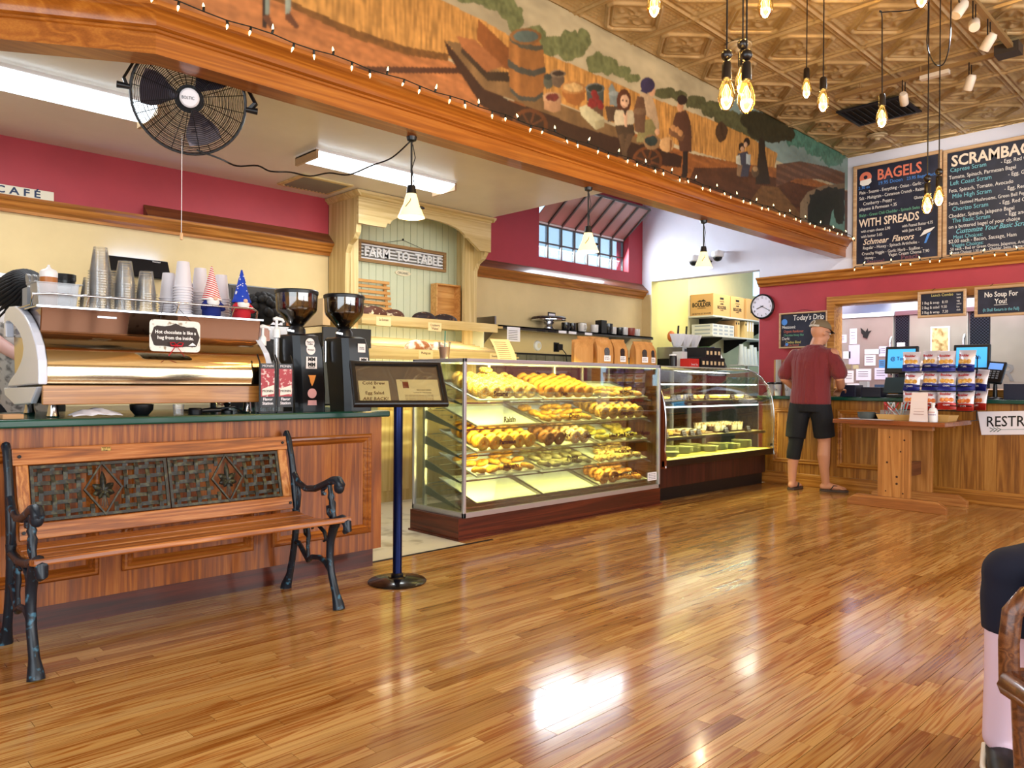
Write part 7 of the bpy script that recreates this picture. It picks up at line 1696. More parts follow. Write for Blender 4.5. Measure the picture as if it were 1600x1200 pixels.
def bin_tray(y0, y1, x0, x1, lab):
    t = thing('wooden_tray', lab, 'tray', ((x0+x1)/2, (y0+y1)/2, ZT)); w, d, h = (x1-x0)/2, (y1-y0)/2, .05
    def ring(k, f, o): return [Vector((-w*f+o,-d*f+o,k)), Vector((w*f-o,-d*f+o,k)), Vector((w*f-o,d*f-o,k)), Vector((-w*f+o,d*f-o,k))]
    MB().loft([ring(0,.88,0), ring(h,1,0), ring(h,1,.008), ring(.008,.88,.008)]).build('tray', mat('light_bamboo', '#c9a060', .5), t)
bin_tray(2.27, 2.56, 7.0, 7.28, 'bamboo tray holding the stir sticks at left on the table'); bin_tray(1.99, 2.24, 7.05, 7.33, 'bamboo tray at right on the table')
t = thing('stir_stick_bin', 'clear bin of wrapped picks and stir sticks in the bamboo tray', 'bin', (7.08, 2.43, ZT+.009)); MB().box(-.06,-.10,0,.06,.10,.075).build('bin', M_frost, t); rr = random.Random(5)
for k in range(16): MB().cyl((rr.uniform(-.04,.04), rr.uniform(-.08,.08), .012), (rr.uniform(-.05,.05), rr.uniform(-.10,.10), .145), .005, n=6).build('stick', mat('stick_%d' % (k % 3), ('#b8282c', '#e6e2e6', '#8fb4b8')[k % 3], .5), t)
t = thing('stone_bowl', 'dark grey bowl on the left of the table', 'bowl', (7.05, 2.66, ZT)); MB().lathe([(0,0),(.05,0),(.07,.02),(.075,.062),(.069,.062),(.062,.02),(0,.010)], n=26).build('bowl', mat('grey_stone', '#4a504e', .6), t, smooth=40)
t = thing('black_dish', 'flat black dish behind the grey bowl', 'dish', (7.22, 2.60, ZT)); MB().lathe([(0,0),(.08,0),(.085,.05),(.078,.05),(.072,.01),(0,.01)], n=24).build('dish', M_black, t, smooth=40)
for i, (y, x, rz) in enumerate(((2.76,6.98,.2), (2.62,6.95,-.15), (2.50,6.93,.1))): tag(MB().cbox((x,y,ZT+.0015+.0008*i), (.14,.20,.001), Matrix.Rotation(rz,3,'Z')).build('paper_sheet', M_paper), 'white sheet of paper lying flat on the table, %s from left' % NTH[i], 'paper')
t = thing('menu_stand', 'tall white receipt-like menu standing at the front of the table', 'menu', (6.93, 2.19, ZT)); MB().sheet([[(.01,.075,0),(.01,-.072,0)],[(.02,.070,.10),(.02,-.066,.10)],[(.03,.068,.17),(.03,-.062,.17)],[(.05,.066,.245),(.05,-.06,.245)]], .002, (1,0,0)).build('sheet', mat('pinkish_paper', '#ecdcd8', .7), t)
for k in range(7): MB().box(.012+.0065*k-.004,-.04,.06+.022*k,.013+.0065*k-.004,.04,.064+.022*k).build('text_line', mat('faint_ink', '#b08a86', .7), t)
MB().box(-.0,-.05,0,.09,.05,.004).build('foot', M_paper, t)
t = thing('sanitizer_bottle', 'white hand sanitizer bottle beside the standing menu', 'bottle', (6.98, 2.09, ZT)); MB().lathe([(0,0),(.034,0),(.036,.01),(.036,.09),(.028,.11),(.013,.12),(.013,.14),(.016,.142),(.016,.16),(0,.16)], n=22).build('bottle', M_wht, t, smooth=40); text('HANDS', .018, mat('label_purple', '#6a2a8a', .5), t, (-.037,.028,.055), YL, ZU); MB().box(-.0375,-.025,.08,-.036,.025,.084).build('label_band', mat('label_red', '#b82a3a', .5), t)
# snack rack with chip bags
def snack_rack():
    t = thing('snack_rack', 'black wire rack of snack bags standing on the table', 'rack', (7.45, 2.17, ZT))
    for y in (-.26, .26): MB().tube([(.10,y,0),(.10,y,.56),(.02,y,.58)], .005, 8).build('upright', M_blackm, t, smooth=50)
    for z in (.10, .27, .44):
        s = MB().tube([(.10,-.27,z),(-.10,-.27,z-.015),(-.10,.27,z-.015),(.10,.27,z)], .004, 8, closed=True).build('tier_frame', M_blackm, t, smooth=50)
        for k in range(9): MB().cyl((.10,-.24+.06*k,z), (-.10,-.24+.06*k,z-.015), .0025, n=6).build('tier_wire', M_blackm, s)
        MB().tube([(-.10,-.27,z+.03),(-.10,.27,z+.03)], .004, 8).build('front_rail', M_blackm, s)
    MB().box(-.10,-.27,0,.11,-.26,.006).build('foot', M_blackm, t); MB().box(-.10,.26,0,.11,.27,.006).build('foot', M_blackm, t)
snack_rack()
M_foil = mat('white_foil', '#e2dce6', .3, metal=.2); M_foilb = mat('navy_foil', '#161f78', .3, metal=.2); M_foilr = mat('red_foil', '#a8261c', .3, metal=.2); M_chip = spots('chips_picture', '#d89a3c', '#f0c878', 40, .55, .5, .1); M_chip2 = spots('orange_chips_picture', '#d86a28', '#f0a860', 40, .55, .5, .1)
def snack(x, y, z, rz, band, chip, lab):
    t = thing('snack_bag', lab, 'snack bag', (x, y, z), 0, 'snack bags on the wire rack'); t.rotation_euler = (RB.uniform(-.10,.10), .22+RB.uniform(-.08,.08), rz)
    W, H = .146, .185
    def row(z_, bul): return [(-bul*math.sin(PI*k/6)-.002, W/2*(1-.06*math.sin(PI*z_/H))-W*(1-.06*math.sin(PI*z_/H))*k/6, z_) for k in range(7)]
    def rowb(z_, bul): return [(bul*math.sin(PI*k/6)+.002, y_, zz) for k, (xx, y_, zz) in enumerate(row(z_, bul))]
    zs = [0,.008,.03,.06,.09,.12,.15,.175,H]; bl = [.0,.002,.022,.030,.033,.03,.022,.002,.0]
    def part(nm, i0, i1, m, front=True):
        mb = MB(); mb.sheet([row(zs[i], bl[i]) for i in range(i0, i1+1)]); mb.sheet([rowb(zs[i], bl[i]) for i in range(i0, i1+1)]); return mb
    def rings(i0, i1): return [[Vector(p) for p in row(zs[i], bl[i])+rowb(zs[i], bl[i])[::-1]] for i in range(i0, i1+1)]
    MB().loft(rings(0, 3)).build('lower_band', band, t, smooth=60); MB().loft(rings(3, 8)).build('upper_bag', M_foil, t, smooth=60)
    for k in (-1, 0, 1): MB().ell((-.034+.004*abs(k),.034*k,.082), (.004,.022,.02), 10, 6).build('chip_picture', chip, t, smooth=60)
    text('Boulder', .03, mat('logo_red', '#b0242c', .5), t, (-.0345,.052,.125), YL, ZU, bold=.001, squash=.9); text('CHIPS', .02, M_paper, t, (-.034,.03,.03), YL, ZU)
for r, (z, n) in enumerate(((.85,4), (1.02,4), (1.19,4))):
    for i in range(n):
        snack(7.36+.014*(i % 2), 2.385-.145*i+RB.uniform(-.008,.008), z+RB.uniform(0,.012), RB.uniform(-.28,.28), (M_foilr, M_foilb, M_foilb)[r], (M_chip2, M_chip, M_chip)[r], 'white and %s snack bag, %s from left on the %s tier' % (('red', 'navy', 'navy')[r], NTH[i], ('bottom', 'middle', 'top')[r]))
for r, z in ((0,.85), (1,1.02)): snack(7.45, 1.865-.0*r, z+.01, -.7, (M_foilr, M_foilb)[r], (M_chip2, M_chip)[r], 'crumpled snack bag turned sideways at the right end of the %s tier' % ('bottom', 'middle')[r])
# ------------------------------------------------------------------ fluorescent fixtures, vent, fan under the low ceiling
def troffer(x0, x1, y0, y1, lab, en):
    t = thing('fluorescent_fixture', lab, 'ceiling light', ((x0+x1)/2, (y0+y1)/2, ZL-.075)); w, d = (x1-x0)/2, (y1-y0)/2
    MB().box(-w,-d*.98,.05,w,d*.98,.0745).build('housing', M_wht, t)
    for s in (-1, 1): MB().box(s*w-.018 if s > 0 else -w,-d,0,w if s > 0 else -w+.018,d,.06).build('end_cap', mat('brown_end_cap', '#b89a78', .5), t)
    lens = MB(); n = 10; lens.sheet([[(x, -d+2*d*k/n, .045-.045*math.sin(PI*k/n)) for k in range(n+1)] for x in (-w+.018, w-.018)], .003, (0,0,1)); lens.build('lens', mat('fluorescent_lens', '#f4fbff', .4, emit='#e8f6ff', estr=5), t, smooth=60)
    lamp('fluorescent_light', 'AREA', ((x0+x1)/2, (y0+y1)/2, ZL-.082), en, (.93,.97,1), x1-x0-.05, y1-y0, aim=(0,0,-1))
troffer(2.70, 3.98, 4.76, 5.06, 'bright fluorescent fixture on the low ceiling before the hutch', 22); troffer(-.1, 1.62, 4.66, 5.02, 'bright fluorescent fixture partly behind the wall fan', 20)
def louvre(name, label, x0, x1, y0, y1, z, m, mf, n, ax):
    t = thing(name, label, 'vent', ((x0+x1)/2, (y0+y1)/2, z)); w, d = (x1-x0)/2, (y1-y0)/2
    mb = MB(); moulding(mb, frame_pts(-w,-d,w,d), [(0,0),(0,.012),(.03,.016),(.035,.0)], (0,0,0), XR, (0,1,0), (0,0,-1)); mb.build('frame', mf, t)
    MB().box(-w+.03,-d+.03,-.002,w-.03,d-.03,0).build('dark_duct', M_ink, t)
    for k in range(n):
        f = -1+2*(k+.5)/n
        if ax == 'x': MB().cbox((0,f*(d-.035),-.010), (2*w-.07,.022,.003), Matrix.Rotation(.6,3,'X')).build('louvre_blade', m, t)
        else: MB().cbox((f*(w-.035),0,-.010), (.03,2*d-.07,.003), Matrix.Rotation(.6,3,'Y')).build('louvre_blade', m, t)
louvre('ceiling_vent', 'square beige return-air vent on the low ceiling', 2.97, 3.44, 5.45, 5.87, ZL-.001, mat('vent_grey', '#8a8272', .5), M_hutchx, 12, 'y')
louvre('ceiling_diffuser', 'black louvred air diffuser in the tin ceiling', 6.80, 7.32, 2.30, 2.85, ZC-.016, mat('diffuser_black', '#20242c', .35, metal=.4), mat('diffuser_black', '#20242c', .35, metal=.4), 9, 'x')
for i, (x, y) in enumerate(((7.75,2.84), (4.99,2.80))): tag(MB().lathe([(0,-.05),(.02,-.05),(.03,-.03),(.06,-.025),(.065,-.012),(.09,-.008),(.095,0)], (x, y, ZC-.012), 24).build('ceiling_rosette', mat('tin_rosette', '#b8a27c', .5), smooth=40), ('round cream smoke detector on the tin ceiling near the menu boards', 'round cream rosette on the tin ceiling above the bulbs')[i], 'detector')

def fan():
    c = Vector((1.395, 3.64, 2.405)); n = (Vector((0,0,1.07))-c).normalized(); n = (n+Vector((0,0,.05))).normalized()
    t = thing('wall_fan', 'large black caged fan hanging below the beam', 'fan', c); M_ = Vector((0,0,1)).rotation_difference(n).to_matrix(); rx = n.cross(Vector((0,0,1))).normalized()*-1; up = rx.cross(n)*-1; up = n.cross(rx) if n.cross(rx).z > 0 else rx.cross(n)
    R0 = .252
    def q(r, a, d): return rx*(r*math.cos(a))+up*(r*math.sin(a))+n*d
    dome = lambda r: .085*(1-(r/R0)**2.2)
    for k in range(26):
        r = .05+(R0-.05)*k/25; MB().torus(n*dome(r), r, .0015, 44, 4, n).build('guard_ring', M_blackm, t)
    for k in range(14): MB().torus(n*(-.01-.085*(1-((.06+(R0-.06)*k/13)/R0)**2.2)), .06+(R0-.06)*k/13, .0011, 36, 4, n).build('rear_guard_ring', M_blackm, t)
    MB().torus((0,0,0), R0, .006, 48, 6, n).build('rim', M_blackm, t, smooth=60)
    for k in range(12):
        a = 2*PI*k/12+.2; MB().tube([q(r, a, dome(r)-.001) for r in (.045,.10,.15,.20,.235,R0)], .002, 5).build('spoke', M_blackm, t)
        MB().tube([q(r, a+.2, -.01-dome(r)) for r in (.06,.13,.20,R0)], .002, 5).build('rear_spoke', M_blackm, t)
    hub = MB().lathe([(0,.010),(.036,.010),(.043,.004),(.043,-.006)], n*.083, 28, axis=n).build('hub_badge', mat('badge_silver', '#d8d4d8', .3), t, smooth=40)
    text('BOLTIC', .02, M_ink, hub, n*.0945+rx*-.034+up*-.007, rx, up, squash=.8)
    MB().cyl(n*-.02, n*-.16, .065, .055, 20).build('motor', M_black, t, smooth=40)
    for k in range(3):
        a0 = 2*PI*k/3+.9; rows = []
        for i in range(5):
            r = .05+.165*i/4; wd = .22+.25*math.sin(PI*i/5); rows.append([q(r, a0-wd, .035), q(r, a0, .0), q(r, a0+wd, -.035)])
        MB().sheet(rows, .003, n).build('blade', mat('fan_blade', '#4a4450', .4, metal=.3), t, smooth=60)
    # yoke bracket with clamp knobs
    a1, a2 = PI*.98, -.05
    MB().tube([q(R0+.012, a1, 0), q(R0+.03, a1-.12, 0), q(R0+.02, a1-.45, -.05), q(R0+.01, PI/2+.35, -.10), q(R0+.01, PI/2-.35, -.10), q(R0+.02, a2+.45, -.05), q(R0+.045, a2+.12, 0), q(R0+.012, a2-.02, 0)], .014, 4, flat=.5).build('yoke', M_black, t)
    for a in (a1, a2): MB().cyl(q(R0, a, 0), q(R0+.055, a, 0), .012, .016, 12).build('clamp_knob', M_black, t, smooth=40)
    MB().bar(q(R0+.005, PI/2, -.10), q(R0+.005, PI/2, -.10)+Vector((0,.03,.05)), .05, .04).build('mount_arm', M_black, t)
fan()
tag(MB().tube(smooth_path([(1.43,3.64,2.17),(1.53,3.6,2.14),(1.61,3.6,2.123),(1.715,3.6,2.146),(1.785,3.6,2.132),(1.895,3.6,2.149),(2.006,3.6,2.151),(2.12,3.6,2.19),(2.24,3.6,2.204),(2.36,3.56,2.27),(2.47,3.52,2.33),(2.56,3.475,2.43)]), .0045, 6).build('fan_cord', M_black, smooth=60), 'black fan cord sagging from the caged fan to the hanging lamp', 'cord')
t = thing('pull_string', 'white pull string with wooden knob hanging below the fan', 'pull cord', (1.38, 3.69, 1.74)); MB().cyl((0,0,.035), (0,0,.50), .0015, n=6).build('string', M_wht, t); MB().lathe([(0,0),(.007,.003),(.008,.02),(.005,.035),(0,.038)], n=12).build('knob', mat('pale_knob', '#d8ad7c', .5), t, smooth=50)

# ------------------------------------------------------------------ bell-shaped hanging lamps under the beam
M_alab = mat('alabaster_shade', '#f0d29a', .4, emit='#ffdf9c', estr=1.5)
def bell(x, ztop, drop, lab):
    t = thing('hanging_lamp', lab, 'lamp', (x, 3.465, ztop-drop)); h = .135
    MB().cyl((0,0,h+.03), (0,0,drop), .006, n=10).build('stem', M_black, t); MB().lathe([(0,drop),(.03,drop),(.026,drop-.02),(.008,drop-.028)], n=18).build('canopy', M_black, t, smooth=40)
    MB().lathe([(.0,h+.045),(.022,h+.045),(.026,h+.02),(.03,h-.002)], n=18).build('socket_cap', M_black, t, smooth=40)
    MB().lathe([(.028,h),(.034,h-.02),(.044,h-.06),(.056,.05),(.07,.015),(.078,0),(.075,.0),(.067,.016),(.053,.05),(.041,h-.06),(.031,h-.02),(.026,h-.003)], n=28).build('shade', M_alab, t, smooth=60)
    MB().tube([(.008,0,drop-.04),(.022,-.005,drop*.75),(-.004,-.01,drop*.6),(.015,-.005,h+.06),(-.03,-.03,h-.05),(-.055,-.02,.05)], .0025, 6).build('vine_wire', M_black, t, smooth=60)
    MB().ell((.04,-.045,.055), (.022,.006,.009), 10, 6).build('leaf', M_black, t, smooth=60)
    MB().ell((0,0,.075), (.018,.018,.028), 10, 8).build('bulb', mat('warm_bulb', '#fff2d0', .4, emit='#ffe6b0', estr=12), t, smooth=60)
    lamp('hanging_lamp_light', 'POINT', (x, 3.465, ztop-drop+.03), 9, (1,.82,.5), .03)
bell(2.565, 2.455, .455, 'bell-shaped alabaster lamp hanging in front of the hutch'); bell(4.11, 2.455, .455, 'bell-shaped alabaster lamp hanging in front of the high window'); bell(5.62, 2.455, .40, 'bell-shaped alabaster lamp hanging in front of the white wall')
bell(1.02-.12, 2.455, .40, 'bell-shaped alabaster lamp at the far left edge') if 0 else None

# ------------------------------------------------------------------ bare filament bulbs on black cords
M_amber = glass_mat('amber_bulb_glass', '#ffe2a0', 0, .5); M_fil = mat('glowing_filament', '#ffd27a', .4, emit='#ffc85a', estr=60); M_core = mat('bulb_glow_core', '#ffe7a8', .4, emit='#ffd678', estr=7)
def edison(x, y, z, lab, ring=False, path=None, e=9):
    t = thing('filament_bulb', lab, 'bulb', (x, y, z), 0, 'filament bulbs on black cords')
    MB().lathe([(0,-.002),(.008,0),(.022,.012),(.031,.035),(.032,.055),(.026,.085),(.016,.112),(.0135,.125)], n=22).build('glass', M_amber, t, smooth=60)
    MB().lathe([(0,.012),(.006,.016),(.011,.035),(.011,.065),(.006,.09),(.003,.10)], n=10).build('filament_glow', M_core, t, smooth=60)
    for k in range(4):
        a = k*PI/2+.4; MB().tube([(.004*math.cos(a),.004*math.sin(a),.10),(.016*math.cos(a),.016*math.sin(a),.07),(.016*math.cos(a+.5),.016*math.sin(a+.5),.035)], .0008, 5).build('filament', M_fil, t)
    MB().lathe([(.0,.19),(.014,.188),(.018,.18),(.019,.122),(.0145,.118)], n=18).build('socket', mat('bakelite_socket', '#17110f', .3), t, smooth=40)
    if ring: MB().ell((0,0,.215), (.022,.022,.022), 14, 10).build('socket_ball', MATS['bakelite_socket'], t, smooth=60)
    pts = [(0,0,.19)]+([Vector(p)-Vector((x,y,z)) for p in path] if path else [(0,0,ZC-z-.01)])
    MB().tube(smooth_path(pts, 4) if path else pts, .0035, 6).build('cord', M_black, t, smooth=50)
    lamp('filament_light', 'POINT', (x, y, z+.05), e, (1,.78,.42), .03)
for a in ((2.652,1.538,2.14,'left bulb in the cluster of three near the mural',1,None), (2.834,1.571,2.25,'highest bulb in the cluster of three near the mural',1,None), (2.57,1.409,2.075,'lowest bulb in the cluster of three near the mural',1,None), (4.582,2.104,2.85,'small far bulb left of the air diffuser',0,None),
          (4.062,1.772,2.55,'bulb hanging from a hooked cord left of the diffuser',0,[(4.07,1.775,3.20),(4.07,1.776,3.235),(4.35,1.65,3.27),(4.75,1.45,3.40),(4.9,1.35,3.53)]), (4.396,1.587,2.50,'bulb hanging in front of the air diffuser',0,[(4.41,1.595,3.12),(4.41,1.595,3.15),(4.60,1.47,3.20),(4.80,1.38,3.40),(4.9,1.35,3.53)]),
          (5.015,1.542,2.115,'left of the two bulbs hanging before the menu boards',1,None), (5.175,1.526,2.185,'right of the two bulbs hanging before the menu boards',1,None), (2.656,1.884,2.62,'bulb at the top edge near the mural wagon',0,None), (2.994,1.556,2.62,'bulb at the top edge right of the cluster',0,None), (3.685,1.163,2.77,'bulb at the top edge above the menu boards',0,None), (2.80,1.70,2.74,'dim bulb at the very top beside the wagon bulb',0,None)): edison(*a)
tag(MB().tube(smooth_path([(4.905,1.512,3.53),(4.905,1.512,3.25),(4.90,1.515,3.10),(4.92,1.49,3.00),(4.955,1.465,2.975),(4.985,1.44,3.01),(5.0,1.42,3.15),(5.003,1.417,3.53)]), .0035, 6).build('cord_loop', M_black, smooth=60), 'slack loop of black cord hanging above the two menu bulbs', 'cord')

# ------------------------------------------------------------------ track lights
M_track = mat('tan_track', '#9c7a4c', .45, metal=.3); M_spot = mat('spot_white', '#e0d0bc', .4)
t = thing('track_rail', 'tan lighting track running toward the right wall', 'light track', (5.4, 1.385, 3.47)); MB().box(-1.2,-.018,-.015,.85,.018,.015).build('rail', M_track, t); MB().box(.82,-.05,-.04,.95,.10,.03).build('feed_box', mat('track_feed', '#3b332c', .4), t)
for x in (-.9, .0, .7): MB().cyl((x,0,.015), (x,0,.07), .008, n=8).build('stem', M_track, t)
t = thing('track_rail', 'tan lighting track crossing before the menu boards', 'light track', (6.32, 2.0, 3.47)); MB().box(-.018,-.62,-.015,.018,.65,.015).build('rail', M_track, t); MB().box(-.02,-.20,-.045,.03,.0,-.015).build('adapter', M_spot, t)
for y in (-.5, .0, .45): MB().cyl((0,y,.015), (0,y,.07), .008, n=8).build('stem', M_track, t)
def spot(x, y, aim, lab, lit=0):
    t = thing('track_spotlight', lab, 'spotlight', (x, y, 3.32)); a = Vector(aim).normalized()
    MB().tube([(-.03,0,.135),(-.03,0,.03),(.03,0,.03),(.03,0,.135)], .004, 6).build('yoke', M_blackm, t, smooth=50)
    MB().lathe([(.028,-.06),(.032,-.055),(.032,.03),(.024,.05),(0,.052)], (0,0,0), 20, axis=-a).build('can', M_spot, t, smooth=40)
    MB().lathe([(0,.056),(.027,.056),(.027,.050)], (0,0,0), 18, axis=a).build('lens', mat('spot_lens_lit', '#dff0ff', .3, emit='#bfe2ff', estr=25) if lit else M_black, t)
    if lit: lamp('track_light', 'SPOT', Vector((x, y, 3.32))+a*.07, 60, (.8,.9,1), .03, aim=a, spot=70)
spot(5.05, 1.38, (-.5,.3,-.8), 'unlit track spotlight nearest the top edge'); spot(5.33, 1.38, (-.75,-.2,-.65), 'brightly lit track spotlight aimed into the room', 1); spot(5.66, 1.38, (.2,.6,-.8), 'unlit white track spotlight beside the feed box'); spot(6.32, 1.66, (.3,.4,-.9), 'unlit spotlight hanging from the crossing track'); spot(6.32, 2.12, (.9,.2,-.5), 'cream spotlight in front of the air diffuser')
lamp('board_spot_light', 'SPOT', (6.40, 2.12, 3.27), 70, (1,.93,.82), .03, aim=(.9,.1,-.35), spot=75)

# ------------------------------------------------------------------ fairy lights on the beam and the cornice
def bulb_mesh():
    mb = MB(); mb.lathe([(0,-.034),(.003,-.026),(.0055,-.016),(.0045,-.008)], n=8); return mb.mesh('bulb', mat('fairy_bulb', '#fff0c0', .3, emit='#ffe9a8', estr=4), 60)
ME_FB = bulb_mesh(); ME_FS = MB().lathe([(.0048,-.009),(.0058,-.004),(.0058,.010),(.003,.014)], n=8).mesh('socket', mat('fairy_socket', '#15160f', .5), 50)
def fairy(pts, step, lab, seed):
    r = random.Random(seed); t = thing('string_lights', lab, 'fairy lights', pts[0]); o0 = Vector(pts[0]); P_ = [Vector(p)-o0 for p in pts]; acc = []
    cord = []; 
    for a, b in zip(P_, P_[1:]):
        L_ = (b-a).length; n = max(1, int(L_/step))
        for k in range(n):
            p = a+(b-a)*(k/n); p.z += .006*math.sin(k*1.7); cord.append(p); acc.append((p, (b-a).normalized()))
    cord.append(P_[-1]); MB().tube(cord, .003, 5).build('cord', mat('fairy_socket', '#15160f', .5), t)
    for i, (p, d) in enumerate(acc):
        upw = (i*7 % 3) == 1; rot = (PI if upw else 0)+r.uniform(-.4,.4)
        for nm, me in (('socket', ME_FS), ('bulb', ME_FB)):
            o = bpy.data.objects.new(nm, me); COL.objects.link(o); o.parent = t; o.location = p+Vector((0,0,.012 if upw else -.012)); o.rotation_euler = (rot, r.uniform(-.3,.3), 0)
e1 = kink+d2*.6
fairy([(e1.x-.03, e1.y-.08, 2.665), (1.10, 3.27, 2.662), (3.0, 3.268, 2.664), (5.5, 3.268, 2.666), (8.20, 3.268, 2.668)], .105, 'fairy lights strung along the top of the beam cornice', 3)
fairy([(8.22, 3.26, 2.66), (8.285, 3.24, 2.55), (8.285, 3.26, 2.45), (8.285, 3.25, 2.335)], .055, 'fairy light tail hanging down the white wall at the beam end', 4)
fairy([(8.19, 3.22, 2.325), (8.19, 2.4, 2.327), (8.19, 1.2, 2.325)], .09, 'fairy lights lying on the cornice under the menu boards', 5)
# ------------------------------------------------------------------ people
M_skin = mat('skin_tan', '#c98d6c', .5); M_skin2 = mat('skin_light', '#dcaea6', .5)
def blob(mb, name, m, parent, vox=.010, it=6):
    o = mb.build(name, m, parent); r = o.modifiers.new('remesh', 'REMESH'); r.mode = 'VOXEL'; r.voxel_size = vox; r.use_smooth_shade = True
    s = o.modifiers.new('smooth', 'SMOOTH'); s.iterations = it; s.factor = .5; return o
def limb(mb, pts, rs, n=12):
    """tapered limb with rounded ends"""
    mb.tube(pts, rs, n)
    for p, r in ((pts[0], rs[0]), (pts[-1], rs[-1])): mb.ell(p, (r, r, r), n, 8)
def hand(mb, wrist, d, palm_n, side, curl=.5, s=1.0):
    """palm and five bent fingers; d = pointing direction, palm_n = palm normal (down)"""
    w, d, pn = Vector(wrist), Vector(d).normalized(), Vector(palm_n).normalized(); a = d.cross(pn).normalized()*side
    c = w+d*.05*s; R_ = Matrix((d, a, pn)).transposed(); mb.ell(c, (.052*s,.042*s,.017*s), 12, 8, R_)
    for k, (off, ln) in enumerate(((-.030,.062), (-.010,.074), (.011,.080), (.031,.072))):
        b = w+d*.088*s+a*off*s; p1 = b+d*ln*.45*s+pn*ln*.12*curl; p2 = p1+d*ln*.32*s+pn*ln*.35*curl; p3 = p2+d*ln*.12*s+pn*ln*.4*curl
        limb(mb, [b-d*.02, b, p1, p2, p3], [.0095*s,.0095*s,.009*s,.008*s,.007*s], 8)
    b = w+d*.025*s+a*.035*s; limb(mb, [b, b+a*.025*s+d*.02*s, b+a*.035*s+d*.05*s+pn*.012, b+a*.034*s+d*.072*s+pn*.02], [.013*s,.0115*s,.010*s,.008*s], 8)
def head_mesh(mb, c, f, up=(0,0,1), s=1.0):
    """skull, jaw, nose, ears, brow; f = facing direction"""
    c, f, u = Vector(c), Vector(f).normalized(), Vector(up).normalized(); r = f.cross(u).normalized(); u = r.cross(f); R_ = Matrix((f, r, u)).transposed()
    at = lambda a, b, d: c+f*a*s+r*b*s+u*d*s
    mb.ell(at(-.008,0,.022), (.098*s,.076*s,.098*s), 18, 12, R_); mb.ell(at(.022,0,-.045), (.070*s,.058*s,.072*s), 16, 10, R_); mb.ell(at(.055,0,-.092), (.028*s,.032*s,.020*s), 12, 8, R_)
    limb(mb, [at(.088,0,.010), at(.104,0,-.020), at(.100,0,-.034)], [.010*s,.013*s,.012*s], 8)
    mb.ell(at(.082,0,.028), (.016*s,.052*s,.010*s), 12, 6, R_); mb.ell(at(.082,0,-.064), (.012*s,.024*s,.009*s), 10, 6, R_)
    for k in (-1, 1): mb.ell(at(-.005,k*.078,-.008), (.020*s,.008*s,.030*s), 10, 8, R_)
    return at, R_
def face_parts(root, at, R_, s=1.0, glasses=False):
    for k in (-1, 1):
        MB().ell(at(.086,k*.030,.008), (.010*s,.013*s,.009*s), 10, 8, R_).build('eye', mat('eye_white', '#e8e2dc', .3), root, smooth=60); MB().ell(at(.0935,k*.030,.008), (.004*s,.006*s,.006*s), 8, 6, R_).build('iris', mat('eye_dark', '#2a1c14', .3), root, smooth=60)
    MB().ell(at(.091,0,-.064), (.006*s,.022*s,.006*s), 10, 6, R_).build('lips', mat('lip_tone', '#a8625a', .5), root, smooth=60)
    if glasses:
        for k in (-1, 1):
            MB().torus(at(.104,k*.032,.006), .022*s, .002, 18, 5, R_ @ Vector((1,0,0))).build('spectacle_rim', M_black, root); MB().tube([at(.102,k*.054,.010), at(.0,k*.082,.012), at(-.02,k*.080,-.004)], .002, 5).build('spectacle_arm', M_black, root)

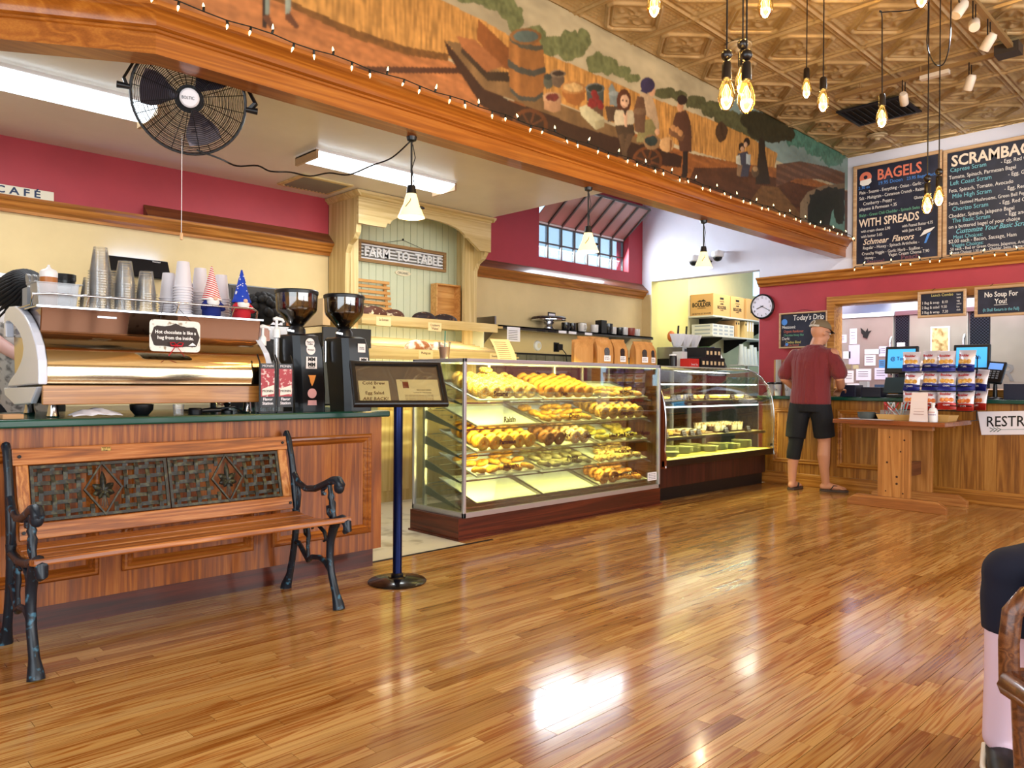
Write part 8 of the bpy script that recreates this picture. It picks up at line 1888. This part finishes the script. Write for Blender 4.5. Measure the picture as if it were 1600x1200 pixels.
def man():
    t = thing('person', 'man in maroon T-shirt, black shorts and cap standing at the order counter', 'person', (7.5, 3.37, 0)); L = Vector((-7.5, -3.37, 0)); W_ = lambda *p: Vector(p)+L
    b = MB()
    # legs and feet
    limb(b, [W_(7.46,3.455,.92), W_(7.455,3.485,.70), W_(7.44,3.50,.50), W_(7.415,3.51,.37), W_(7.42,3.525,.22), W_(7.425,3.53,.09)], [.095,.085,.060,.060,.045,.038], 14)
    limb(b, [W_(7.48,3.285,.92), W_(7.50,3.265,.70), W_(7.525,3.245,.50), W_(7.51,3.245,.37), W_(7.53,3.245,.22), W_(7.555,3.24,.09)], [.095,.085,.060,.062,.046,.038], 14)
    for heel, toe in ((W_(7.40,3.53,.05), W_(7.60,3.535,.036)), (W_(7.545,3.265,.05), W_(7.625,3.085,.036))):
        d = (toe-heel).normalized(); n = Vector((-d.y, d.x, 0)); limb(b, [heel, heel+d*.08+Vector((0,0,.008)), heel+d*.15, toe], [.032,.034,.030,.018], 12)
        b.ell(heel+d*.15, (.045,.045,.018), 12, 8); b.ell(heel+d*.02+Vector((0,0,.02)), (.034,.034,.045), 12, 8)
        for k in range(5): limb(b, [heel+d*.165+n*(.034-.017*k), heel+d*(.212-.008*k)+n*(.038-.018*k)-Vector((0,0,.008))], [.011 if k else .014, .009 if k else .012], 8)
    # trunk, neck, head
    b.ell(W_(7.47,3.37,.95), (.12,.165,.12), 16, 10); b.ell(W_(7.485,3.365,1.10), (.112,.155,.16), 16, 10); b.ell(W_(7.495,3.36,1.27), (.120,.185,.17), 16, 10)
    limb(b, [W_(7.50,3.545,1.375), W_(7.50,3.16,1.375)], [.062,.062], 12); limb(b, [W_(7.50,3.345,1.40), W_(7.525,3.32,1.52)], [.066,.058], 14)
    f = Vector((.86,-.50,-.22)).normalized(); at, R_ = head_mesh(b, W_(7.545,3.30,1.595), f)
    # arms
    limb(b, [W_(7.50,3.56,1.365), W_(7.485,3.61,1.24), W_(7.47,3.645,1.125), W_(7.56,3.59,1.06), W_(7.66,3.52,1.02)], [.056,.050,.043,.042,.028], 12); hand(b, W_(7.66,3.52,1.02), (.7,-.6,-.15), (0,0,-1), 1, .6)
    limb(b, [W_(7.50,3.155,1.365), W_(7.485,3.105,1.24), W_(7.475,3.075,1.13), W_(7.57,3.105,1.065), W_(7.67,3.15,1.03)], [.056,.050,.043,.042,.028], 12); hand(b, W_(7.67,3.15,1.03), (.7,.5,-.2), (0,0,-1), -1, .6)
    body = blob(b, 'body', M_skin, t, .0085, 4)
    face_parts(t, at, R_, 1, True)
    # T-shirt
    s = MB(); ring = lambda z, cx, cy, rx, ry, n=20: [W_(cx+rx*math.cos(2*PI*k/n), cy+ry*math.sin(2*PI*k/n), z) for k in range(n)]
    s.loft([ring(.875,7.475,3.37,.150,.205), ring(.95,7.475,3.37,.148,.200), ring(1.05,7.48,3.367,.140,.190), ring(1.18,7.488,3.363,.142,.200), ring(1.30,7.495,3.36,.142,.215), ring(1.385,7.50,3.355,.118,.210), ring(1.43,7.505,3.35,.098,.150), ring(1.462,7.508,3.343,.078,.088), ring(1.475,7.51,3.34,.074,.078)])
    limb(s, [W_(7.50,3.53,1.365), W_(7.49,3.595,1.27), W_(7.482,3.635,1.185)], [.075,.076,.079], 16); limb(s, [W_(7.50,3.185,1.365), W_(7.49,3.12,1.27), W_(7.482,3.085,1.19)], [.075,.076,.079], 16)
    ms = mat('maroon_jersey', '#762529', .85, sheen=.2); q = NT(ms); v = q.coords((9,9,1.1)); q.bump(q.noise(v, 1.6, 2, .5, .8), .75, .035)
    blob(s, 'tshirt', ms, t, .010, 5)
    # shorts, knee sleeve, sandals
    s = MB(); s.loft([ring(.96,7.475,3.37,.140,.190), ring(.88,7.475,3.37,.142,.192), ring(.80,7.475,3.37,.130,.190)]); limb(s, [W_(7.462,3.465,.86), W_(7.452,3.495,.66)], [.108,.104], 16); s.tube([W_(7.452,3.493,.68), W_(7.44,3.505,.53)], [.105,.098], 16); limb(s, [W_(7.482,3.275,.86), W_(7.51,3.25,.68)], [.108,.105], 16); s.tube([W_(7.505,3.255,.70), W_(7.525,3.243,.545)], [.105,.100], 16)
    blob(s, 'shorts', mat('black_shorts', '#0d0f16', .8), t, .009, 4)
    k = MB(); k.tube([W_(7.445,3.498,.56), W_(7.44,3.50,.48), W_(7.418,3.51,.38), W_(7.418,3.517,.32)], [.080,.072,.070,.066], 16); k.build('knee_sleeve', mat('black_sleeve', '#08090c', .8), t, smooth=50)
    for heel, toe, sd in ((W_(7.375,3.53,0), W_(7.635,3.54,0), 1), (W_(7.535,3.295,0), W_(7.645,3.05,0), -1)):
        d = (toe-heel).normalized(); n = Vector((-d.y, d.x, 0)); ln = (toe-heel).length
        pts = [(0,-.02),(.02,-.036),(.10*1,-.036),(.17,-.048),(.23,-.044),(ln,-.015),(ln,.015),(.23,.042),(.17,.046),(.10,.034),(.02,.036),(0,.02)]
        MB().prism(pts, heel, d, n, (0,0,1), .022).build('sandal_sole', mat('sandal_brown', '#4a3a30', .7), t, bev=.004)
        MB().tube([heel+d*.10+n*.042+Vector((0,0,.02)), heel+d*.13+n*.034+Vector((0,0,.066)), heel+d*.20+Vector((0,0,.056)), heel+d*.13-n*.036+Vector((0,0,.066)), heel+d*.10-n*.042+Vector((0,0,.02))], .009, 8, flat=.5).build('sandal_strap', mat('sandal_strap', '#2e2420', .7), t, smooth=60)
    # cap
    c = at(-.012,0,.045); cp = MB(); cp.ell(c, (.112,.090,.092), 24, 9, R_, 0.0); cap = cp.build('cap_crown', mat('khaki_cap', '#7d6c52', .85), t, smooth=60)
    MB().tube([c+R_ @ Vector((-.108*math.cos(a), .088*math.sin(a), .004)) for a in (-.9,-.5,0,.5,.9)], .007, 8, flat=1.6).build('cap_strap', mat('cap_strap', '#cfc8bc', .8), cap, smooth=60)
    MB().torus(c+R_ @ Vector((-.098,0,.030)), .030, .004, 18, 6, R_ @ Vector((-1,0,.35))).build('cap_opening', mat('cap_strap', '#cfc8bc', .8), cap)
    rows = [[c+R_ @ Vector((.085+ln*math.cos(a*.9), .078*math.sin(a)/math.sin(1.2)*(1 if ln < .02 else .95), .004-.02*ln/.08-.018*abs(math.sin(a)))) for a in (-1.2,-.8,-.4,0,.4,.8,1.2)] for ln in (0,.035,.075)]
    MB().sheet(rows, .004, (0,0,1)).build('cap_brim', mat('cap_brim_dark', '#3c342c', .85), cap, smooth=60)
man()

def barista(x, y, hx, hy, hz, f, lab, shirt, hair, curly, arms, hs=.95):
    t = thing('person', lab, 'person', (x, y, 0)); b = MB()
    for k in (-1, 1):
        limb(b, [(k*.09,0,.90), (k*.095,.0,.50), (k*.10,.02,.10)], [.085,.06,.04], 12); limb(b, [(k*.10,.03,.04), (k*.10,-.14,.03)], [.035,.025], 10)
    hd = Vector((hx-x, hy-y, hz)); sh = Vector((hd.x*.75, hd.y*.75, hz-.20))
    b.ell((0,0,.95), (.15,.11,.12), 14, 9); limb(b, [(0,0,.95), sh-Vector((0,0,.10))], [.125,.135], 14); limb(b, [sh+Vector((-.15,0,0)), sh+Vector((.15,0,0))], [.055,.055], 12); limb(b, [sh, hd-Vector((0,0,.06))], [.06,.05], 12)
    at, R_ = head_mesh(b, hd, f, s=hs)
    for k, (el, wr_) in zip((-1, 1), arms):
        el, wr_ = Vector(el)-Vector((x,y,0)), Vector(wr_)-Vector((x,y,0)); limb(b, [sh+Vector((k*.17,0,0)), el, wr_], [.048,.040,.027], 12); hand(b, wr_, (wr_-el), (0,0,-1), k, .7)
    blob(b, 'body', M_skin2, t, .010, 4); face_parts(t, at, R_, hs)
    s = MB(); limb(s, [(0,0,.93), sh-Vector((0,0,.10))], [.15,.155], 16); s.ell((0,0,.93), (.17,.13,.10), 14, 8); limb(s, [sh+Vector((-.15,0,-.01)), sh+Vector((.15,0,-.01))], [.07,.07], 14)
    for k, (el, wr_) in zip((-1, 1), arms):
        el = Vector(el)-Vector((x,y,0)); limb(s, [sh+Vector((k*.16,0,-.01)), (sh+Vector((k*.17,0,0))).lerp(el, .55)], [.066,.064], 14)
    blob(s, 'shirt', shirt, t, .012, 5)
    p = MB()
    for k in (-1, 1): limb(p, [(k*.09,0,.92), (k*.095,.0,.5), (k*.10,.02,.12)], [.10,.075,.06], 12)
    blob(p, 'trousers', mat('dark_trousers', '#16181f', .85), t, .014, 4)
    h = MB(); h.ell(at(-.016,0,.034), (.112*hs,.092*hs,.108*hs), 20, 12, R_); 
    if curly:
        rr = random.Random(8)
        for k in range(120):
            a, e = rr.uniform(0,2*PI), rr.uniform(-.5,PI/2); v = Vector((math.cos(a)*math.cos(e), math.sin(a)*math.cos(e), math.sin(e)))
            if v.x > .55 and v.z < .5: continue
            h.ell(at(-.02,0,.03)+R_ @ Vector((v.x*.12, v.y*.11, v.z*.12)), (.028,.028,.028), 7, 5)
        h.build('hair', hair, t, smooth=60)
    else:
        h.ell(at(-.07,0,-.03), (.05,.075,.10), 14, 10, R_); limb(h, [at(-.07,.03,-.02), at(-.05,.075,-.12), at(.0,.08,-.24)], [.04,.03,.012], 10); hr = blob(h, 'hair', hair, t, .010, 3)
        for k in range(34):
            a = 2*PI*k/34; c_, s_ = math.cos(a), math.sin(a)
            if c_ > .75: continue
            MB().tube(smooth_path([at(.01,0,.142), at(-.02+.07*c_,.07*s_,.125), at(-.02+.115*c_,.094*s_,.04), at(-.025+.118*c_,.10*s_,-.05), at(-.01+.10*c_,.095*s_,-.13-.03*(k % 3))], 3), [.008]*6+[.012]*4+[.006]*3, 6).build('hair_lock', hair, hr, smooth=60)
barista(1.00, 4.90, .935, 4.72, 1.515, (.15,-.45,-1.0), 'barista with black hair and grey patterned shirt bent behind the espresso machine', spots('grey_print_shirt', '#c9c6c2', '#7c7a78', 22, .56, .8, .06), mat('black_hair', '#0a0b12', .7), False, (((.80,4.66,1.27),(.92,4.50,1.16)), ((1.22,4.72,1.2),(1.12,4.52,1.12))))
barista(2.36, 4.92, 2.355, 4.86, 1.50, (.3,.9,-.2), 'person with black curly hair behind the coffee grinders', mat('black_shirt', '#141216', .85), mat('curly_black_hair', '#0c0908', .7), True, (((2.15,4.95,1.12),(2.2,5.12,1.02)), ((2.56,4.95,1.12),(2.5,5.12,1.02))))

# ------------------------------------------------------------------ guest seated in a bentwood armchair at the right edge
def guest():
    d = Vector((-.717,.697,0)); n = Vector((.697,.717,0))     # facing direction, sideways (away from viewer)
    K = Vector((2.463,.543,0)); t = thing('person', 'seated guest in navy shorts at the right edge, only knees and shoe showing', 'person', (K.x, K.y, 0)); b = MB()
    W_ = lambda a, s, z: d*a+n*s+Vector((0,0,z))
    for s in (0, -.20):
        limb(b, [W_(-.42,s*.8-.03,.53), W_(-.2,s,.545), W_(0,s,.53), W_(.0,s,.40), W_(.015,s,.25), W_(.03,s,.09)], [.085,.08,.062,.058,.045,.036], 14); limb(b, [W_(.0,s,.055), W_(.0,s,.035)+Vector((-.15,-.04,0))], [.034,.024], 10)
    b.ell(W_(-.48,-.11,.56), (.15,.17,.12), 14, 9); limb(b, [W_(-.50,-.11,.60), W_(-.55,-.11,.98)], [.13,.14], 14); limb(b, [W_(-.55,-.28,1.03), W_(-.55,.06,1.03)], [.055,.055], 12); limb(b, [W_(-.55,-.11,1.05), W_(-.54,-.11,1.17)], [.055,.05], 12)
    at, R_ = head_mesh(b, W_(-.52,-.11,1.24), d, s=.95)
    for s, k in ((-.32,-1), (.10,1)): limb(b, [W_(-.55,s,1.0), W_(-.60,s+.02*k,.78), W_(-.42,s-.10*k,.68)], [.046,.040,.027], 12); hand(b, W_(-.42,s-.10*k,.68), d, (0,0,-1), k, .5)
    blob(b, 'body', mat('skin_pale', '#d8bccb', .5), t, .010, 4); face_parts(t, at, R_, .95)
    s = MB()
    for q in (0, -.20): limb(s, [W_(-.42,q*.8-.03,.54), W_(-.12,q,.55), W_(-.012,q,.545)], [.105,.098,.078], 14); s.tube([W_(-.015,q,.57), W_(-.012,q,.48), W_(-.01,q,.385)], [.072,.08,.074], 14)
    s.ell(W_(-.48,-.11,.58), (.18,.2,.12), 14, 9); blob(s, 'shorts', mat('navy_cotton', '#0c1026', .85), t, .010, 4)
    s = MB(); limb(s, [W_(-.50,-.11,.66), W_(-.55,-.11,.98)], [.155,.155], 16); limb(s, [W_(-.55,-.28,1.02), W_(-.55,.06,1.02)], [.07,.07], 12); blob(s, 'shirt', mat('navy_top', '#10142c', .85), t, .012, 4)
    h = MB(); h.ell(at(-.02,0,.03), (.11,.09,.11), 18, 10, R_); blob(h, 'hair', mat('brown_hair', '#3a2418', .5), t, .010, 3)
    for q in (0, -.20):
        e = Vector((-.966,-.258,0)); g = Vector((-.258,.966,0)); F_ = lambda u, v, z: W_(.01,q,z)+e*u+g*v
        sh = MB(); limb(sh, [F_(-.03,0,.044), F_(.10,0,.038), F_(.19,0,.028)], [.044,.042,.028], 12); sh.ell(F_(-.03,0,.06), (.042,.042,.045), 12, 8); f = blob(sh, 'shoe', mat('black_shoe', '#121014', .5), t, .008, 3)
        MB().tube([F_(.225,0,.03), F_(.19,.036,.028), F_(.08,.05,.03), F_(-.06,.044,.035), F_(-.08,0,.04), F_(-.06,-.044,.035), F_(.08,-.05,.03), F_(.19,-.036,.028)], .008, 8, closed=True).build('sole_trim', mat('white_sole', '#e8e2da', .6), f, smooth=60)
    # stool under the guest, then the empty chair beside it
    st = thing('stool', 'low wooden stool the guest sits on at the right edge', 'stool', K+d*-.46+n*-.11); ms = mat('stool_wood', '#5f3014', .4)
    MB().lathe([(0,.40),(.19,.40),(.20,.415),(.19,.43),(0,.43)], n=28).build('seat', ms, st, smooth=40)
    for k in range(4): a = k*PI/2+.4; MB().tube([(.20*math.cos(a),.20*math.sin(a),0),(.13*math.cos(a),.13*math.sin(a),.40)], [.016,.02], 8).build('leg', ms, st)
    mwd = wood('bent_plywood', '#3f1f0e', '#6b3c1e', '#8a5a32', 'x', .35, 4); c0 = Vector((1.978,.424,0))
    t2 = thing('bentwood_armchair', 'dark bentwood armchair at the right edge of the picture', 'chair', c0); A = lambda a, s, z: d*a+n*s+Vector((0,0,z))
    for s in (0, -.56):
        MB().tube([A(.01,s,.40), A(.012,s,.50), A(.005,s,.565), A(-.03,s,.605), A(-.09,s,.622), A(-.30,s,.62), A(-.50,s,.60)], .021, 8, flat=.8).build('armrest', mwd, t2, smooth=50)
        MB().tube([A(-.03,s,.0), A(-.025,s,.20), A(-.015,s,.41)], [.017,.02,.021], 8).build('front_leg', mwd, t2, smooth=50); MB().tube([A(-.55,s,.0), A(-.52,s,.40), A(-.58,s,.95)], [.017,.02,.018], 8).build('rear_leg', mwd, t2, smooth=50)
    MB().tube([A(-.52,.0,.415), A(.0,.005,.415), A(.03,-.03,.415), A(.04,-.28,.415), A(.03,-.53,.415), A(.0,-.565,.415), A(-.52,-.56,.415)], .024, 8, flat=1.1).build('seat_frame', mwd, t2, smooth=50)
    MB().prism([(-.52,-.01),(.02,-.01),(.035,-.28),(.02,-.55),(-.52,-.55)], (0,0,.42), d, n, (0,0,1), .022).build('seat', wood('chair_seat', '#3a1a0a', '#5f3014', '#7a4422', 'x', .25, 2), t2, bev=.006)
    rows = [[A(-.56-.06*z, s, .50+.42*z) for s in (-.02,-.15,-.28,-.41,-.54)] for z in (0,.5,1)]; MB().sheet(rows, .014, d).build('backrest', mwd, t2, smooth=50)
    p = d*-.16+Vector((0,0,.6435)); ph = MB().cbox(c0+p, (.14,.07,.009), Matrix((d, n, Vector((0,0,1)))).transposed()).build('phone', mat('pink_case', '#e0489a', .4), bev=.003); tag(ph, 'bright pink phone lying on the armchair', 'phone')
guest()
